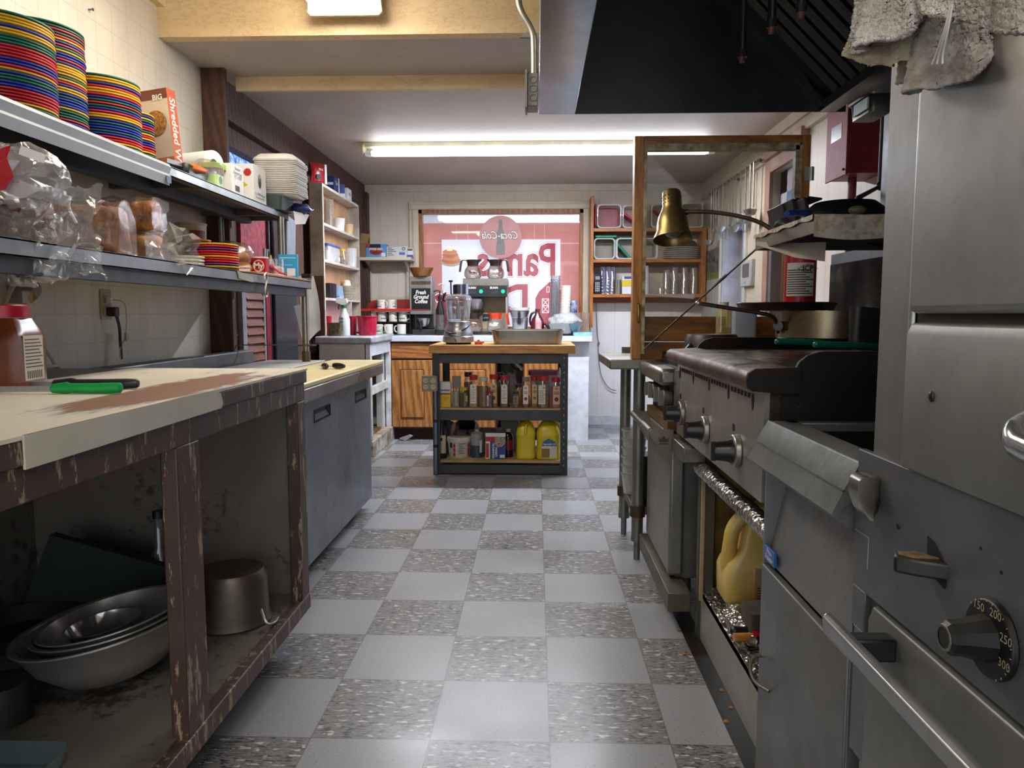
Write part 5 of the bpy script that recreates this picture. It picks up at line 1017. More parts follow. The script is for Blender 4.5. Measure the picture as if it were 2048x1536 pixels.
tag(obj('plastic_film', MB().ball((0, 0, 0), 1, 26, 14).sc(.14, .11, .07).crumple(.03, 16, 3).crumple(.012, 45, 7), clear('#f4f5f8', .4, .22, '#ffffff', .06, 1, 60), None, 0, 20, (sbx+.015, 6.5, KZ+.125)), 'crumpled clear plastic film heaped in the steel bowl', 'plastic film')
solo('blue_tray', MB().rbox(.16, .2, .03, .015, z0=KZ+.001, c=(at(1165, 658, 6.36).x, 6.36)), mat('#7fb5cf', .4), 'pale blue tray at the right end of the back counter', 'tray')
t = thing('clear_tumbler', 'ribbed clear tumbler stack at the window corner', 'tumbler', (at(1169, 640, 6.8).x, 6.8, KZ+.001)); obj('tumbler_wall', MB().lathe([(.0005, 0), (.04, 0), (.045, .2), (.042, .2), (.036, .005)], 20), clear('#e9dccf', .3, .25, '#c9b29a'), t)
# ================================================================== banner and round sign in the pass window; emission stands in for daylight behind
bnr_y = YB+.10
b0x, b1x = at(845, 500, bnr_y).x-.05, at(1160, 500, bnr_y).x+.08
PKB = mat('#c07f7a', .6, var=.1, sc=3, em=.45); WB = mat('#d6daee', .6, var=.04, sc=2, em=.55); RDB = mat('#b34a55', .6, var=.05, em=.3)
bn_ = thing('shop_banner', 'white diner banner seen from behind through the back window, red lettering reversed', 'banner', (.0, bnr_y, .95)); bo_ = Vector((0, bnr_y, .95))
def bq(px, py): p = at(px, py, bnr_y); return p.x, p.z-.95
x0, zt1 = bq(842, 446); x1, _ = bq(1164, 446); _, zb1 = bq(1000, 690)
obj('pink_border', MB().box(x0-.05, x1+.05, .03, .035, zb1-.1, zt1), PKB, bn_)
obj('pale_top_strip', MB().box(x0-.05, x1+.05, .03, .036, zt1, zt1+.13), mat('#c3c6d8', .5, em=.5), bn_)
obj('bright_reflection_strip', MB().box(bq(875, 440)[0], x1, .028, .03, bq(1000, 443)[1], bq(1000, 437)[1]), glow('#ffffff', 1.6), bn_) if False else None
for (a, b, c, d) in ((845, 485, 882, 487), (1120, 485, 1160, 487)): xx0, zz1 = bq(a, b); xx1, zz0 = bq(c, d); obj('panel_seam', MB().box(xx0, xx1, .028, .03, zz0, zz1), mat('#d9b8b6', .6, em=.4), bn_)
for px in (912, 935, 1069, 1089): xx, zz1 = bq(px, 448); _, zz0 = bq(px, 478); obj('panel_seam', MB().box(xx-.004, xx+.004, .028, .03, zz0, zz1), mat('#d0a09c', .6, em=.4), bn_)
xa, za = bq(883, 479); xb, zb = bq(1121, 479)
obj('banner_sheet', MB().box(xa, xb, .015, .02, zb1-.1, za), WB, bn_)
def rtxt(s, px, py, size, m, y=.0, bold=.012, sx=1.0, nm='lettering'):
    x, z = bq(px, py); o = lettering(s, size, (x, y, z), (pi/2, 0, pi), m, bn_, nm, bold, sx=sx); return o
# reversed lettering: read from the far side
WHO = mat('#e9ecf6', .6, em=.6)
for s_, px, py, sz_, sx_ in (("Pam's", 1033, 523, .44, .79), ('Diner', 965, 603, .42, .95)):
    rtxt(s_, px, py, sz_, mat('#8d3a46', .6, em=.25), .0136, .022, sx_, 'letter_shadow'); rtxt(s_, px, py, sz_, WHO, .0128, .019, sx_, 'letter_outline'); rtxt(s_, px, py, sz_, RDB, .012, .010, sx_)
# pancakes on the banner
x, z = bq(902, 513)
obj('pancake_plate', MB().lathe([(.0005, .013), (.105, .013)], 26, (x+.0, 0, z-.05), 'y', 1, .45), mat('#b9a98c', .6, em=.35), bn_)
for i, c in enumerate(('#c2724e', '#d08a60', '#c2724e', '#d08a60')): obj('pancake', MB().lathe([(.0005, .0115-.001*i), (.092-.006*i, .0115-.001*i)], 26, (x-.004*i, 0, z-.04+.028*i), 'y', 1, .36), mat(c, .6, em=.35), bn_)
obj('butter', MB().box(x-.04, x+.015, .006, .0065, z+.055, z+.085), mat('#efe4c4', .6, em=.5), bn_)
# barn on the banner
x, z = bq(1097, 610)
def bp(px, py): return bq(px, py)
obj('barn_shape', MB().prism([bp(1071, 648), bp(1071, 596), bp(1078, 583), bp(1100, 563), bp(1125, 583), bp(1125, 648)][::-1], 'y', .010, .0125), RDB, bn_)
for (a, b, c, d) in ((1084, 597, 1098, 626), (1093, 573, 1099, 585)):
    q0_, q1_ = bp(a, b), bp(c, d); m_ = MB().box(q0_[0], q1_[0], .0085, .009, q0_[1], q1_[1]); obj('barn_door_frame', m_, WHO, bn_)
    e = .006; obj('barn_door', MB().box(q0_[0]+e, q1_[0]-e, .0075, .008, q1_[1]+e, q0_[1]-e), RDB, bn_)
    if b == 597:
        for (u0, v0, u1, v1) in ((a+1, b+1, c-1, (b+d)/2), (a+1, (b+d)/2, c-1, d-1)):
            for f in (0, 1):
                p0, p1 = bp(u0, v0 if f else v1), bp(u1, v1 if f else v0); obj('barn_brace', MB().tube([(p0[0], .0068, p0[1]), (p1[0], .0068, p1[1])], .0035, 4), WHO, bn_)
        hm = bp(a, (b+d)/2)[1]; obj('barn_brace', MB().box(q0_[0], q1_[0], .0062, .0068, hm-.004, hm+.004), WHO, bn_)
# round soda sign hanging inside the window
ds = at(1001, 474, YB+.03); R_ = 42*YB/CF
sg = thing('round_soda_sign', 'round translucent red soda sign with reversed script and bottle in the back window', 'sign', (ds.x, YB+.035, ds.z-R_))
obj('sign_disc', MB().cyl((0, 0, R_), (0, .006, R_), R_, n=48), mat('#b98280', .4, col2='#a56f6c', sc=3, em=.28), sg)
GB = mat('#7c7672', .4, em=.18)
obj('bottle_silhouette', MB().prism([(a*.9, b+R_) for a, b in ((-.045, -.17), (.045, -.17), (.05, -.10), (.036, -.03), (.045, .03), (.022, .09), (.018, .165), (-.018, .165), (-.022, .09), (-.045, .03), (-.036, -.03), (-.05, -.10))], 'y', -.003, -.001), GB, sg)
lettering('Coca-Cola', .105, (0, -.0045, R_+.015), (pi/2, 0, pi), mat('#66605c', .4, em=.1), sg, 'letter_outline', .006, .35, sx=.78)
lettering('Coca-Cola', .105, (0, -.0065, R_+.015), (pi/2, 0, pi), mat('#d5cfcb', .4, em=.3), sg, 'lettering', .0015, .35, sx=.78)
# ================================================================== orange wood wall shelves
OW = wood('#b9722f', '#94541f', .4, 5, (.6, 3, 3)); OWV = wood('#b87231', '#965822', .4, 5, (3, 3, .5))
WY = 6.98
def wz(py, px=1300): return at(px, py, WY).z
X0, X1 = at(1181, 500, WY).x, at(1413, 500, WY).x
wu = thing('wall_shelf_unit', 'orange-stained wooden wall shelves with food tubs, right of the back window', 'shelf', ((X0+X1)/2, 7.09, wz(655))); wo_ = Vector(((X0+X1)/2, 7.09, wz(655)))
def WW(mb): return mb.mv(*(-wo_))
obj('side_panel', WW(MB().box(X0, X0+.028, WY, 7.195, wz(655, 1185), wz(392, 1185))), OWV, wu, bev=.002); obj('side_panel', WW(MB().box(X1-.045, X1, WY, 7.195, wz(606, 1408), wz(462, 1408))), OWV, wu, bev=.002)
SHZ = [wz(p) for p in (588, 518, 456)]
for z in SHZ: obj('shelf_board', WW(MB().box(X0+.028, X1-.045 if z < SHZ[2] else X1, WY, 7.195, z-.03, z)), OW, wu, bev=.002)
for z, h in ((SHZ[0]-.03, .05), (SHZ[1]-.03, .035), (SHZ[2]-.03, .02)): obj('apron', WW(MB().box(X0+.028, X1-.045, WY+.16, WY+.185, z-h, z)), wood('#8a4a2c', '#6b3520', .45, 5, (.6, 3, 3)), wu)
def tub(label, px0, py0, px1, py1, zb, lid, tint, Y=WY+.01, name='food_tub'):
    x0, x1, z0, z1 = bb(px0, py0, px1, py1, Y); w_, h_ = x1-x0, z1-z0; r_ = min(w_, h_)*.16
    t = thing(name, label, 'food tub', ((x0+x1)/2, Y, zb+.001), 0, 'food tubs on the orange shelves')
    def rr(s, y):
        pts = []
        for cx_, cz_, a0 in ((w_/2-r_, h_-r_, 0), (-w_/2+r_, h_-r_, 90), (-w_/2+r_, r_, 180), (w_/2-r_, r_, 270)):
            for i in range(5): a = radians(a0+22.5*i); pts.append(((cx_+r_*cos(a))*s, y, h_/2+(cz_+r_*sin(a)-h_/2)*s))
        return pts
    obj('tub_wall', MB().loft([rr(1, 0), rr(.98, .012), rr(.94, .012), rr(.88, .16)], False, False), clear('#f2f2ee', .2, .35, tint), t); obj('tub_rim', MB().loft([rr(1.0, -.003), rr(1.0, .005), rr(.9, .005), rr(.9, -.003), rr(1.0, -.003)], False, False), clear('#f4f4f2', .2, .7, '#d5d8da'), t)
    obj('tub_base', MB().loft([rr(.87, .16), rr(.87, .163)]), mat(tint, .4), t)
    return t
tub('red-tinted square tub lying on its side at the left of the top shelf', 1194, 407, 1243, 455, SHZ[2], None, '#b5606a')
tub('cloudy tub with a slanting red lid, second on the top shelf', 1245, 409, 1290, 455, SHZ[2], None, '#c9a8a2')
tub('cloudy tub behind the partition glass on the top shelf', 1302, 407, 1352, 455, SHZ[2], None, '#b9a394')
tub('cloudy tub at the right end of the top shelf', 1362, 404, 1406, 455, SHZ[2], None, '#b0a291')
tub('white-rimmed square tub at the left of the middle shelf', 1188, 476, 1230, 518, SHZ[1], None, '#9c9788')
tub('wide white-rimmed tub with a green lid inside on the middle shelf', 1231, 476, 1316, 518, SHZ[1], None, '#a39f90')
def lid(label, px, py, sz, ang, col, zb=None, Y=WY+.03):
    p = at(px, py, Y); mb = MB().cbox((0, 0, 0), (sz[0], .16, sz[1]), ry=ang); z = min(v.z for v in mb.v)
    tag(obj('tub_lid', mb.mv(0, 0, -z), mat(col, .4), None, .006, 35, (p.x, Y+.07, p.z+z)), label, 'tub lid', 'tub lids on the orange shelves')
lid('upright dark red lid at the left end of the top shelf', 1191, 430, (.015, .2), 0, '#a3182f'); lid('slanting red lid leaning in the second top tub', 1262, 437, (.20, .022), radians(35), '#b01a33', Y=WY+.02); lid('faint red lid leaning behind the partition glass', 1324, 430, (.17, .018), radians(40), '#a8323c', Y=WY+.03)
lid('flat green lid on the left tub of the middle shelf', 1212, 473, (.20, .022), 0, '#1d8457'); lid('flat green lid on the wide tub of the middle shelf', 1262, 476, (.22, .016), radians(2), '#1d8457'); lid('green lid leaning inside the wide tub', 1248, 503, (.21, .025), radians(48), '#13704a', Y=WY+.02)
for i in range(6):
    if i == 0: o0 = obj('dinner_plate', MB().lathe([(.0005, 0), (.09, 0), (.15, .012), (.165, .02), (.166, .024), (.15, .018), (.09, .006), (.0005, .005)], 36), mat('#dedad2', .35)); md = o0.data; bpy.data.objects.remove(o0)
    o = bpy.data.objects.new('dinner_plate', md); COL.objects.link(o); o.location = (at(1362, 510, 7.06).x, 7.06, SHZ[1]+.001+i*.019); o.scale = (1, .75, .62)
    tag(o, f'white oval plate, {nth(6-i)} of the plate stack on the orange shelves', 'plate', 'plates on the orange shelves')
tag(obj('dark_lid_heap', MB().ball((0, 0, .04), 1, 18, 10).sc(.16, .08, .045).crumple(.03, 14, 5), mat('#3d3834', .4, var=.4, sc=20), None, 0, 30, (at(1362, 490, 7.06).x, 7.06, SHZ[1]+.13)), 'tangle of dark lids on top of the oval plates', 'lids', None, 'stuff')
# bottom shelf
px_ = at(1195, 565, WY+.02); t = thing('cordless_phone', 'black desk phone handset standing at the left of the bottom orange shelf', 'phone', (px_.x, WY+.03, SHZ[0]+.001)); obj('phone_body', MB().box(-.032, .032, -.015, .02, 0, .195), mat('#141416', .35), t, bev=.008)
kb = MB()
for r_ in range(5):
    for c_2 in range(3): kb.box(-.02+.015*c_2, -.011+.015*c_2, -.017, -.0155, .025+.018*r_, .036+.018*r_)
obj('keypad', kb, mat('#c9ccd0', .5), t); obj('phone_screen', MB().box(-.02, .02, -.0165, -.0155, .135, .165), mat('#8f9aa0', .3), t)
def glassrow(px, py0, n, r, Y, lab, m, h=.11, name='plastic_cup'):
    zt = at(px, py0, Y).z-SHZ[0]; x = at(px, 560, Y).x; mb = MB().lathe([(.0005, h), (r*.7, h), (r*.95, .006), (r, 0)], 18); o0 = obj(name, mb, m); me = o0.data; bpy.data.objects.remove(o0)
    pt_ = (zt-h)/max(1, n-1)
    for i in range(n):
        o = bpy.data.objects.new(name, me); COL.objects.link(o); o.location = (x, Y, SHZ[0]+.001+i*pt_); tag(o, lab.format(nth(n-i)), 'cup', 'upturned cups on the orange shelves')
VIO = clear('#cfcbe0', .45, .22, '#8d86a8'); CLR = clear('#eceae6', .35, .2, '#cfcbc4')
for px, a in ((1205, 'behind the phone'), (1216, 'in the middle'), (1226, 'beside the small steel can')): glassrow(px, 534, 6, .034, WY+.10, 'violet-tinted clear cup, {} of the stack '+a, VIO)
x0, x1, z0, z1_ = bb(1226, 557, 1243, 587, WY+.03); t = thing('steel_can', 'small steel can on the bottom orange shelf', 'can', ((x0+x1)/2, WY+.04, SHZ[0]+.001)); obj('can_wall', MB().lathe([(.0005, 0), (.036, 0), (.036, .135), (.033, .135), (.033, .005)], 22), steel('#8d8778', .25, .2), t)
t, w_, h_ = bx_at('yellow_white_box', 'yellow and white packet beside the partition post on the bottom orange shelf', 1244, 553, 1266, 587, WY+.02, .06, '#d3d0d8', SHZ[0]+.001); panel(t, -w_/2, w_/2, h_*.42, h_*.8, -.0305, '#d3b41a'); panel(t, -w_/2+.02, w_/2, h_*.86, h_, -.0305, '#2b3f84')
glassrow(1290, 532, 8, .043, WY+.07, 'white foam cup, {} of the foam cup stack behind the partition glass', mat('#c9ccd6', .5, var=.05), name='foam_cup')
for px, y0_, n in ((1323, 559, 1), (1333, 540, 3), (1349, 535, 3), (1369, 535, 3), (1388, 536, 3)): glassrow(px, y0_, n, .04, WY+.07+.02*(n == 3), 'clear cup, {} of the stack '+{1323: 'standing lowest, behind the partition glass', 1333: 'behind the single low cup', 1349: 'second from the left of the clear stacks', 1369: 'third from the left of the clear stacks', 1388: 'at the right end of the bottom orange shelf'}[px], CLR, .13 if n == 3 else .125)
solo('grey_paper', MB().add([at(1282, 588, WY-.005), at(1390, 588, WY-.005), at(1388, 598, WY-.005), at(1340, 594, WY-.005), at(1282, 589.5, WY-.005)], [(0, 1, 2, 3, 4)]).add([(at(1282, 588, WY).x, WY-.005, SHZ[0]+.0005), (at(1390, 588, WY).x, WY-.005, SHZ[0]+.0005), (at(1390, 588, WY).x, WY+.03, SHZ[0]+.0005), (at(1282, 588, WY).x, WY+.03, SHZ[0]+.0005)], [(0, 1, 2, 3)]), mat('#a89b90', .6), 'grey paper liner hanging over the front of the bottom orange shelf', 'paper')
cpts = [(1192, 592), (1193, 640), (1195, 680), (1200, 688), (1194, 692), (1198, 682), (1196, 700), (1199, 735), (1203, 755), (1218, 778), (1232, 781)]
solo('phone_cord', MB().tube([at(a, b, 7.17) for a, b in cpts], .0045, 6, 2), mat('#6c6a6e', .5), 'thin grey phone cord hanging down the white back wall with a knot', 'cord')
# ================================================================== island cart
CY_, CD = 4.88, .58
def cz(py, px=1000, Y=CY_): return at(px, py, Y).z
cx0, cx1 = at(866, 830, CY_).x, at(1135, 830, CY_).x; ccx = (cx0+cx1)/2
ct = thing('kitchen_cart', 'black steel rack cart with butcher block top in the middle of the floor', 'cart', (ccx, CY_+CD/2, 0)); c0 = Vector((ccx, CY_+CD/2, 0))
def CW(mb): return mb.mv(*(-c0))
t0, t1 = at(858, 698, CY_-.02).x, at(1151, 698, CY_-.02).x; TZ1, TZ0 = cz(690), cz(707)
BB = NT('butcher_block'); p_b = BB.pb(Roughness=.4); vb = BB.co((1.2, 14, 14)); nb = BB.noi(vb, 5, 5, .65); BB.l(BB.ramp(nb, [(.3, C('#8a5a26')), (.5, C('#b98646')), (.72, C('#cfa263'))]), p_b.inputs['Base Color'])
obj('butcher_block_top', CW(MB().box(t0, t1, CY_-.03, CY_+CD+.03, TZ0, TZ1)), BB.m, ct, bev=.005)
FR = mat('#2b2e2f', .4, var=.2, sc=20)
S2, S3 = .452, .098
hole = mat('#b7ad9c', .5)
for i, x in enumerate((cx0, cx1)):
    for y in (CY_, CY_+CD):
        s = 1 if i == 0 else -1; e = -1 if y == CY_ else 1
        po_ = obj('corner_post', CW(MB().box(x, x+s*.048, y-.0015, y+.0015, 0, TZ0).box(x-.0015, x+.0015, y, y-e*.045, 0, TZ0)), FR, ct)
        if y == CY_:
            m_ = MB()
            for k in range(16): m_.prism([(x+s*.024+.0035*cos(a), .07+.048*k+.0085*sin(a)) for a in [2*pi*j/8 for j in range(8)]], 'y', y-.0022, y-.0016)
            obj('slot_row', CW(m_), mat('#151516', .6) if i == 0 else mat('#8f8a84', .6), po_)
for z0_, z1_, nm in ((cz(727), cz(709), 'top_beam'), (cz(841), cz(820), 'middle_beam'), (.008, cz(930), 'bottom_beam')):
    for y in (CY_+.002, CY_+CD-.004): obj(nm, CW(MB().box(cx0+.003, cx1-.003, y, y+.003, z0_, z1_).box(cx0+.003, cx1-.003, y, y+.02, z1_-.003, z1_)), mat('#363a3a', .4, var=.2), ct, bev=.003)
    for x in (cx0, cx1): obj('side_beam', CW(MB().box(x-.002, x+.002, CY_+.01, CY_+CD-.01, z0_, z1_)), FR, ct)
SHB = mat('#b79a6e', .6, col2='#8d7552', sc=7, var=.2)
for z in (S2, S3): obj('shelf_board', CW(MB().box(cx0+.004, cx1-.004, CY_+.006, CY_+CD-.006, z-.016, z)), SHB, ct)
# outlet box and conduit clamped to the cart post
ox0, ox1, oz0, oz1 = bb(843, 752, 874, 783, CY_-.06)
ob = thing('outlet_box', 'square metal box with four round sockets on the left cart post', 'outlet', ((ox0+ox1)/2, CY_-.035, oz0))
w_, h_ = ox1-ox0, oz1-oz0
obj('metal_box', MB().box(-w_/2, w_/2, -.02, .03, 0, h_), steel('#7b7871', .4, .3, metal=.6), ob, bev=.004); obj('cover_plate', MB().prism([(-w_/2, .008), (-w_/2+.008, 0), (w_/2-.008, 0), (w_/2, .008), (w_/2, h_-.008), (w_/2-.008, h_), (-w_/2+.008, h_), (-w_/2, h_-.008)], 'y', -.024, -.02), steel('#8c8880', .35, .3, metal=.6), ob)
for ix in (-1, 1):
    for iz in (-1, 1):
        s_ = obj('round_socket', MB().cyl((ix*.025, -.027, h_/2+iz*.021), (ix*.025, -.024, h_/2+iz*.021), .0165, n=18), mat('#cbb98a', .4), ob)
        obj('socket_slot', MB().box(ix*.025-.007, ix*.025-.0045, -.0278, -.027, h_/2+iz*.021-.002, h_/2+iz*.021+.007).box(ix*.025+.0045, ix*.025+.007, -.0278, -.027, h_/2+iz*.021-.002, h_/2+iz*.021+.007).cyl((ix*.025, -.0278, h_/2+iz*.021-.007), (ix*.025, -.027, h_/2+iz*.021-.007), .0025, n=8), BLK, s_)
cdx = at(871, 850, CY_-.02).x
cdt = thing('conduit', 'grey metal conduit running down the left cart post below the socket box', 'conduit', (cdx, CY_-.02, 0)); obj('conduit_pipe', MB().cyl((0, 0, .01), (0, 0, oz0), .0125, n=14), steel('#7d8a99', .3, .2), cdt)
for z in (.19, .36): obj('conduit_clamp', MB().cyl((0, 0, z), (0, 0, z+.02), .0165), BLK, cdt)
# ---- on the cart top
fx0, fx1, fz0, fz1 = bb(884, 563, 948, 690, 5.0); fs = (fx1-fx0)
fp = thing('food_processor', 'silver food processor with clear work bowl on the cart top', 'food processor', (at(917, 680, 5.03).x, 5.03, TZ1+.001))
SIL = steel('#a8a9ab', .28, .1, metal=.7)
obj('motor_base', MB().lathe([(.0005, .012), (.105, .012), (.108, .02), (.106, .05), (.099, .056), (.098, .09), (.085, .12), (.078, .135), (.08, .15), (.07, .158), (.0005, .158)], 40), SIL, fp); obj('black_foot', MB().lathe([(.0005, 0), (.085, 0), (.09, .012), (.0005, .012)], 30), BLK, fp)
obj('work_bowl', MB().lathe([(.07, .158), (.075, .165), (.088, .29), (.09, .30), (.087, .30), (.073, .168)], 40), clear('#f2f4f6', .4, .06), fp); obj('bowl_lid', MB().lathe([(.092, .296), (.093, .305), (.085, .325), (.06, .337), (.04, .34), (.04, .334), (.082, .32), (.088, .305)], 40), clear('#eef0f2', .4, .12), fp)
obj('red_ring', MB().lathe([(.0915, .297), (.0925, .301), (.0905, .304)], 36), mat('#a34548', .4), fp)
obj('feed_tube', MB().lathe([(.048, .336), (.05, .405), (.047, .405), (.045, .336)], 30, (.022, 0, 0), 'z', 1, .8), clear('#dfe3ec', .45, .25, '#8d94a8'), fp); obj('pusher', MB().lathe([(.0005, .34), (.035, .34), (.036, .40), (.0005, .405)], 24, (-.0, 0, 0)), mat('#2a2d36', .3), fp)
obj('stem_knob', MB().cyl((-.048, 0, .33), (-.05, 0, .425), .005).cyl((-.05, 0, .42), (-.05, 0, .432), .014), BLK, fp); obj('blade_hub', MB().lathe([(.0005, .17), (.018, .17), (.014, .27), (.0005, .275)], 16), mat('#c9cace', .35), fp)
obj('bowl_handle', MB().tube([(-.085, .01, .29), (-.11, .01, .30), (-.085, 0, .35)], .006, smooth=1), BLK, fp)
obj('power_cord', MB().tube([(-.095, -.03, .095), (-.06, -.085, .075), (.0, -.10, .075), (.06, -.08, .105), (.09, -.03, .14)], .0045, smooth=2).tube([(-.06, -.085, .075), (-.02, -.10, .045), (-.005, -.108, .02)], .0045, smooth=2), BLK, fp); obj('plug', MB().tube([(.0, -.103, .076), (.03, -.096, .09)], .009), WHT, fp)
oc = thing('orange_cap', 'small orange plastic cap beside the food processor on the cart top', 'clip', (at(957, 686, 4.95).x, 4.95, TZ1+.001)); obj('cap_ring', MB().lathe([(.026, 0), (.028, .018), (.024, .02), (.021, .02), (.022, 0)], 22), mat('#d8501c', .4), oc); obj('cap_tab', MB().box(-.008, .008, -.008, .008, .0, .03).box(.02, .038, -.006, .006, .008, .018), mat('#d8501c', .4), oc)  # orange plastic cap, modelled as a ring with a tab
hx0, hx1, hz0, hz1 = bb(979, 660, 1131, 690, 4.93); hp = thing('hotel_pan', 'long deep stainless hotel pan on the cart top', 'pan', ((hx0+hx1)/2, 4.93+.16, TZ1+.001)); hw_ = hx1-hx0; hh_ = hz1-TZ1
obj('pan_wall', MB().rbox(hw_-.02, .31, hh_-.004, .05, 6, .93, 0, top=False).rbox(hw_-.026, .304, hh_-.006, .05, 6, .93, .002, top=False), steel('#a09c92', .25, .25), hp)
obj('pan_rim', MB().rbox(hw_, .33, .006, .05, 6, 1, hh_-.006, floor_=False, top=False).loft([[(x*s, y*s, hh_-.0005) for x, y in [(a, b) for a, b in [( (hw_/2-.05)*cx_+.05*cos(radians(q)), (.165-.05)*cy_+.05*sin(radians(q))) for cx_, cy_, a0 in ((1, 1, 0), (-1, 1, 90), (-1, -1, 180), (1, -1, 270)) for q in range(a0, a0+91, 15)]]] for s in (1, .94)], False, False), steel('#b9b5a8', .22, .2), hp)
obj('maker_stamp', MB().lathe([(.007, -.158), (.009, -.158)], 14, (.0, 0, hh_*.72), 'y'), STD, hp)
# ---- spices and tubs on the middle shelf
def spice(label, px0, px1, py0, py1, Y, lidc, powder, fill=.86, lab='#d9d2bd', labc=None, name='spice_jar', grp='spice jars on the cart', mark=None, lz=(.12, .72), lw=(-.62, .62)):
    x0, x1, z0, z1 = bb(px0, py0, px1, py1, Y); w = x1-x0; H = z1-S2-.001
    t = thing(name, label, 'jar', ((x0+x1)/2, Y+w/2, S2+.001), 0, grp); r = w/2
    hb = H*.86
    obj('jar_wall', MB().rbox(w, w, hb*.88, w*.28).loft([[((w/2)*s*cos(a)*(1.08 if s > .9 else 1), (w/2)*s*sin(a)*(1.08 if s > .9 else 1), z) for a in [2*pi*i/20 for i in range(20)]] for s, z in ((.95, hb*.88), (.8, hb))], False, False), clear('#f6f2ec', .2, .02, '#cbbfae', .04, 0, 20, .35), t)
    obj('contents', MB().rbox(w*.95, w*.95, hb*fill*.88, w*.27, z0=.001), mat(powder, .7, var=.18, sc=60), t)
    obj('jar_lid', MB().cyl((0, 0, hb), (0, 0, H), r*.86, n=24), mat(lidc, .35), t, bev=.002)
    if lab:
        l_ = obj('paper_label', MB().box(r*lw[0], r*lw[1], -r-.0012, -r-.0004, H*lz[0], H*lz[1]), mat(lab, .55, var=.04), t); zc = H*(lz[0]+lz[1])/2; hh = H*(lz[1]-lz[0])
        if mark == 'text':
            m_ = MB()
            for k in range(9): m_.box(r*lw[0]+.004, r*lw[1]-.004-.008*(k % 3 == 1), -r-.0018, -r-.0013, H*lz[0]+hh*(.1+.075*k), H*lz[0]+hh*(.1+.075*k)+.0025)
            obj('label_text_line', m_, INK, l_)
        elif mark:
            obj('label_picture', MB().lathe([(.0005, -r-.0016), (w*.2, -r-.0016)], 7, (0, 0, H*lz[0]+hh*.28), 'y', 1, 1.1), mat(mark, .5, var=.4, sc=80), l_)
            m_ = MB()
            for k in range(3): m_.box(r*lw[0]+.006, r*lw[1]-.006, -r-.0018, -r-.0013, H*lz[0]+hh*(.56+.06*k), H*lz[0]+hh*(.56+.06*k)+.003)
            obj('label_text_line', m_, INK, l_)
        obj('label_arch', MB().lathe([(.004, -r-.0018), (.0075, -r-.0018)], 12, (0, 0, H*lz[0]+hh*.87), 'y'), mat('#3a3530', .5), l_)
    return t
SY = 4.93
t, w_, h_ = bx_at('sugar_carton', 'white and yellow light brown sugar carton at the left of the cart shelf', 876, 764, 901, 812, SY, .05, '#cfd0d0', S2+.001); panel(t, -w_/2, w_/2, .0, h_*.5, -.0256, '#d9b222'); panel(t, -w_/2, w_/2, h_*.5, h_*.57, -.0257, '#8a4a22'); lettering('Domino', .022, (0, -.027, h_*.68), FRONT, mat('#1f3f8a', .5), t, bold=.0008, shear=.2); lettering('LIGHT BROWN\nSUGAR', .0105, (0, -.027, h_*.34), FRONT, mat('#5d3b14', .5), t)
up_ = thing('utensil_jar', 'jar of grey spatulas and whisks between the sugar carton and the pickle jar', 'utensil jar', (at(913, 800, 5.02).x, 5.02, S2+.001)); obj('jar_wall', MB().lathe([(.0005, 0), (.03, 0), (.032, .10), (.03, .10), (.028, .003)], 18), clear('#e6e4de', .3, .2), up_)
obj('spatula', MB().box(-.005, .005, -.003, .003, .01, .13).box(-.03, .03, -.004, .004, .12, .205), mat('#8a847c', .5), up_, bev=.003); obj('whisk', MB().tube([(-.01, .01, .01), (-.025, .0, .15)], .004).tube([(.012, .0, .01), (.02, .0, .14)], .004), STD, up_)
t = spice('small jar of green pickled peppers with yellow lid on the cart shelf', 917, 937, 776, 812, SY, '#c9b418', '#4d4f1c', .98, '#9aa83a', lw=(.45, .8), lz=(.3, .6), name='pickle_jar')
spice('tall jar of cream powder with red lid, first of the red-lidded row', 937, 956, 751, 813, SY, '#b01b2c', '#b99a72', .86, '#dcd8cc', mark='text')
spice('tall jar of olive brown powder with white lid on the cart shelf', 956, 976, 755, 813, SY+.01, '#c9c6bc', '#8a6e45', .9, None)
spice('tall jar of orange chili powder with tan label, behind the tiny red jar', 977, 997, 750, 813, SY+.015, '#b01b2c', '#9a5a26', .8, '#c2a878', mark='#8a2a22')
spice('tiny jar with red lid and dark contents in front of the chili jar', 973, 986, 783, 814, SY-.02, '#a81a30', '#4f2a28', .9, '#c9b9b4', lw=(-.9, -.3), lz=(.1, .75), mark='text')
spice('tall jar of dried green herbs with red lid and white label', 999, 1018, 752, 814, SY, '#b5203a', '#5a5838', .84, '#dcdad0', mark='text')
spice('short jar with navy lid and printed band on the cart shelf', 1024, 1039, 784, 814, SY-.01, '#232c3c', '#6d543a', .5, '#9a8f78', lz=(.25, .75), mark='text')
spice('yellow tub with navy lid behind the short navy-lidded jar', 1030, 1044, 769, 814, SY+.09, '#1f2a50', '#c99a1a', 1.0, None)
spice('tall jar of red pepper flakes with grey lid and white label', 1043, 1060, 755, 814, SY, '#7d7a74', '#8e4028', .5, '#ddd8cc', mark='#9a2d22')
spice('tall red-lidded jar with tan label between the pepper flakes and the cloudy jar', 1061, 1077, 753, 814, SY+.03, '#b01f28', '#a87a50', .85, '#c9b38c', mark='#a88a4a')
spice('broad cloudy jar of brown powder with bright red lid', 1075, 1100, 753, 817, SY-.02, '#c02430', '#7d5a42', .55, '#d6d0bc', lw=(-.85, .25), mark='text')
spice('stout jar of salmon pink powder with red lid at the right of the cart shelf', 1102, 1124, 756, 818, SY-.02, '#b01b2c', '#b3664a', .9, '#d1a488', mark='#5a3a2c')
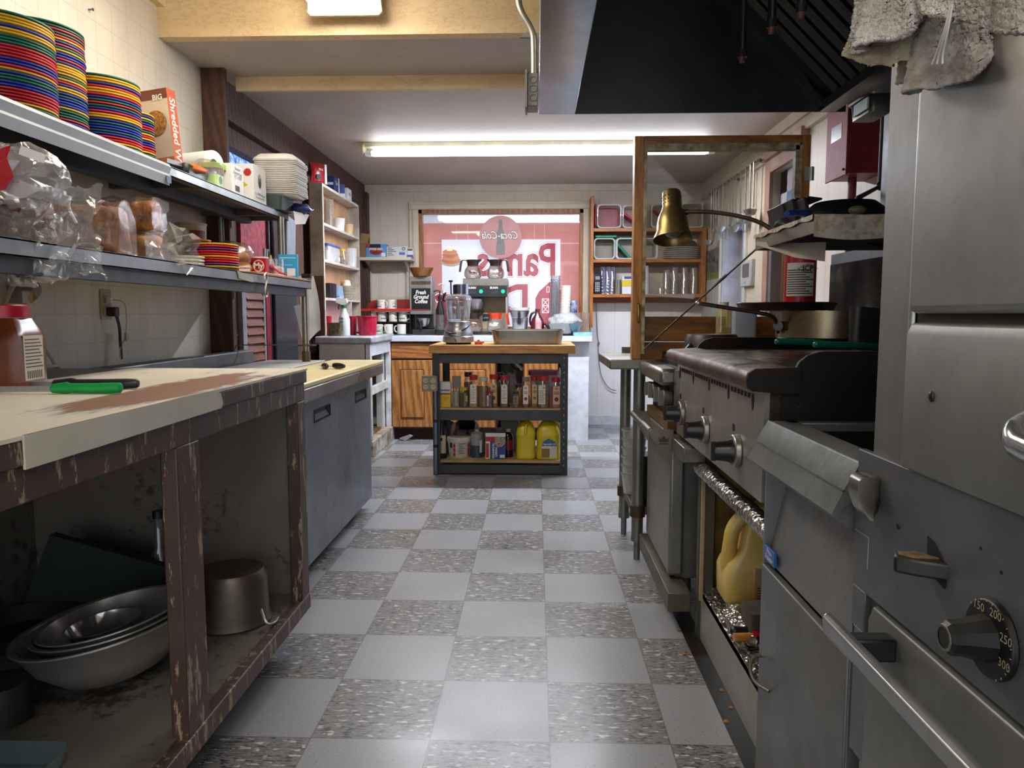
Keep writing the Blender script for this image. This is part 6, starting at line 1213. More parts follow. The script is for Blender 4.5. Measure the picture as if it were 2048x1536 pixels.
for px, py, lab, c_ in ((936, 745, 'dark-lidded tall jar behind the cream powder jar', '#2a1a1a'), (1000, 746, 'purple-lidded jar behind the herb jar', '#5a1a30')): spice(lab, px-9, px+9, py, 812, SY+.16, c_, '#7a5c42', .9, None)
mt_ = thing('magenta_lidded_tub', 'white tub with magenta lid behind the right-hand spice jars', 'tub', (at(1087, 750, 5.12).x, 5.15, S2+.001)); w_ = at(1118, 750, 5.12).x-at(1057, 750, 5.12).x; h_ = at(1087, 741, 5.12).z-S2
obj('tub_body', MB().rbox(w_*.9, .14, h_-.03, .02, taper=.9), mat('#c9c4ca', .4), mt_); obj('tub_lid', MB().rbox(w_, .15, .028, .02, z0=h_-.03), mat('#8a1850', .4), mt_)
nb_ = thing('nozzle_bottle', 'white nozzle bottle at the right end behind the salmon jar', 'bottle', (at(1119, 780, 5.04).x, 5.04, S2+.001)); obj('bottle_body', MB().lathe([(.0005, 0), (.026, 0), (.026, .2), (.018, .22), (.0005, .22)], 20), mat('#c4c9d0', .4), nb_); obj('nozzle', MB().cyl((0, 0, .22), (0, 0, .262), .01, .003), WHT, nb_)
tag(obj('clear_bag', MB().ball((0, 0, 0), 1, 22, 12).sc(.05, .05, .11).mv(0, 0, .115).crumple(.015, 20, 8), clear('#eee9e2', .3, .28, '#b9ac9c', .1, .8, 40), None, 0, 25, (at(1020, 790, 5.08).x, 5.08, S2+.001)), 'clear plastic bag of dry goods behind the herb jar', 'plastic bag')
# ---- bottom shelf of the cart
B = S3+.001; LY = 4.95
def hgt(px, py, Y=LY): return at(px, py, Y).z-B
t = thing('vinegar_bottle', 'tall dark vinegar bottle with cream label at the left of the bottom cart shelf', 'bottle', (at(883, 900, LY).x, LY+.02, B)); obj('bottle_glass', MB().lathe([(.0005, 0), (.034, 0), (.035, .005), (.035, .175), (.015, .225), (.013, .27), (.0005, .27)], 24), mat('#15100d', .2), t); obj('bottle_label', MB().grid(lambda u, v: Vector((.0355*cos(-2.0+1.4*u), .0355*sin(-2.0+1.4*u), .035+.125*v)), 8, 1), mat('#c9bb92', .5, var=.1, sc=40), t); obj('label_seal', MB().grid(lambda u, v: Vector((.036*cos(-1.75+.45*u), .036*sin(-1.75+.45*u), .12+.022*v)), 4, 1), INK, t)
t = thing('brown_pouch', 'brown triangular coffee pouch behind the white pail', 'pouch', (at(901, 870, 5.1).x, 5.1, B)); obj('pouch', MB().prism([(-.04, 0), (.04, 0), (.045, .21), (-.02, .245), (-.03, .1)], 'y', -.02, .02), mat('#3d2a24', .5), t); obj('pale_corner', MB().prism([(.0, .12), (.012, .21), (.04, .235), (.035, .18)], 'y', -.022, -.02), mat('#a38f80', .5), t)
t = thing('white_pail', 'white plastic pail with red squares and printed label on the bottom cart shelf', 'pail', (at(917, 900, LY).x, LY+.08, B)); H = hgt(917, 876); obj('pail_wall', MB().lathe([(.0005, 0), (.072, 0), (.074, .005), (.082, H-.03), (.0005, H-.03)], 36), mat('#c9c5be', .4, var=.05), t); obj('pail_lid', MB().lathe([(.085, H-.035), (.088, H-.03), (.088, H-.006), (.082, H), (.0005, H-.002)], 36), mat('#d6d2ca', .4), t)
def wrap(r, a0, a1, z0, z1): return MB().grid(lambda u, v: Vector((r*cos(radians(a0+(a1-a0)*u)), r*sin(radians(a0+(a1-a0)*u)), z0+(z1-z0)*v)), 5, 1)
for k in range(4):
    for a in (243, 318): obj('red_square', wrap(.0825 if k > 1 else .0805, a, a+11, .012+.03*k, .037+.03*k), mat('#b3202a', .5), t)
m_ = MB()
for k in range(8): m_.join(wrap(.082, 268, 303-6*(k % 3), .03+.011*k, .034+.011*k))
obj('label_text_line', m_, mat('#4a4a4e', .5), t); obj('dark_picture', wrap(.0825, 222, 238, .07, .115), mat('#4a2a26', .5), t)
for px, y_, r_, lab in ((921, 5.22, .05, 'small white tub behind the white pail'), (959, 5.22, .082, 'wide white tub behind the grey bottle')):
    t = thing('white_tub', lab, 'tub', (at(px, 880, y_).x, y_, B)); H = at(px, 861, y_).z-B; obj('tub_wall', MB().lathe([(.0005, 0), (r_*.85, 0), (r_*.95, H-.012), (r_, H-.01), (r_, H), (r_*.93, H), (r_*.8, .004)], 30), clear('#e9e6e2', .25, .75, '#a79f9a'), t)
tag(obj('black_bag', MB().ball((0, 0, 0), 1, 22, 12).sc(.10, .07, .115).mv(0, 0, .12).crumple(.03, 16, 5), mat('#14151c', .25, var=.2), None, 0, 25, (at(932, 850, 5.36).x, 5.36, B)), 'black plastic bag at the back of the bottom cart shelf', 'plastic bag')
t = thing('grey_bottle', 'clear bottle half full of dark blue-grey liquid beside the pail', 'bottle', (at(953, 900, LY).x, LY+.04, B)); H = hgt(953, 860); r_ = .041; obj('bottle_wall', MB().lathe([(.0005, 0), (r_, 0), (r_+.001, .006), (r_+.001, H*.85), (.016, H*.93), (.0005, H*.93)], 26), mat('#8f9292', .35, var=.05), t); obj('dark_liquid', MB().lathe([(r_+.0016, .004), (r_+.0016, H*.45)], 26), mat('#34424e', .3), t); obj('bottle_cap', MB().cyl((0, 0, H*.92), (0, 0, H), .015), mat('#d6cfb8', .4), t); obj('side_label', wrap(r_+.002, 300, 330, H*.2, H*.62), PAPER, t)
t, w_, h_ = bx_at('cereal_carton', 'red white and blue oats carton on the bottom cart shelf', 971, 866, 1011, 928, LY-.02, .055, '#23407f', B); panel(t, -w_/2, w_/2, h_*.86, h_, -.0280, '#d4d2cc'); panel(t, -w_/2, -w_*.02, h_*.68, h_*.86, -.0281, '#ad1f2c'); panel(t, -w_/2, -w_*.27, 0, h_*.68, -.0281, '#d4cfc6'); obj('cereal_picture', MB().lathe([(.0005, -.0286), (w_*.30, -.0286)], 24, (w_*.2, 0, h_*.70), 'y'), mat('#c0ad92', .6, var=.5, sc=110), t); panel(t, -w_*.48, -w_*.33, .01, h_*.6, -.0283, '#b3262e')
lettering('QUAKER OATS', .016, (-w_*.405, -.029, h_*.33), (pi/2, -pi/2, 0), WHT, t, bold=.0006); lettering('CINNAMON\nCEREAL', .02, (-w_*.03, -.029, h_*.28), (pi/2, -pi/2, 0), WHT, t, bold=.0006); panel(t, w_*.22, w_*.46, .008, .03, -.0283, '#cfd2d6', 'barcode')
t = thing('dark_syrup_bottle', 'dark red syrup bottle behind the oats carton', 'bottle', (at(1016, 900, 5.03).x, 5.03, B)); H = at(1016, 857, 5.03).z-B; obj('bottle_wall', MB().lathe([(.0005, 0), (.036, 0), (.038, .12), (.034, .15), (.014, H*.9), (.0005, H*.9)], 24), mat('#2f1310', .2), t); obj('red_label', wrap(.0385, 250, 330, .05, .12), mat('#8e2020', .4), t); obj('bottle_cap', MB().cyl((0, 0, H*.88), (0, 0, H), .016), WHT, t)
solo('upturned_steel_bowl', MB().lathe([(.0005, 0), (.06, .005), (.10, .05), (.105, .08), (.1, .08), (.058, .01), (.0005, .006)], 32, (at(1022, 850, 5.28).x, 5.28, .33)), steel('#77706a', .2, .3), 'small steel bowl resting on the white box at the back of the bottom cart shelf', 'bowl')
solo('white_back_box', MB().box(at(1002, 850, 5.2).x, at(1038, 850, 5.2).x, 5.2, 5.4, B, .329), mat('#8f8a84', .6), 'grey-white box under the small steel bowl', 'box')
def jug(label, px0, px1, py0, py1, Y, col, turn):
    x0, x1, z0, z1 = bb(px0, py0, px1, py1, Y); w = x1-x0; H = z1-B
    t = thing('oil_jug', label, 'jug', ((x0+x1)/2, Y+w*.5, B), 0, 'yellow oil jugs'); r = w*.26
    def ring(s, z, off=0):
        pts = []
        for cx_, cy_, a0 in ((1, 1, 0), (-1, 1, 90), (-1, -1, 180), (1, -1, 270)):
            for i in range(5): a = radians(a0+22.5*i); pts.append((((w/2-r)*cx_+r*cos(a))*s+off, ((w/2-r)*cy_+r*sin(a))*s, z))
        return pts
    m = mat(col, .3, var=.06)
    obj('jug_body', MB().loft([ring(.93, 0), ring(1, .008), ring(.985, .02), ring(.985, H*.6), ring(1.01, H*.63), ring(.99, H*.66), ring(.88, H*.80), ring(.62, H*.93), ring(.36, H*.985), ring(.3, H*.985)]), m, t, smooth=50)
    obj('jug_neck', MB().cyl((0, 0, H*.97), (0, 0, H*1.0), .019), m, t); obj('jug_cap', MB().cyl((0, 0, H*.995), (0, 0, H*1.05), .022, n=20), m, t)
    hp_ = [(0, -.10*w, H*.97), (0, -.36*w, H*.95), (0, -.52*w, H*.84), (0, -.53*w, H*.72), (0, -.49*w, H*.64)]
    if turn: hp_ = [(.08*w, 0, H*.97), (.30*w, -.06*w, H*.97), (.46*w, -.08*w, H*.9), (.49*w, -.08*w, H*.76), (.47*w, -.08*w, H*.64)]
    obj('jug_handle', MB().tube(hp_, w*.075, 10, 2), m, t)
    if turn:
        l_ = obj('jug_label', MB().prism([(-.3*w, .05*H), (.35*w, .05*H), (.35*w, .38*H), (.28*w, .48*H), (.0, .56*H), (-.22*w, .48*H), (-.3*w, .38*H)], 'y', -w/2-.0012, -w/2-.0002), mat('#c9ccc4', .5, var=.06), t)
        obj('blue_arch', MB().prism([(-.3*w, .36*H), (.35*w, .36*H), (.28*w, .48*H), (.0, .56*H), (-.22*w, .48*H)], 'y', -w/2-.0018, -w/2-.0012), mat('#2f6690', .5), l_); obj('vegetable_picture', MB().box(-.29*w, .05*w, -w/2-.0018, -w/2-.0012, .06*H, .3*H), mat('#9a4a2a', .6, col2='#5d7a2a', sc=60, var=.4), l_); lettering('Vegetable Oil', .016, (.02*w, -w/2-.0025, .41*H), FRONT, WHT, l_, bold=.0004, shear=.2)
        m_ = MB()
        for k in range(6): m_.box(.09*w, .32*w, -w/2-.0018, -w/2-.0012, .08*H+.013*k, .083*H+.013*k)
        obj('label_text_line', m_, INK, l_)
    else: obj('jug_label', MB().box(-w/2-.001, -w/2-.0002, -.3*w, .3*w, .08*H, .5*H), mat('#56707a', .5, var=.4, sc=40), t)
    return t
jug('left yellow oil jug with its handle facing forward on the bottom cart shelf', 1032, 1071, 843, 928, LY-.03, '#cdb915', False)
jug('right yellow oil jug with the vegetable label facing forward', 1073, 1121, 843, 928, LY-.04, '#cdb915', True)
# ================================================================== right side: cooking line
GREASE = steel('#4a3a2a', .5, 1.0, '#120d08', 5, (1, 1, 1), .55, .3); BLACKST = steel('#1e1b18', .5, .6, '#0c0a08', 4, (1, 1, 1), .4, .3, 'b')
WARM = steel('#8a867c', .3, .6, '#4c4030', 3, (1, .08, 1)); OVN = steel('#83837f', .36, .35, '#6a675f', 2.2, (1, 1, .08), .6); OVD = steel('#74767a', .36, .4, '#55514a', 2.5, (1, .2, .2), .6, .1, 'c')
# ---- floor edge strip and steel kick
solo('floor_strip', MB().box(.50, .56, 1.2, 3.05, .0005, .004), mat('#1d1b1a', .35, var=.3, sc=60), 'worn black edge strip on the floor along the cooking line', 'floor strip')
# ---- steel work table
TX0, TX1, TY0, TY1, TZ_ = .315, 1.25, 3.135, 3.70, .887
wt = thing('steel_table', 'stainless steel table with round pipe legs beyond the range', 'table', ((TX0+TX1)/2, (TY0+TY1)/2, 0)); wo2 = Vector(((TX0+TX1)/2, (TY0+TY1)/2, 0))
def QW(mb): return mb.mv(*(-wo2))
obj('table_top', QW(MB().box(TX0, TX1, TY0, TY1, TZ_-.042, TZ_)), WARM, wt, bev=.006); obj('upstand', QW(MB().box(TX0+.115, TX1, TY1-.02, TY1, TZ_, TZ_+.03)), WARM, wt)
PIPE = steel('#85837a', .35, .6, '#4a4438', 4, (1, 1, 1), .7)
for (x, y) in ((.436, 3.56), (.449, 3.185), (1.15, 3.56), (1.15, 3.19)):
    l_ = obj('leg', QW(MB().cyl((x, y, .10), (x, y, TZ_-.042), .0255, n=20)), PIPE, wt)
    obj('bullet_foot', QW(MB().cyl((x, y, .085), (x, y, .11), .0275, n=18).cyl((x, y, 0), (x, y, .09), .014, n=14)), STD, l_); obj('shelf_clamp', QW(MB().cyl((x, y, .195), (x, y, .245), .034, n=18)), steel('#5d5040', .5, .9), l_)
obj('undershelf', QW(MB().box(.425, 1.17, 3.17, 3.58, .205, .24)), steel('#6d675a', .45, .9), wt, bev=.003)
DELI = clear('#f0f0ec', .35, .22, '#cfcfc8')
dm = MB().lathe([(.0005, 0), (.045, 0), (.056, .085), (.060, .087), (.060, .093), (.055, .093), (.043, .004)], 22); d0_ = obj('deli_tub', dm, DELI); dme = d0_.data; bpy.data.objects.remove(d0_)
for i in range(6):
    o = bpy.data.objects.new('deli_tub', dme); COL.objects.link(o); o.location = (.462, 3.425, .241+i*.042); tag(o, f'clear ribbed deli tub, {nth(6-i)} of the stack under the steel table', 'tub', 'deli tubs under the steel table')
for i in range(3):
    o = tag(obj('black_tub', MB().rbox(.15, .12, .062, .02, taper=.86).rbox(.16, .13, .008, .02, z0=.062), mat('#15171d', .25), None, .002, 35, (.525, 3.27, .241+.073*i)), f'black takeout tub with rim, {nth(3-i)} of the stack behind the near table leg', 'tub', 'black tubs under the steel table')
t = thing('clear_bin', 'large cloudy clear bin with lid on the undershelf of the steel table', 'bin', (.72, 3.46, .241)); obj('bin_wall', MB().rbox(.30, .16, .25, .02, top=False), clear('#eeeeec', .3, .45, '#b9b6ae'), t); obj('bin_lid', MB().rbox(.31, .17, .014, .02, z0=.25), clear('#f0f0ee', .3, .6, '#c4c2bc'), t)
# ---- range
rg = thing('gas_range', 'greasy stainless gas range with oven door, between the griddle and the steel table', 'range', (.80, 2.86, 0)); ro2 = Vector((.80, 2.86, 0))
def RW(mb): return mb.mv(*(-ro2))
obj('range_body', RW(MB().box(.505, 1.2, 2.60, 3.11, .13, .86)), steel('#77746d', .4, .6, metal=.6), rg)
obj('range_top', RW(MB().box(.50, 1.2, 2.60, 3.12, .86, .888)), steel('#4a4640', .35, .8), rg); obj('front_rail', RW(MB().box(.440, .51, 2.615, 3.12, .826, .886)), WARM, rg, bev=.014)
obj('control_recess', RW(MB().box(.495, .51, 2.61, 3.1, .70, .83)), BLACKST, rg); obj('crumb_ledge', RW(MB().box(.470, .51, 2.61, 3.1, .665, .70)), steel('#6b5a42', .6, 1.0, '#9a7038'), rg)
for i, y in enumerate((3.03, 2.93, 2.79, 2.68)):
    k_ = obj('knob', RW(MB().cyl((.462, y, .775), (.497, y, .775), .030, .026, n=18)), mat('#6b6a5f', .4, var=.2), rg, bev=.004); obj('knob_grip', RW(MB().box(.448, .464, y-.007, y+.007, .748, .802)), mat('#77766a', .4), k_)
dr_ = obj('oven_door', RW(MB().box(.476, .528, 2.575, 3.11, .145, .655)), steel('#8f8d87', .34, .5, metal=.65), rg, bev=.010)
obj('door_handle', RW(MB().tube([(.410, 2.60, .664), (.410, 3.08, .664)], .0135, 14)), WARM, dr_)
for y0_ in (2.578, 3.075): obj('handle_bracket', RW(MB().prism([(.402, .668), (.408, .676), (.486, .674), (.486, .545), (.474, .547), (.43, .615), (.405, .652)], 'y', y0_, y0_+.012)), steel('#8a8272', .35, .6), dr_)
cr = [(-.021, 0), (.021, 0), (.027, .024), (.014, .011), (.0, .030), (-.014, .011), (-.027, .024)]
obj('crown_emblem', RW(MB().prism([(.452+a*.72, .630+b*.8) for a, b in cr], 'y', 2.5765, 2.578).box(.437, .467, 2.5765, 2.578, .622, .626)), mat('#3c352b', .5), dr_)
obj('base_rail', RW(MB().box(.452, .53, 2.44, 3.13, .068, .135)), steel('#77705f', .45, .9), rg, bev=.003)
for bx_ in (.66, .98):
    g_ = MB()
    for k in range(5): g_.box(bx_-.14, bx_+.14, 2.66+.095*k, 2.672+.095*k, .90, .928)
    for k in (-1, 0, 1): g_.box(bx_+.13*k-.006, bx_+.13*k+.006, 2.65, 3.07, .888, .918)
    obj('burner_grate', RW(g_), BLACKST, rg)
for (x, y) in ((.56, 2.68), (.56, 3.05), (1.1, 2.68), (1.1, 3.05)): obj('range_leg', RW(MB().cyl((x, y, 0), (x, y, .14), .02)), STD, rg)
# ---- griddle on its stand
gd = thing('griddle', 'wide greasy flat-top griddle with three black front knobs', 'griddle', (.82, 2.1, 0)); go_ = Vector((.82, 2.1, 0))
def GW(mb): return mb.mv(*(-go_))
GY0, GY1 = 1.615, 2.60
obj('front_panel', GW(MB().box(.500, .512, GY0, GY1, .662, .925)), steel('#a5a19a', .32, .55, '#5f574a', 3, (1, 1, .05), .65), gd); obj('griddle_body', GW(MB().box(.512, 1.15, GY0, GY1, .662, .925)), GREASE, gd)
obj('bullnose', GW(MB().loft([[(x, y, z) for x, z in [(.53, .913), (.475, .914), (.463, .920), (.458, .935), (.463, .950), (.475, .958), (.565, .962), (.565, .913)]] for y in [GY0-.01+(GY1-GY0+.02)*i/24 for i in range(25)]]).crumple(.003, 30, 2)), steel('#5a4632', .4, 1.0, '#0f0a06', 13, (1, 1, 1), .5, .6, 'd'), gd, smooth=50)
obj('bullnose_end', GW(MB().prism([(.53, .908), (.472, .910), (.459, .918), (.455, .935), (.460, .952), (.475, .961), (.57, .964), (.57, .908)], 'y', GY0-.016, GY0-.006).crumple(.002, 40, 5)), BLACKST, gd); obj('cooking_plate', GW(MB().box(.57, 1.12, GY0+.015, GY1-.015, .92, .959)), steel('#6a6862', .22, .5, '#3a352c', 2.5, (1, .1, 1)), gd); obj('grease_trough', GW(MB().box(.555, .572, GY0+.02, GY1-.02, .91, .953)), BLACKST, gd)
for y in (GY0-.004, GY1-.008):
    obj('side_splash', GW(MB().prism([(.535, .66 if y < 2 else .80), (.535, .958), (.565, .961), (.572, .975), (.59, .990), (.62, .998), (1.15, 1.001), (1.15, .66 if y < 2 else .80)], 'y', y, y+.012)), BLACKST if y < 2 else steel('#3a332b', .45, .8, '#15110d'), gd)
obj('back_splash', GW(MB().box(1.13, 1.15, GY0, GY1, .90, 1.06)), BLACKST, gd)
m1, m2 = MB(), MB(); y = GY1-.03; n_ = 0
yy = 2.555
while yy > GY0+.06:
    if n_ % 7 == 0: m1.prism([(yy+.008*cos(a), .878+.020*sin(a)) for a in [2*pi*j/10 for j in range(10)]], 'x', .4985, .4995)
    else: m1.box(.4985, .4995, yy-.0075, yy+.0075, .884, .896)
    yy -= .030 if n_ % 7 else .034; n_ += 1
obj('vent_slot_row', GW(m1), mat('#070605', .8), gd)
for (px, py) in ((1366, 826), (1413, 860), (1476, 902)):
    v = onx(px, py, .50); y, z = v.y, v.z
    bz_ = obj('knob_bezel', GW(MB().cyl((.484, y, z), (.500, y, z), .040, .042, n=26)), steel('#a9a59c', .3, .5), gd, bev=.003)
    obj('control_knob', GW(MB().lathe([(.0005, -.045), (.021, -.045), (.023, -.04), (.026, -.012), (.031, 0)], 22, (.484, y, z), 'x').box(.434, .445, y-.006, y+.006, z-.024, z+.024)), mat('#121212', .3), bz_)
    obj('pilot_hole', GW(MB().cyl((.4985, y+.045, z+.052), (.4995, y+.045, z+.052), .010, n=12)), mat('#060505', .8), gd)
obj('corner_cover', GW(MB().box(.488, .502, 2.56, 2.60, .745, .885)), WARM, gd)
obj('stand_rail', GW(MB().box(.478, .55, 2.36, 2.63, .600, .650)), WARM, gd, bev=.003)
STND = steel('#6d6a62', .4, .7)
for y in (2.40, 1.63): obj('stand_leg', GW(MB().box(.54, .59, y-.02, y+.02, .0, .66)), STND, gd, bev=.003)
obj('stand_leg_edge', GW(MB().box(.535, .545, 2.335, 2.347, .15, .60)), mat('#a8946c', .5), gd)
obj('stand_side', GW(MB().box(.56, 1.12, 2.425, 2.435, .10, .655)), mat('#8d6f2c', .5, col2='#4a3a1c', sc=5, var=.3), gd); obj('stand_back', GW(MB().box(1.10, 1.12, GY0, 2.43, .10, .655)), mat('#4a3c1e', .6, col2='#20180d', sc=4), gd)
obj('stand_floor', GW(MB().box(.55, 1.12, GY0, 2.43, .15, .168)), steel('#6a6458', .4, .8), gd); obj('kick_panel', GW(MB().box(.550, .556, 1.59, 2.44, .004, .170)), steel('#a5a296', .4, .5, '#6a6354', metal=.45), gd)
def m_foil():
    t = NT('crumpled_foil'); p = t.pb(Metallic=.95, Roughness=.25); v = t.a('TexVoronoi'); v.inputs['Scale'].default_value = 70; t.l(t.co(), v.inputs[0])
    n = t.noi(t.co(), 8, 5); t.l(t.ramp(n, [(.4, C('#8d887e')), (.62, C('#c9c5bb')), (.72, C('#6a5232'))]), p.inputs['Base Color']); t.l(t.bump(v.outputs[0], .9, .006), p.inputs['Normal']); return t.m
FOIL = m_foil()
obj('foil_wrapped_rail', GW(MB().loft([[(.545+.028*cos(a)+.003*noise.noise(Vector((y*30, a*3, 1))), y, .578+.024*sin(a)+.003*noise.noise(Vector((y*30, a*3, 5)))) for a in [2*pi*i/12 for i in range(12)]] for y in [GY0+.02+(2.40-GY0-.02)*k/40 for k in range(41)]])), FOIL, gd)
obj('foil_liner', GW(MB().grid(lambda u, v: Vector((.548+.16*u, 1.60+.80*v, .171+.018*u+.02*abs(noise.noise(Vector((u*6, v*25, 2)))))), 12, 60)), FOIL, gd)
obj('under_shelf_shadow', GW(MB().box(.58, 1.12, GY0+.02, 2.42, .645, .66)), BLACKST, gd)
# items in the stand
JX, JYY = .655, 2.22
t = thing('yellow_jug', 'translucent yellow plastic jug with hollow handle inside the griddle stand', 'jug', (JX, JYY, .205)); mj = mat('#cfa640', .35, var=.08, sc=5, col2='#d8c07a')
obj('jug_body', MB().loft([[(x*s+ox, y*s*.9, z) for x, y in [(.082*(1 if cos(a) > 0 else -1)*min(1, abs(cos(a))*1.3), .075*(1 if sin(a) > 0 else -1)*min(1, abs(sin(a))*1.3)) for a in [2*pi*i/28+.01 for i in range(28)]]] for s, ox, z in ((.92, 0, 0), (1, 0, .012), (1.02, 0, .10), (.97, .005, .125), (.74, .025, .165), (.66, .03, .22), (.60, .035, .26), (.34, .05, .305), (.24, .05, .315))]), mj, t, smooth=60)
obj('jug_handle', MB().tube([(.03, -.02, .285), (-.015, -.025, .280), (-.058, -.025, .235), (-.064, -.025, .18), (-.070, -.02, .125), (-.062, -.01, .09)], .022, 12, 2), mj, t, smooth=60)
obj('jug_label', MB().box(.0, .08, -.0735, -.072, .015, .12), mat('#b98f6a', .5, var=.1), t)
m_ = MB()
for k in range(6): m_.box(.006, .035, -.0742, -.0735, .02+.008*k, .023+.008*k)
obj('label_text_line', m_, mat('#4a3226', .5), t); obj('dark_label_panel', MB().box(.038, .075, -.0742, -.0735, .055, .115), mat('#7d6064', .5), t)
tag(obj('scouring_block', MB().rbox(.16, .10, .07, .008).crumple(.004, 30, 2), mat('#2c2a24', .8, col2='#4f4a3c', sc=8), None, 0, 35, (.66, 1.98, .205)), 'dark grill cleaning block in front of the yellow jug', 'grill block')
tag(obj('foil_wad', MB().ball((0, 0, .022), 1, 22, 12).sc(.055, .13, .028).mv(0, 0, .012).crumple(.016, 30, 3), FOIL, None, 0, 20, (.60, 2.03, .19)), 'crumpled strip of foil lying before the cleaning block', 'foil')
p = onx(1490, 1277, .575); t = thing('black_scraper', 'black-handled grill scraper lying on the foil in the griddle stand', 'scraper', (.59, p.y, .205), radians(6)); obj('handle', MB().tube([(-.045, 0, .012), (.0, 0, .012), (.09, .0, .012)], .0125, 12).ball((-.045, 0, .012), .0135), mat('#15161a', .4), t); obj('scraper_head', MB().cbox((.05, -.03, .008), (.11, .035, .014)), BLK, t)
p = onx(1490, 1322, .57); t = thing('wooden_brush', 'wooden-handled brush with a red ring beside the black scraper', 'brush', (.585, p.y-.005, .20), radians(4)); obj('wooden_handle', MB().cyl((-.05, 0, .012), (0, 0, .012), .0115), OAKL, t); obj('red_ring', MB().cyl((0, 0, .012), (.022, 0, .012), .018, n=20), mat('#b01a22', .35), t); obj('brush_head', MB().cyl((.022, 0, .012), (.11, 0, .012), .0165), BLK, t)
# ---- fryer
fy = thing('fryer', 'stainless deep fryer with slanted front apron between griddle and oven', 'fryer', (.82, 1.36, 0)); fo = Vector((.82, 1.36, 0))
def YW(mb): return mb.mv(*(-fo))
F0, F1, FZ = 1.135, 1.59, .850
FS = steel('#8c8d90', .36, .45, '#504a40', 2.6, metal=.6); FAP = steel('#7d827f', .4, .95, '#3f463f', 16, (1, 1, .5), .75, .2, 'e')
obj('tank_rim', YW(MB().box(.500, .562, F0, F1, FZ-.02, FZ).box(1.0, 1.15, F0, F1, FZ-.02, FZ).box(.535, 1.0, F0, F0+.03, FZ-.02, FZ).box(.535, 1.0, F1-.03, F1, FZ-.02, FZ)), FS, fy, bev=.003)
obj('tank', YW(MB().box(.562, 1.0, F0+.03, F1-.03, .66, .67).box(.562, .566, F0+.03, F1-.03, .66, FZ-.02).box(1.0, 1.005, F0+.03, F1-.03, .66, FZ-.02).box(.562, 1.0, F0+.025, F0+.03, .66, FZ-.02).box(.562, 1.0, F1-.03, F1-.025, .66, FZ-.02)), BLACKST, fy)
obj('front_apron', YW(MB().prism([(.502, FZ+.001), (.478, .808), (.4775, .806), (.460, .768), (.463, .766), (.505, .80), (.512, .845)], 'y', F0-.0, F1)), FAP, fy); obj('apron_seam', YW(MB().prism([(.4765, .8065), (.4755, .8045), (.478, .804), (.479, .8065)], 'y', F0, F1)), BLK, fy)
obj('apron_underside', YW(MB().prism([(.463, .765), (.505, .80), (.52, .735), (.51, .73)], 'y', F0+.02, F1-.01)), FS, fy)
obj('side_flange', YW(MB().box(.500, .56, F1-.006, F1, .0, .80)), FS, fy); obj('side_flange', YW(MB().box(.500, .56, F0, F0+.006, .0, .80)), FS, fy)
obj('slanted_panel', YW(MB().prism([(.556, .79), (.549, .74), (.508, .545), (.515, .54), (.57, .79)], 'y', F0+.006, F1-.006)), steel('#8b8c8e', .4, .5, '#6a5a46', 3, (1, 1, .1), .55, .1, 'f'), fy)
dd = obj('cabinet_door', YW(MB().box(.497, .515, F0+.008, F1-.002, .03, .535)), steel('#787877', .42, .3, '#5f5a50', 2.5, (1, 1, .08), .55, .1, 'g'), fy, bev=.003)
p = onx(1543, 1368, .497); q = onx(1561, 1388, .497)
obj('door_pull', YW(MB().tube([(.497, F1-.02, p.z+.028), (.478, F1-.024, p.z+.024), (.466, F1-.04, p.z+.008), (.470, F1-.062, p.z-.014), (.496, F1-.082, p.z-.022)], .0045, 8, 2)), WARM, dd)
obj('body', YW(MB().box(.58, 1.14, F0+.01, F1-.01, .02, .54)), FS, fy)
b0_ = onx(1542, 1115, .507)
bg = obj('maker_badge', YW(MB().box(.500, .506, F1-.075, F1-.008, .548, .580).rot(0, 0, 0)), mat('#1f5fae', .35), fy, bev=.001)
for s_, zz in (('Pitco', .572), ('Frialator', .558)): lettering(s_, .016 if zz > .565 else .0145, (.4995-fo.x, F1-.042-fo.y, zz), AISLE_R, WHT, bg, bold=.0003)
# ---- stacked ovens at the near right
ov = thing('stacked_oven', 'tall stainless stacked oven with dial and lever filling the near right', 'oven', (.85, .65, 0)); oo = Vector((.85, .65, 0))
def OW_(mb): return mb.mv(*(-oo))
O0, O1 = .16, 1.105
obj('oven_frame', OW_(MB().box(.505, 1.25, O0, O1, .02, 1.85)), OVN, ov, bev=.004)
yD = onx(1822, 560, .49).y
ud = obj('upper_door', OW_(MB().box(.486, .506, O0+.02, yD, 1.079, 1.72)), steel('#8a8986', .32, .35, '#6b6860', 2.0, (1, .3, .3), .65, .1, 'h'), ov, bev=.012)
obj('door_gap', OW_(MB().box(.500, .5065, O0+.02, yD+.003, 1.062, 1.082).box(.500, .5056, yD-.001, yD+.004, .875, 1.72)), BLACKST, ov); obj('corner_bead', OW_(MB().cyl((.501, yD+.010, .875), (.501, yD+.010, 1.72), .0065)), STL, ov)
l2 = obj('middle_door', OW_(MB().prism([(.508, .875), (.488, .875), (.486, .90), (.486, 1.052), (.492, 1.066), (.508, 1.069)], 'y', O0+.02, yD-.002)), OVN, ov, bev=.003)
obj('door_screw', OW_(MB().ball((.485, onx(1864, 793, .486).y, onx(1864, 793, .486).z), .0055, 12, 8, .5, 1, 1.25)), BLK, l2)
hp = [(.490, .706, .978), (.462, .700, .974), (.446, .690, .966), (.440, .665, .955), (.44, .3, .955)]
obj('chrome_handle', OW_(MB().tube(hp, .0145, 12, 2)), steel('#b3b6ba', .15, .1), l2)
CPX = .494; cz0, cz1 = .662, .874
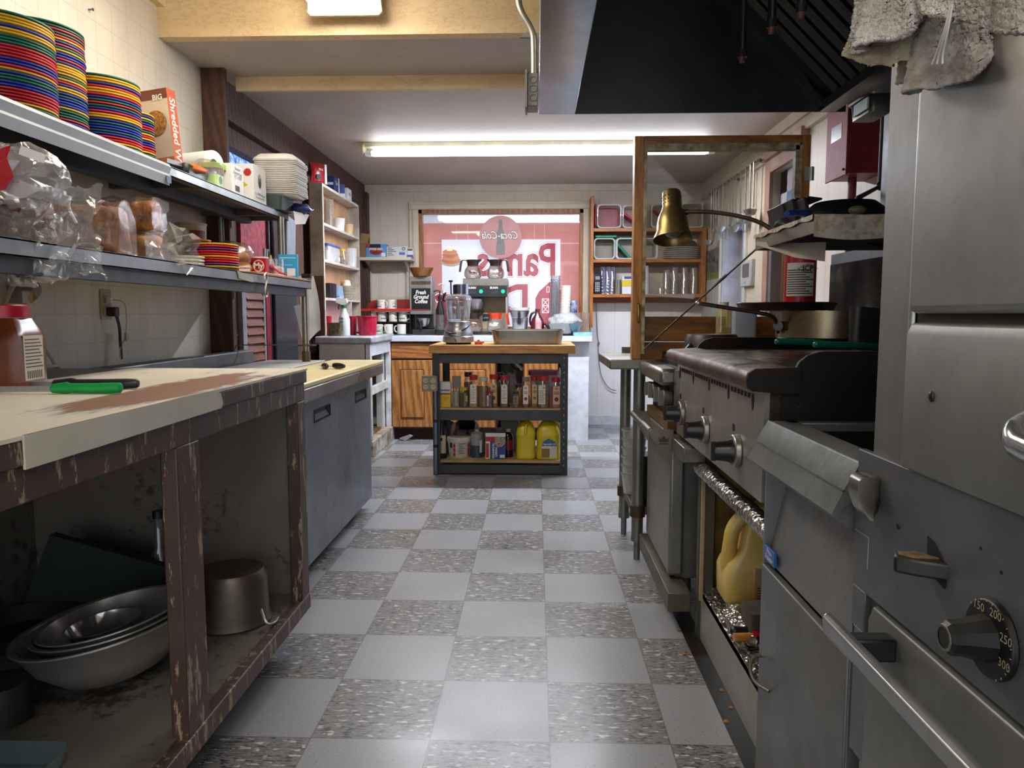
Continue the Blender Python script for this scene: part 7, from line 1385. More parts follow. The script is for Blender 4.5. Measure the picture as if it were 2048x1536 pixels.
cp = obj('control_panel', OW_(MB().box(CPX, .506, O0, 1.127, cz0, cz1).box(CPX, .506, 1.085, 1.127, .60, cz0).box(CPX+.002, .506, 1.07, 1.12, .40, .60)), OVD, ov, bev=.0015)
obj('frame_seam', OW_(MB().box(CPX-.0008, CPX, 1.08, 1.127, .748, .7495).box(CPX-.0008, CPX, 1.079, 1.0805, .70, .7495)), mat('#a89f8c', .5), cp); obj('frame_seam', OW_(MB().box(CPX+.001, CPX+.002, 1.085, 1.12, .598, .6)), mat('#c2b49a', .5), cp)
obj('panel_screw', OW_(MB().ball((CPX, onx(1797, 1052, CPX).y, onx(1797, 1052, CPX).z), .005, 12, 8, .5)), BLK, cp)
for px, py in ((1962, 1097), (2003, 1145)): v = onx(px, py, CPX); obj('panel_hole', OW_(MB().cyl((CPX-.0006, v.y, v.z), (CPX, v.y, v.z), .0022, n=10)), BLK, cp)
v = onx(1868, 1118, CPX)
obj('lever_slot', OW_(MB().prism([(v.y+.016, v.z+.024), (v.y-.0, v.z+.021), (v.y-.022, v.z+.006), (v.y-.032, v.z-.018), (v.y-.028, v.z-.028), (v.y+.012, v.z-.018)], 'x', CPX-.0012, CPX-.0002)), mat('#0a0908', .8), cp)
lv_ = obj('damper_lever', OW_(MB().prism([(.445, v.y+.0), (.452, v.y+.016), (.48, v.y+.018), (.498, v.y-.012), (.498, v.y-.034), (.462, v.y-.014)], 'z', v.z-.018, v.z+.004)), mat('#1b1a18', .45), cp, bev=.004); obj('rust_pad', OW_(MB().prism([(.452, v.y+.004), (.456, v.y+.013), (.478, v.y+.014), (.494, v.y-.014), (.464, v.y-.010)], 'z', v.z+.004, v.z+.0055)), mat('#7a5f3d', .8, var=.4, sc=80), lv_)
v = onx(1988, 1278, CPX); DK = mat('#141311', .4)
dial = obj('thermostat_dial', OW_(MB().cyl((CPX-.008, v.y, v.z), (CPX, v.y, v.z), .042, .044, n=32)), DK, cp, bev=.002)
obj('dial_knob', OW_(MB().lathe([(.0005, -.052), (.014, -.052), (.0185, -.048), (.0195, -.035), (.026, -.008)], 10, (CPX, v.y+.002, v.z), 'x')), DK, dial, smooth=20); obj('knob_ring', OW_(MB().lathe([(.0115, -.0525), (.0140, -.0530), (.0150, -.0520)], 18, (CPX, v.y+.002, v.z), 'x')), mat('#5d5a52', .4), dial)
for s_, a in (('150', 118), ('200', 68), ('250', 22), ('300', -24)):
    aa = radians(a); lettering(s_, .0135, (CPX-.0085-oo.x, v.y-.0345*cos(aa)*(1)-oo.y, v.z+.0345*sin(aa)), (pi/2, -(aa-pi/2) if False else 0, -pi/2), mat('#b9a882', .5), dial)
m_ = MB()
for k in range(15):
    a = radians(-60+k*14); m_.cyl((CPX-.0085, v.y-.0405*cos(a), v.z+.0405*sin(a)), (CPX-.0085, v.y-.0425*cos(a), v.z+.0425*sin(a)), .0005, n=4)
obj('dial_tick', OW_(m_), mat('#b9a882', .5), dial)
ld_ = obj('lower_door', OW_(MB().prism([(.508, .08), (.490, .08), (.490, .632), (.496, .650), (.508, .655)], 'y', O0+.01, 1.062)), OVN, ov, bev=.002)
obj('door_bar', OW_(MB().prism([(.418, .640), (.428, .644), (.437, .640), (.437, .616), (.430, .612), (.420, .618)], 'y', .2, 1.052)), steel('#a5a5a2', .3, .1, metal=.8, bump=0), ld_, bev=.003); obj('bar_end', OW_(MB().ball((.428, 1.052, .629), .011, 12, 8, .9, .6, 1.4)), steel('#b9bec4', .15, .1), ld_)
obj('bar_standoff', OW_(MB().box(.43, .492, .975, 1.005, .606, .638)), BLK, ld_, bev=.004); obj('bar_standoff', OW_(MB().box(.43, .492, .30, .33, .606, .638)), BLK, ld_, bev=.004)
v = onx(1727, 985, .475)
obj('side_latch', OW_(MB().loft([[(.478+a*w_, v.y+dy+b*.016, z) for a, b in ((-1, -1), (.2, -1.1), (1, -.6), (1, .6), (.2, 1.1), (-1, 1))] for z, w_, dy in ((v.z+.026, .012, 0), (v.z+.018, .018, 0), (v.z, .019, -.001), (v.z-.022, .012, -.005), (v.z-.034, .004, -.010))])), steel('#8f897c', .25, .3), ov, smooth=60)
# ---- towel hanging in front of the upper oven door
tw = thing('terry_towel', 'crumpled grey-white terry towel hanging over the top of the near right oven', 'towel', at(1850, 60, .92)); two = Vector(tw.location)
def m_terry():
    t = NT('terry_cloth'); p = t.pb(Roughness=.95); v = t.co(); n = t.noi(v, 7, 5); n2 = t.noi(v, 260, 2)
    b = t.ramp(n, [(.35, C('#9b958c')), (.55, C('#c2beb8')), (.7, C('#d2d0cc'))]); t.l(t.mix(t.ramp(n2, [(.35, (.45,)*3+(1,)), (.65, (0, 0, 0, 1))]), b, C('#7d776d')), p.inputs['Base Color']); t.l(t.bump(n2, 1.0, .004), p.inputs['Normal']); return t.m
TERRY = m_terry()
def cloth(pts_top, pts_bot, nu, nv, fold, seed, fz=1.0):
    """sheet between two pixel-plane edge curves given as (px, py, Y) control points"""
    def cv(P, u):
        k = u*(len(P)-1); i = min(int(k), len(P)-2); f = k-i; f = f*f*(3-2*f)
        return onx(*P[i]).lerp(onx(*P[i+1]), f)
    def fn(u, v):
        p_ = cv(pts_top, u).lerp(cv(pts_bot, u), v)
        p_.x += fold*sin(u*9+seed)*v-.6*fold*sin(u*17+seed*2)*v; p_.z += .004*noise.noise(Vector((u*8, v*8, seed)))
        return p_+(noise.noise_vector(Vector((u*70, v*70, seed)))*.0022+noise.noise_vector(Vector((u*160, v*160, seed)))*.0016)*fz-two
    return MB().grid(fn, nu, nv)
obj('front_fold', cloth([(1718, -60, .425), (1765, -80, .43), (1835, -80, .44)], [(1692, 108, .42), (1735, 96, .41), (1822, 62, .425), (1838, -30, .44)], 70, 60, .012, 1), TERRY, tw, smooth=60, solid=.006)
obj('fold_lining', cloth([(1705, 60, .44), (1770, 30, .445), (1838, -10, .45)], [(1694, 110, .43), (1735, 133, .435), (1790, 133, .44), (1835, 112, .45)], 50, 30, .006, 4), mat('#a89d87', .9, var=.15, sc=30, bump=.4), tw, smooth=60)
obj('rear_fold', cloth([(1815, -60, .455), (1880, -60, .46), (1960, -60, .47)], [(1792, 168, .455), (1815, 188, .455), (1880, 178, .455), (1945, 150, .465), (1962, 90, .475)], 80, 60, .014, 7), mat('#a7a198', .95, var=.15, sc=40, bump=.5, col2='#7f786d'), tw, smooth=60, solid=.005)
obj('top_flap', cloth([(1835, -70, .44), (1950, -80, .435), (2080, -80, .435)], [(1850, 22, .435), (1915, 40, .43), (1985, 62, .43), (2090, 68, .43)], 80, 40, .008, 3), TERRY, tw, smooth=60, solid=.006)
for i, dx in enumerate((0, 7, -6)): obj('loose_thread', MB().tube([tuple(onx(1903+dx*.3, 8, .425)-two), tuple(onx(1893+dx*.5, 60, .425)-two), tuple(onx(1878+dx, 110, .43)-two), tuple(onx(1874+dx*1.6, 128, .43)-two)], .0011, 5, 2), mat('#d2d0ca', .9), tw)
# ---- hood
HY = 3.10
hL, hR, hz = at(1077, 228, HY).x, at(1150, 228, HY).x, at(1113, 229, HY).z
hB = at(1640, 222, HY).x
hd = thing('exhaust_hood', 'large exhaust hood with stainless front lip and black interior above the cooking line', 'range hood', (.65, 1.95, hz)); ho = Vector((.65, 1.95, hz))
def HW(mb): return mb.mv(*(-ho))
BKP = mat('#26282c', .35, var=.25, sc=6); HN = .72
obj('front_lip', HW(MB().prism([(hL, hz), (hR, hz), (hR+.004, hz+.02), (hR, 2.515), (hL, 2.515)], 'y', HN, HY)), steel('#8f969c', .16, .15, '#5a6068', 2, (1, 1, 1), .9, .05), hd, bev=.003)
obj('end_wall', HW(MB().box(hR, hB+.10, HY-.006, HY, hz, 2.515)), BKP, hd); obj('end_flange', HW(MB().prism([(hB-.015, hz+.01), (hB+.0, hz+.02), (.80, 2.44), (.785, 2.43)], 'y', HY-.03, HY-.006)), mat('#2a2b2e', .35), hd)
obj('inner_roof', HW(MB().box(hR, 1.5, HN, HY, 2.50, 2.515)), BKP, hd)
obj('grease_gutter', HW(MB().box(hB-.005, hB+.06, HN, HY, hz-.0, hz+.035).box(hB+.05, hB+.28, HN, HY, hz+.03, hz+.04)), mat('#2b2d31', .3), hd)
sl = Vector((-.47, 0, .47)).normalized(); L_ = .66
for k in range(4):
    ya_, yb_ = HY-.10-.55*(k+1)+.02, HY-.10-.55*k
    f = MB(); n_ = 7
    for i in range(n_):
        y = ya_+.03+(yb_-ya_-.06)*i/(n_-1); c_ = Vector((hB+.02, y, hz+.045))
        a, b = c_, c_+sl*L_; nrm = Vector((-.7071, 0, -.7071))*.018
        f.add([a-Vector((0, .020, 0)), a+Vector((0, .020, 0)), b+Vector((0, .020, 0)), b-Vector((0, .020, 0)), a+nrm, b+nrm], [(0, 4, 5, 3), (4, 1, 2, 5), (0, 1, 4), (3, 5, 2)])
    fl = obj('baffle_filter', HW(f), steel('#4a4a4a', .35, .5, '#1c1a18', 3, (1, 1, 1), .7, .1, 'i'), hd, smooth=0)
    c_ = Vector((hB+.02, 0, hz+.045)); e_ = c_+sl*L_
    obj('filter_backing', HW(MB().add([(c_.x+.015, ya_, c_.z+.015), (c_.x+.015, yb_, c_.z+.015), (e_.x+.015, yb_, e_.z+.015), (e_.x+.015, ya_, e_.z+.015)], [(0, 1, 2, 3)])), mat('#050505', .9), fl)
obj('side_blank', HW(MB().add([(hB+.02, HY-.006, hz+.04), (hB+.02, HY-.10, hz+.04), (hB+.02-.47, HY-.10, hz+.51), (hB+.02-.47, HY-.006, hz+.51)], [(0, 1, 2, 3)])), mat('#222327', .3), hd)
for i, (px, py, y) in enumerate(((1484, 122, 2.55), (1543, 64, 2.28), (1602, 34, 2.16))):
    p = at(px, py, y); n_ = obj('spray_nozzle', HW(MB().cyl((p.x, y, p.z+.03), (p.x-.002, y, 2.50), .0125, n=12).cyl((p.x, y, p.z+.012), (p.x, y, p.z+.035), .015, n=10)), BKP, hd); obj('nozzle_tip', HW(MB().cyl((p.x, y, p.z-.004), (p.x, y, p.z+.014), .009, .012, n=10)), mat('#6a3a28', .5), n_)
lg = MB(); a = at(1193, 60, 2.55); b = at(1240, 0, 2.35)
for i in range(7): lg.tube([(hR+.015+.012*i, 2.62-.02*i, hz+.36), (hR+.05+.02*i, 2.15, hz+.43)], .003, 5)
obj('perforated_guard', HW(lg), steel('#9a9a96', .3, .3), hd)
# ---- conduit, junction box on the hood lip
jx0, jx1, jz0, jz1 = bb(1050, 145, 1076, 212, 2.96)
t = thing('junction_box', 'galvanised junction box with S-bent conduit on the left side of the hood', 'electrical box', (jx0, 2.96, jz0)); jo = Vector((jx0, 2.96, jz0)); GAL = steel('#8f8f86', .45, .4, metal=.6)
obj('box_body', MB().box(jx0+.008, jx1, 2.96, 3.06, jz0, jz1).mv(*(-jo)), GAL, t, bev=.003); obj('box_cover', MB().box(jx0, jx0+.008, 2.95, 3.07, jz0-.006, jz1+.008).mv(*(-jo)), GAL, t)
for z in (.25, .52, .78): obj('knockout', MB().lathe([(.011, 0), (.0125, -.0015), (.014, 0)], 16, (jx0+.032, 2.959, jz0+(jz1-jz0)*z), 'y').mv(*(-jo)), mat('#77776f', .5), t)
obj('conduit', MB().tube([tuple(at(a_, b_, 3.0)-jo) for a_, b_ in ((1068, 150), (1068, 90), (1066, 62), (1040, 22), (1036, -10), (1036, -30))], .0125, 12, 2), steel('#a29d90', .35, .3, metal=.7), t); obj('conduit_strap', MB().prism([(at(1040, 83, 3.05).x, at(1040, 83, 3.05).z), (at(1055, 73, 3.05).x, at(1055, 73, 3.05).z), (at(1068, 74, 3.05).x, at(1068, 74, 3.05).z), (at(1068, 84, 3.05).x, at(1068, 84, 3.05).z)], 'y', 3.0, 3.02).mv(*(-jo)), GAL, t)
# ---- grease cup under the gutter
gx = hB+.05; gyc = gx*CF/(1712-1071)
gz = at(1712, 234, gyc).z
t = thing('grease_cup', 'small steel grease cup hanging under the back gutter of the hood', 'grease cup', (gx, gyc, gz)); obj('cup_body', MB().rbox(.085, .17, .06, .018, taper=.9, top=False), steel('#5c5d58', .35, .4), t, solid=.002); obj('cup_rim', MB().rbox(.10, .19, .008, .02, z0=.055), steel('#6f706a', .35, .3), t); obj('pale_front', MB().box(-.0475, -.041, -.07, .04, .010, .05), mat('#9fb3ab', .3), t)
# ---- dark steel wall sheet behind the cooking line
solo('steel_wall_sheet', MB().box(1.455, 1.465, .7, 3.22, .55, 2.06).box(1.4555, 1.465, 3.22, 3.72, .55, 1.37), steel('#55575a', .4, .75, '#15130f', 1.6, (1, 1, 1), .7), 'sooty stainless wall sheet behind the griddle and fryer', 'wall sheet')
stn = NT('matt_soot'); sp_ = stn.pb(Roughness=1.0); sp_.inputs['Specular IOR Level'].default_value = 0.0; stn.l(stn.ramp(stn.noi(stn.co(), 3, 6), [(.35, C('#1d1b1a')), (.6, C('#3a3733')), (.75, C('#6b6458'))]), sp_.inputs['Base Color'])
obj('soot_layer', MB().box(-.0075, -.0055, -1.51, 1.51, .01, .77), stn.m, [o for o in COL.objects if o.name == 'steel_wall_sheet'][0])
# ---- red control cabinet and pipe
RX, RY0, RY1 = 1.417, 3.50, 3.735
z0, z1 = at(1665, 346, RY0).z, at(1668, 200, RY0).z
t = thing('red_control_box', 'dark red fire suppression control box high on the right wall', 'control box', (RX+.07, (RY0+RY1)/2, z0)); RB = mat('#7d1622', .45, var=.15, sc=8)
obj('box_body', MB().box(-.06, .115, -(RY1-RY0)/2, (RY1-RY0)/2, 0, z1-z0), RB, t, bev=.004); obj('box_cover', MB().box(-.07, -.06, -(RY1-RY0)/2-.004, (RY1-RY0)/2+.004, -.008, z1-z0+.01), mat('#96202c', .6, var=.2, sc=12), t, bev=.003)
obj('cover_screw', MB().ball((-.072, -(RY1-RY0)/2+.02, .02), .006, 10, 6), BLK, t); obj('grey_cover_panel', MB().box(-.0712, -.07, -.06, .06, .17, .24), mat('#6d5a58', .3, var=.3, sc=20), t)  # small panel on the cover, greyer than the red around it
solo('red_pipe', MB().cyl((1.50, 3.62, 0), (1.50, 3.62, z0), .02), mat('#7a2028', .4), 'red pipe dropping from the red control box', 'pipe')
solo('black_gas_pipe', MB().tube([(1.48, 3.28, 2.05), (1.48, 3.28, at(1735, 372, 3.28).z), (at(1716, 396, 3.28).x, 3.28, at(1716, 396, 3.28).z), (at(1705, 410, 3.28).x, 3.28, at(1705, 410, 3.28).z-.03)], .012, 10).ball((1.48, 3.28, at(1735, 372, 3.28).z), .02), BLK, 'black pipe with an elbow running down beside the red control box', 'pipe')
# ---- suppression cylinder
EY = 3.05; x0, x1, z0, z1 = bb(1578, 495, 1641, 690, EY); r = (x1-x0)/2
t = thing('red_cylinder', 'red fire suppression cylinder with white instruction label behind the griddle shelf', 'fire extinguisher', ((x0+x1)/2, EY+r, .889)); obj('cylinder_body', MB().lathe([(.0005, 0), (r*.9, 0), (r, .02), (r, .44), (r*.8, .52), (r*.3, .55), (.0005, .55)], 32), mat('#b5101c', .3, var=.08), t)
zl0, zl1 = at(1605, 592, EY).z-.889, at(1605, 525, EY).z-.889
lb = obj('instruction_label', MB().grid(lambda u, v: Vector(((r+.001)*cos(radians(200+105*u)), (r+.001)*sin(radians(200+105*u)), zl0+(zl1-zl0)*v)), 12, 1), PAPER, t)
m_ = MB()
for k in range(11):
    zz = zl0+(zl1-zl0)*(.06+.07*k)
    m_.grid(lambda u, v: Vector(((r+.002)*cos(radians(204+(96-14*(k % 3))*u)), (r+.002)*sin(radians(204+(96-14*(k % 3))*u)), zz+.0045*v)), 8, 1)
obj('label_text_line', m_, mat('#55504e', .6), lb); lettering('ICP', .032, (r*.12, -r-.004, zl1-.024), (pi/2, 0, radians(6)), INK, lb, bold=.0006); obj('logo_diamond', MB().tube([(r*.12-.04, -r-.001, zl1-.024), (r*.12, -r-.004, zl1-.006), (r*.12+.042, -r+.002, zl1-.024), (r*.12, -r-.004, zl1-.042), (r*.12-.04, -r-.001, zl1-.024)], .001, 4), INK, lb)
solo('brass_conduit', MB().cyl((at(1567, 560, 4.0).x, 4.0, 0), (at(1567, 560, 4.0).x, 4.0, 1.43), .012), steel('#b0a074', .25, .3), 'brassy upright pipe beside the red cylinder', 'pipe')
solo('galvanised_post', MB().box(at(1541, 560, 4.1).x, at(1564, 560, 4.1).x, 4.1, 4.14, 0, 1.46), steel('#9aa3b4', .4, .4, '#3d4148', 6, (1, 1, .2), .5), 'galvanised metal post behind the brassy pipe', 'post')
# ---- shelf over the griddle
SX0, SX1, SY0, SY1, SZ1 = .752, 1.44, 2.045, 2.585, at(1612, 431, 2.045).z
gs = thing('griddle_shelf', 'stainless shelf lined with paper towels above the griddle', 'shelf', (1.1, 2.3, SZ1-.045)); so = Vector((1.1, 2.3, SZ1-.045))
obj('shelf_tray', MB().box(SX0, SX1, SY0, SY1, SZ1-.008, SZ1-.004).box(SX0, SX0+.004, SY0, SY1, SZ1-.048, SZ1-.002).box(SX0, SX1, SY0, SY0+.004, SZ1-.05, SZ1-.002).box(SX0, SX1, SY1-.004, SY1, SZ1-.048, SZ1-.002).mv(*(-so)), WARM, gs, bev=.003)
obj('support_bracket', MB().prism([(SX1, SZ1-.05), (SX1, SZ1-.16), (1.0, SZ1-.05)], 'y', 2.30, 2.31).mv(*(-so)), BLACKST, gs)
QPT = mat('#d6cfc0', .85, var=.12, sc=50, bump=.5, col2='#a3977f')
def drp(u, v):
    x = SX0-.004+(SX1-SX0)*u; d = .066+.005*sin(u*14)-.03*max(0, .25-u)
    return Vector((x, SY0-.006-.004*sin(u*22), SZ1+.002-d*v))
solo('paper_towel_liner', MB().grid(drp, 40, 8).grid(lambda u, v: Vector((SX0-.005+(SX1-SX0)*u, SY0-.006+(SY1-SY0+.006)*v, SZ1+.002+.0015*sin(u*30+v*20))), 30, 20).grid(lambda u, v: Vector((SX0-.006, SY0+(SY1-SY0)*u, SZ1+.003-.012*v-.003*v*sin(u*25))), 20, 2), QPT, 'quilted paper towel lining the griddle shelf and hanging over its near edge', 'paper towel')
ha = [(1512, 490), (1545, 500), (1590, 515), (1650, 523)]; hb_ = [(1512, 483), (1560, 486), (1600, 486), (1652, 484)]
def hang(u, v):
    k = u*3; i = min(int(k), 2); f = k-i
    a_ = at(ha[i][0]*(1-f)+ha[i+1][0]*f, ha[i][1]*(1-f)+ha[i+1][1]*f, 2.50-.28*u); b_ = at(hb_[i][0]*(1-f)+hb_[i+1][0]*f, hb_[i][1]*(1-f)+hb_[i+1][1]*f, 2.50-.28*u); return b_.lerp(a_, v)
solo('sagging_paper_towel', MB().grid(hang, 24, 4), mat('#b3aa9b', .85, var=.1), 'paper towel sagging below the far front of the griddle shelf', 'paper towel')
# things on the shelf
for i, (px, py, lab) in enumerate(((1548, 413, 'leftmost of the three black square pans standing on the griddle shelf'), (1566, 404, 'middle one of the three black square pans standing on the griddle shelf'), (1588, 401, 'rightmost of the three black square pans standing on the griddle shelf'))):
    Y = 2.45-.07*i; p = at(px, py, Y); h_ = p.z-SZ1-.006
    mb = MB().cbox((0, 0, h_/2), (.012, .15, h_), ry=radians(-14)).cbox((.02, 0, h_*.96), (.045, .15, .006), ry=radians(8)); zz = min(v.z for v in mb.v)
    tag(obj('black_pan', mb.mv(0, 0, -zz), mat('#100f10', .4), None, .002, 35, (p.x+.015, Y, SZ1+.005)), lab, 'pan', 'black pans on the griddle shelf')
sk = thing('upturned_skillet', 'black skillet turned upside down on the griddle shelf', 'skillet', (at(1690, 400, 2.22).x, 2.22, SZ1+.006)); obj('skillet_wall', MB().lathe([(.118, 0), (.122, .004), (.112, .03), (.085, .052), (.0005, .056)], 36), mat('#121316', .3, var=.2), sk); obj('skillet_handle', MB().tube([(-.11, -.02, .02), (-.16, -.05, .018), (-.19, -.07, .012)], .010, 8, 1), mat('#26418a', .35), sk); obj('knob_end', MB().ball((-.02, -.135, .013), .018, 12, 8, 1.4, 1, .7), mat('#6a6048', .5), sk)
solo('dark_cloth', MB().ball((at(1640, 405, 2.30).x, 2.30, SZ1+.03), 1, 20, 12).sc(1) if False else MB().ball((0, 0, .028), 1, 20, 12).sc(.10, .08, .03).crumple(.025, 16, 2).mv(at(1628, 408, 2.36).x, 2.40, SZ1+.012), mat('#16171c', .6), 'bundle of dark cloth between the black pans and the skillet', 'cloth')
# ---- heat lamp
LYp = 2.75; lc = at(1346, 474, LYp); k_ = LYp/CF
hl = thing('heat_lamp', 'brass bell-shaped heat lamp on a gooseneck before the partition glass', 'lamp', (lc.x, LYp, lc.z))
BRS = steel('#9a8450', .3, .5, '#5a4726', 5, (1, 1, 1), .85, .15, 'j')
def tilt(mb): return mb.rot(radians(-16), 0, 0)
obj('lamp_shade', tilt(MB().lathe([(.003, .178), (.030, .178), (.034, .172), (.036, .115), (.040, .10), (.052, .075), (.058, .05), (.060, .022), (.072, -.006), (.0725, -.010), (.069, -.006), (.057, .022), (.055, .05), (.05, .07), (.036, .10)], 40)), BRS, hl)
hm = MB()
for r_ in range(3):
    for j in range(18): a = 2*pi*j/18; hm.ball((.0352*cos(a), .0352*sin(a), .125+.014*r_), .0024, 6, 4)
obj('vent_hole', tilt(hm), mat('#1a150c', .7), hl); obj('bulb', tilt(MB().ball((0, 0, .032), .04, 18, 12, 1, 1, .8)), mat('#77736c', .15), hl)
gp = [at(1366, 424, LYp), at(1420, 423, LYp-.03), at(1480, 432, LYp-.08), at(1520, 444, LYp-.12), at(1548, 462, LYp-.16)]
obj('gooseneck', MB().tube([tuple(p-lc) for p in gp], .0075, 10, 3), steel('#5d5340', .35, .4), hl); obj('neck_collar', MB().cyl(tuple(gp[0]-lc), tuple(at(1376, 424, LYp)-lc), .0105), BLK, hl)
solo('brace_rod', MB().tube([tuple(at(1288, 699, 3.08)), tuple(at(1400, 598, 2.86)), tuple(at(1516, 495, 2.60))], .0035, 8).tube([tuple(at(1428, 572, 2.80)), tuple(at(1452, 551, 2.74))], .006, 8), steel('#77705f', .35, .4), 'thin steel rod slanting from the range up to the griddle shelf', 'rod')
# ---- pans on the griddle
for i, (px, py, Y, L2, lab) in enumerate(((1556, 683, 2.12, .28, 'green-handled skillet farther back on the griddle'), (1633, 689, 1.90, .20, 'green-handled skillet nearest on the griddle'))):
    p = at(px, py, Y); t = thing('green_handled_skillet', lab, 'skillet', (p.x+L2+.10, Y+.02, .961)); hz_ = p.z-.961
    obj('skillet_wall', MB().lathe([(.0005, 0), (.09, 0), (.115, max(.012, hz_-.008)), (.112, max(.012, hz_-.008)), (.088, .004)], 30), mat('#1b1b1c', .35), t); obj('green_handle', MB().tube([(-.10, -.0, hz_-.014), (-.16, -.02, hz_-.004), (-L2-.10, -.02, hz_)], .0095, 12, 2).ball((-L2-.10, -.02, hz_), .0098, 12, 8), mat('#0e5a48', .2), t)
PY_ = 2.24; px0_ = at(1556, 650, PY_).x; pr = .155; pz0 = at(1600, 680, PY_-.1).z; pz1 = at(1650, 622, PY_).z
sp = thing('saucepan', 'wide steel saucepan with long handle stacked on the griddle', 'saucepan', (px0_+pr, PY_, pz0)); obj('pan_wall', MB().lathe([(.0005, 0), (pr*.95, 0), (pr, .006), (pr, pz1-pz0), (pr*.98, pz1-pz0), (pr*.97, .008), (.0005, .006)], 44), steel('#8d8168', .22, .5, '#5a4a30', 3, (1, 1, 1), .85, .05, 'k'), sp)
hz_ = pz1-pz0; po2 = Vector((px0_+pr, PY_, pz0))
obj('pan_handle', MB().tube([tuple(at(a, b, c)-po2) for a, b, c in ((1556, 665, PY_-.02), (1553, 645, PY_-.04), (1546, 632, PY_-.05), (1515, 625, PY_-.05), (1450, 615, PY_-.05), (1400, 607, PY_-.05))], .006, 10, 2), steel('#5d5548', .35, .6), sp); obj('rivet_plate', MB().cyl(tuple(at(1556, 652, PY_-.045)-po2), tuple(at(1558, 652, PY_-.02)-po2), .014), mat('#4a4238', .4), sp); obj('handle_end', MB().ball(tuple(at(1397, 606, PY_-.05)-po2), .008, 12, 8, 1.3), STL, sp)
for i, d in enumerate((0,)):
    tx0, tx1 = at(1499, 610, PY_-.1).x, at(1706, 610, PY_-.1).x; tz = pz1+.0015
    solo('pizza_pan', MB().lathe([(.0005, 0), ((tx1-tx0)/2*.92, 0), ((tx1-tx0)/2*.97, .018), ((tx1-tx0)/2, .022), ((tx1-tx0)/2*.99, .024), ((tx1-tx0)/2*.95, .018), ((tx1-tx0)/2*.9, .004), (.0005, .004)], 44, ((tx0+tx1)/2, PY_+.03, tz)), mat('#231d18', .35, var=.3, sc=12), 'dark round pizza pan lying on top of the saucepan', 'pan')
tag(obj('dark_mitt', MB().rbox(.10, .04, .10, .018).crumple(.01, 20, 4), BLK, None, 0, 35, (at(1740, 660, 1.98).x, 1.98, .997)), 'dark rag hanging at the near end of the saucepan', 'rag')
# ---- skillet, oil jug and tub on the range
sv = at(1420, 690, 2.84); t = thing('cast_iron_skillet', 'black cast iron skillet upside down on the range behind the griddle', 'skillet', (at(1423, 680, 2.86).x, 2.86, .931)); obj('skillet_wall', MB().lathe([(.104, 0), (.107, .004), (.098, .062), (.09, .072), (.085, .070), (.0005, .066)], 36), mat('#232220', .4, var=.25, sc=10), t); obj('skillet_handle', MB().tube([(-.09, -.05, .03), (-.115, -.09, .012), (-.118, -.105, .008)], .010, 8, 1), mat('#26292b', .35), t)
x0, x1, z0, z1 = bb(1437, 613, 1465, 670, 3.0); t = thing('oil_bottle', 'clear plastic bottle of yellow oil behind the range', 'bottle', ((x0+x1)/2, 3.03, .889)); h_ = z1-.889; w_ = x1-x0; obj('bottle_wall', MB().rbox(w_, w_, h_, .014), clear('#f3e9b8', .35, .28, '#d8cf9a'), t); obj('oil', MB().rbox(w_*.92, w_*.92, h_*.62, .013, z0=.002), mat('#b59a3a', .3, var=.05), t); obj('bottle_cap', MB().cyl((0, 0, h_), (0, 0, h_+.018), .019), mat('#c9bfa4', .4), t)
x0, x1, z0, z1 = bb(1466, 614, 1515, 680, 2.98); solo('white_storage_tub', MB().rbox(x1-x0, .12, z1-.889, .012, z0=.889, c=((x0+x1)/2, 3.04), taper=.97), mat('#a9aebc', .35, var=.06), 'milky white storage tub beside the oil bottle behind the range', 'tub')
# ---- glazed wooden partition
PYp = 3.20
def pp(px, py): p = at(px, py, PYp); return p.x, p.z
pt = thing('glass_partition', 'wooden framed glass partition standing behind the range', 'partition', (pp(1440, 700)[0], PYp, TZ_)); pp0 = Vector((pp(1440, 700)[0], PYp, TZ_))
def PPW(mb): return mb.mv(*(-pp0))
xa, xb = pp(1265, 500)[0], pp(1283, 500)[0]; xr0, xr1 = pp(1598, 350)[0], pp(1615, 350)[0]; zt0, zt1_ = pp(1440, 290)[1], pp(1440, 274)[1]; zw = pp(1400, 633)[1]
WF = wood('#b57a34', '#8a5520', .4, 5, (3, 3, .4)); WFH = wood('#a8702e', '#7d4c1c', .4, 5, (.5, 3, 3))
obj('post', PPW(MB().box(xa, xb, PYp-.03, PYp+.03, TZ_, zt1_)), WF, pt, bev=.002); obj('post', PPW(MB().box(xr0, xr1, PYp-.03, PYp+.03, 1.36, zt1_)), WF, pt, bev=.002)
obj('top_rail', PPW(MB().box(xb, xr0, PYp-.03, PYp+.03, zt0, zt1_)), WFH, pt, bev=.002)
CRM = mat('#b9ab8c', .5, col2='#7a6642', sc=25, var=.2)
obj('glazing_bead', PPW(MB().box(xb, xb+.014, PYp-.034, PYp+.0, zw-.16, zt0)), CRM, pt); obj('glazing_bead', PPW(MB().box(xb+.014, xr0-.012, PYp-.034, PYp, zt0-.028, zt0)), CRM, pt); obj('glazing_bead', PPW(MB().box(xr0-.028, xr0, PYp-.034, PYp, 1.36, zt0-.01)), CRM, pt)
obj('glass_pane', PPW(MB().box(xb+.005, xr0-.005, PYp-.003, PYp+.003, zw-.02, zt0-.005)), clear('#e9e6e0', .06, .16, '#8d857a'), pt)
PLY = wood('#8a5a22', '#5a3610', .4, 3, (.35, 2, 2.2), 9); obj('lower_board', PPW(MB().box(xb, xr1+.2, PYp-.012, PYp+.014, pp(1400, 683)[1], zw)), PLY, pt); obj('lower_board', PPW(MB().box(xb, xr1+.2, PYp-.010, PYp+.014, TZ_+.0, pp(1400, 684)[1])), PLY, pt)
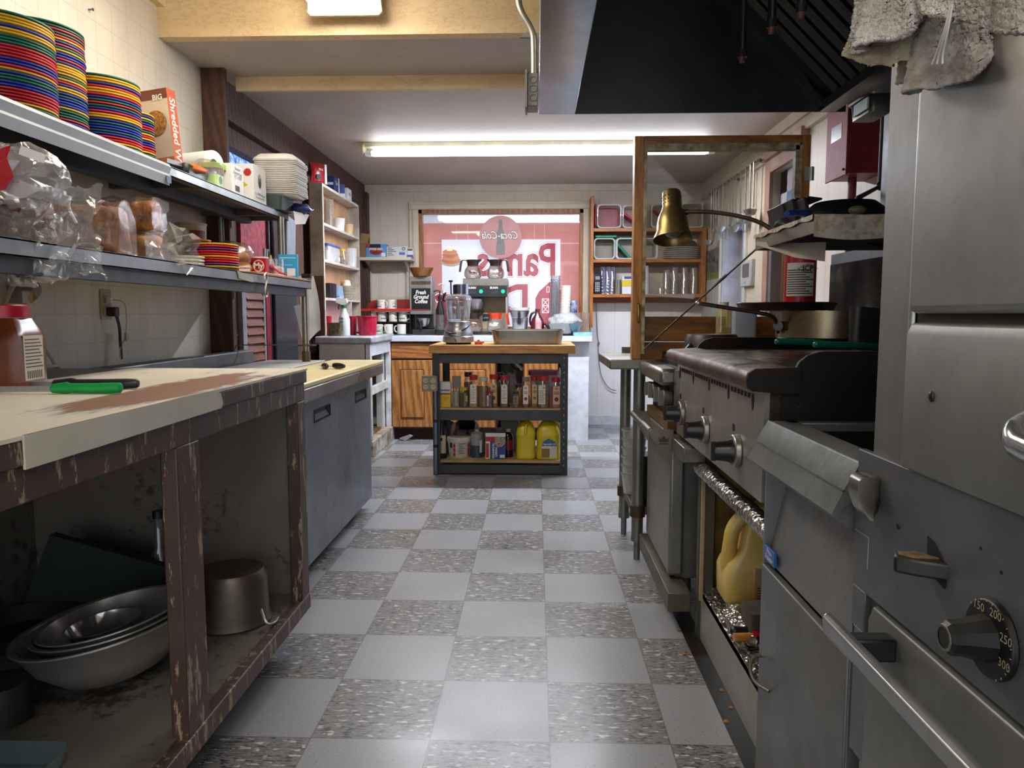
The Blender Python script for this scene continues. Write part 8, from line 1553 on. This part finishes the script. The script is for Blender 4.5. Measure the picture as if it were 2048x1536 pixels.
obj('pull_handle', PPW(MB().tube([(pp(1275, 608)[0], PYp-.03, pp(1275, 608)[1]), (pp(1274, 612)[0], PYp-.055, pp(1274, 612)[1]), (pp(1274, 640)[0], PYp-.055, pp(1274, 640)[1]), (pp(1275, 644)[0], PYp-.03, pp(1275, 644)[1])], .006, 8, 1)), steel('#a58a4a', .25, .4), pt); obj('hinge', PPW(MB().box(pp(1603, 350)[0], pp(1622, 350)[0], PYp-.036, PYp-.03, pp(1610, 364)[1], pp(1610, 337)[1]).cyl((pp(1616, 350)[0], PYp-.038, pp(1610, 364)[1]), (pp(1616, 350)[0], PYp-.038, pp(1610, 337)[1]), .008)), STL, pt)
# ---- right wall: thermostat, calendar, hanging utensils
a, b = onx(1510, 545, XR).y, onx(1489, 545, XR).y; v0, v1 = onx(1499, 573, XR).z, onx(1499, 520, XR).z
t = thing('thermostat', 'white thermostat with grey screen and green light on the right wall', 'thermostat', (XR, (a+b)/2, v0)); obj('case', MB().box(-.03, 0, -(b-a)/2, (b-a)/2, 0, v1-v0), mat('#c4c6cb', .4), t, bev=.006); obj('screen', MB().box(-.032, -.03, -(b-a)*.3, (b-a)*.3, (v1-v0)*.35, (v1-v0)*.85), mat('#6d6f74', .3), t); obj('green_light', MB().box(-.0325, -.03, -.012, .012, (v1-v0)*.12, (v1-v0)*.17), glow('#7fe0a8', .9), t)
a, b = onx(1439, 580, XR).y, onx(1406, 580, XR).y; v0, v1 = onx(1422, 656, XR).z, onx(1422, 500, XR).z
t = thing('wall_calendar', 'wall calendar with a black and white picture and green band near the back corner', 'calendar', (XR, (a+b)/2, v0)); hw_ = (b-a)/2; H = v1-v0; obj('calendar_sheet', MB().box(-.004, 0, -hw_, hw_, 0, H*.62), mat('#b5b7b9', .6, var=.05), t); obj('calendar_picture', MB().box(-.005, 0, -hw_, hw_, H*.70, H), mat('#7d7d7c', .6, col2='#1c1c1c', sc=22), t); obj('green_band', MB().box(-.005, 0, -hw_, hw_, H*.62, H*.70), mat('#74863a', .6), t)
m_ = MB()
for k in range(5): m_.box(-.0052, -.004, -hw_*.9, hw_*.9, H*(.08+.1*k), H*(.083+.1*k))
for k in range(6): m_.box(-.0052, -.004, -hw_*.9+hw_*1.8*k/5-.001, -hw_*.9+hw_*1.8*k/5+.001, H*.08, H*.48)
obj('calendar_grid', m_, mat('#8f9294', .6), t)
rx_ = XR-.07; rkz = 2.135
rr_ = thing('utensil_rail', 'thin steel rail on the right wall holding hanging utensils', 'rail', (XR, 5.95, rkz)); obj('rail_bar', MB().cyl((-.07, -.75, 0), (-.07, .75, 0), .006), STD, rr_)
for y in (-.7, 0, .7): obj('rail_bracket', MB().box(-.075, 0, y-.008, y+.008, -.008, .008), STD, rr_)
UM = steel('#a9a79e', .25, .2, metal=.75)
kinds = ['ladle', 'spatula', 'whisk', 'slotted spoon', 'ladle', 'tongs', 'spatula', 'whisk', 'ladle', 'tongs', 'spatula', 'slotted spoon', 'ladle']
cnt = {}
for i, kd in enumerate(kinds):
    y = 5.30+.107*i+.03*sin(i*5.1); L = .30+.09*((i*7) % 5)/4; cnt[kd] = cnt.get(kd, 0)+1
    t = thing(kd.replace(' ', '_'), f'steel {kd} hanging on the wall rail, {UNITS[i+1]} utensil from the door side', kd, (rx_, y, rkz-L-.07), 0, 'hanging utensils')
    obj('handle', MB().tube([(0, 0, L+.068), (-.012, 0, L+.077), (-.014, 0, L+.06), (-.010, 0, L*.6), (-.008, 0, .06)], .0055, 8, 1), UM, t)
    if kd == 'ladle': h = MB().lathe([(.0005, 0), (.03, .008), (.045, .035), (.046, .045), (.043, .04), (.028, .012), (.0005, .005)], 18, (-.03, 0, 0))
    elif kd == 'spatula': h = MB().prism([(-.04, 0), (.04, 0), (.034, .10), (.008, .125), (-.008, .125), (-.034, .10)], 'x', -.012, -.009)
    elif kd == 'whisk': h = MB().tube([(-.008, 0, .10), (-.008, .04, .05), (-.008, .02, .0), (-.008, -.02, 0), (-.008, -.04, .05), (-.008, 0, .10)], .002, 5, 2).tube([(-.008, 0, .10), (.025, 0, .05), (.01, 0, .0), (-.026, 0, 0), (-.045, 0, .05), (-.008, 0, .10)], .002, 5, 2)
    elif kd == 'tongs': h = MB().tube([(-.008, 0, .12), (-.008, .025, .06), (-.008, .03, 0)], .006, 6, 1).tube([(-.008, 0, .12), (-.008, -.025, .06), (-.008, -.03, 0)], .006, 6, 1)
    else: h = MB().lathe([(.0005, 0), (.035, .006), (.038, .012), (.0005, .008)], 16, (-.012, 0, .045), 'x', 1, 1.5)
    obj({'ladle': 'ladle_cup', 'spatula': 'blade', 'whisk': 'whisk_loop', 'tongs': 'jaw', 'slotted spoon': 'spoon_bowl'}[kd], h, UM, t)
v = onx(1408, 446, XR-.05); t = thing('round_strainer', 'round wire strainer hanging low beside the wall utensils', 'strainer', (XR-.04, v.y-.25, v.z-.09)); obj('strainer_mesh', MB().lathe([(.0005, -.05), (.06, -.03), (.085, 0), (.088, .004)], 24, (0, 0, .09), 'x'), mat('#77766e', .4, var=.3, sc=150), t); obj('strainer_handle', MB().cyl((0, 0, .175), (0, 0, .36), .006), UM, t)
# crumbs on the floor edge
for i, (px, py) in enumerate(((1444, 1384), (1462, 1418), (1358, 1262), (1368, 1310), (1452, 1446))):
    d = ray(px, py); tt = -CH/d.z; tag(obj('food_crumb', MB().ball((0, 0, .003), 1, 8, 6).sc(.008, .006, .003).crumple(.003, 90, i), mat('#a8703a', .8), None, 0, 35, (d.x*tt, d.y*tt, .0045)), ['tan crumb on the black strip nearest the fryer door', 'small crumb beside the tan crumb by the fryer', 'orange crumb on the floor tile by the black strip', 'crumb just below the orange crumb on the tile', 'crumb nearest the camera on the black strip'][i], 'crumb', 'floor crumbs')
# ================================================================== camera, world, render look
cam = bpy.data.cameras.new('camera'); cam.sensor_width = 36; cam.lens = 36*CF/2048; cam.clip_start = .02; cam.clip_end = 60
co = bpy.data.objects.new('camera', cam); COL.objects.link(co)
co.location = (0, 0, CH); co.rotation_euler = (pi/2-CP, 0, -CY)
SC.camera = co
w = bpy.data.worlds.new('world'); SC.world = w; w.use_nodes = True
w.node_tree.nodes['Background'].inputs[0].default_value = C('#e9edf5'); w.node_tree.nodes['Background'].inputs[1].default_value = 1.35
def lamp(name, loc, rot, size, power, col, sy=None):
    l = bpy.data.lights.new(name, 'AREA'); l.energy = power; l.color = C(col)[:3]; l.size = size
    if sy: l.shape = 'RECTANGLE'; l.size_y = sy
    o = bpy.data.objects.new(name, l); COL.objects.link(o); o.location = loc; o.rotation_euler = rot; return o
lamp('tube_glow', (at(1080, 310, 5.45).x, 5.40, ZS-.115), (0, 0, 0), 2.3, 75, '#eef3ff', .04)
lamp('ceiling_glow', (wx, 2.70, ZC-.14), (0, 0, 0), 1.0, 10, '#fff4e6', .2)
SC.view_settings.view_transform = 'Standard'; SC.view_settings.look = 'None'; SC.view_settings.exposure = 0.45
SC.cycles.use_denoising = True
SC.cycles.max_bounces = 7; SC.cycles.transparent_max_bounces = 24; SC.cycles.diffuse_bounces = 4; SC.cycles.glossy_bounces = 4
SC.cycles.sample_clamp_indirect = 6; SC.cycles.caustics_reflective = False; SC.cycles.caustics_refractive = False
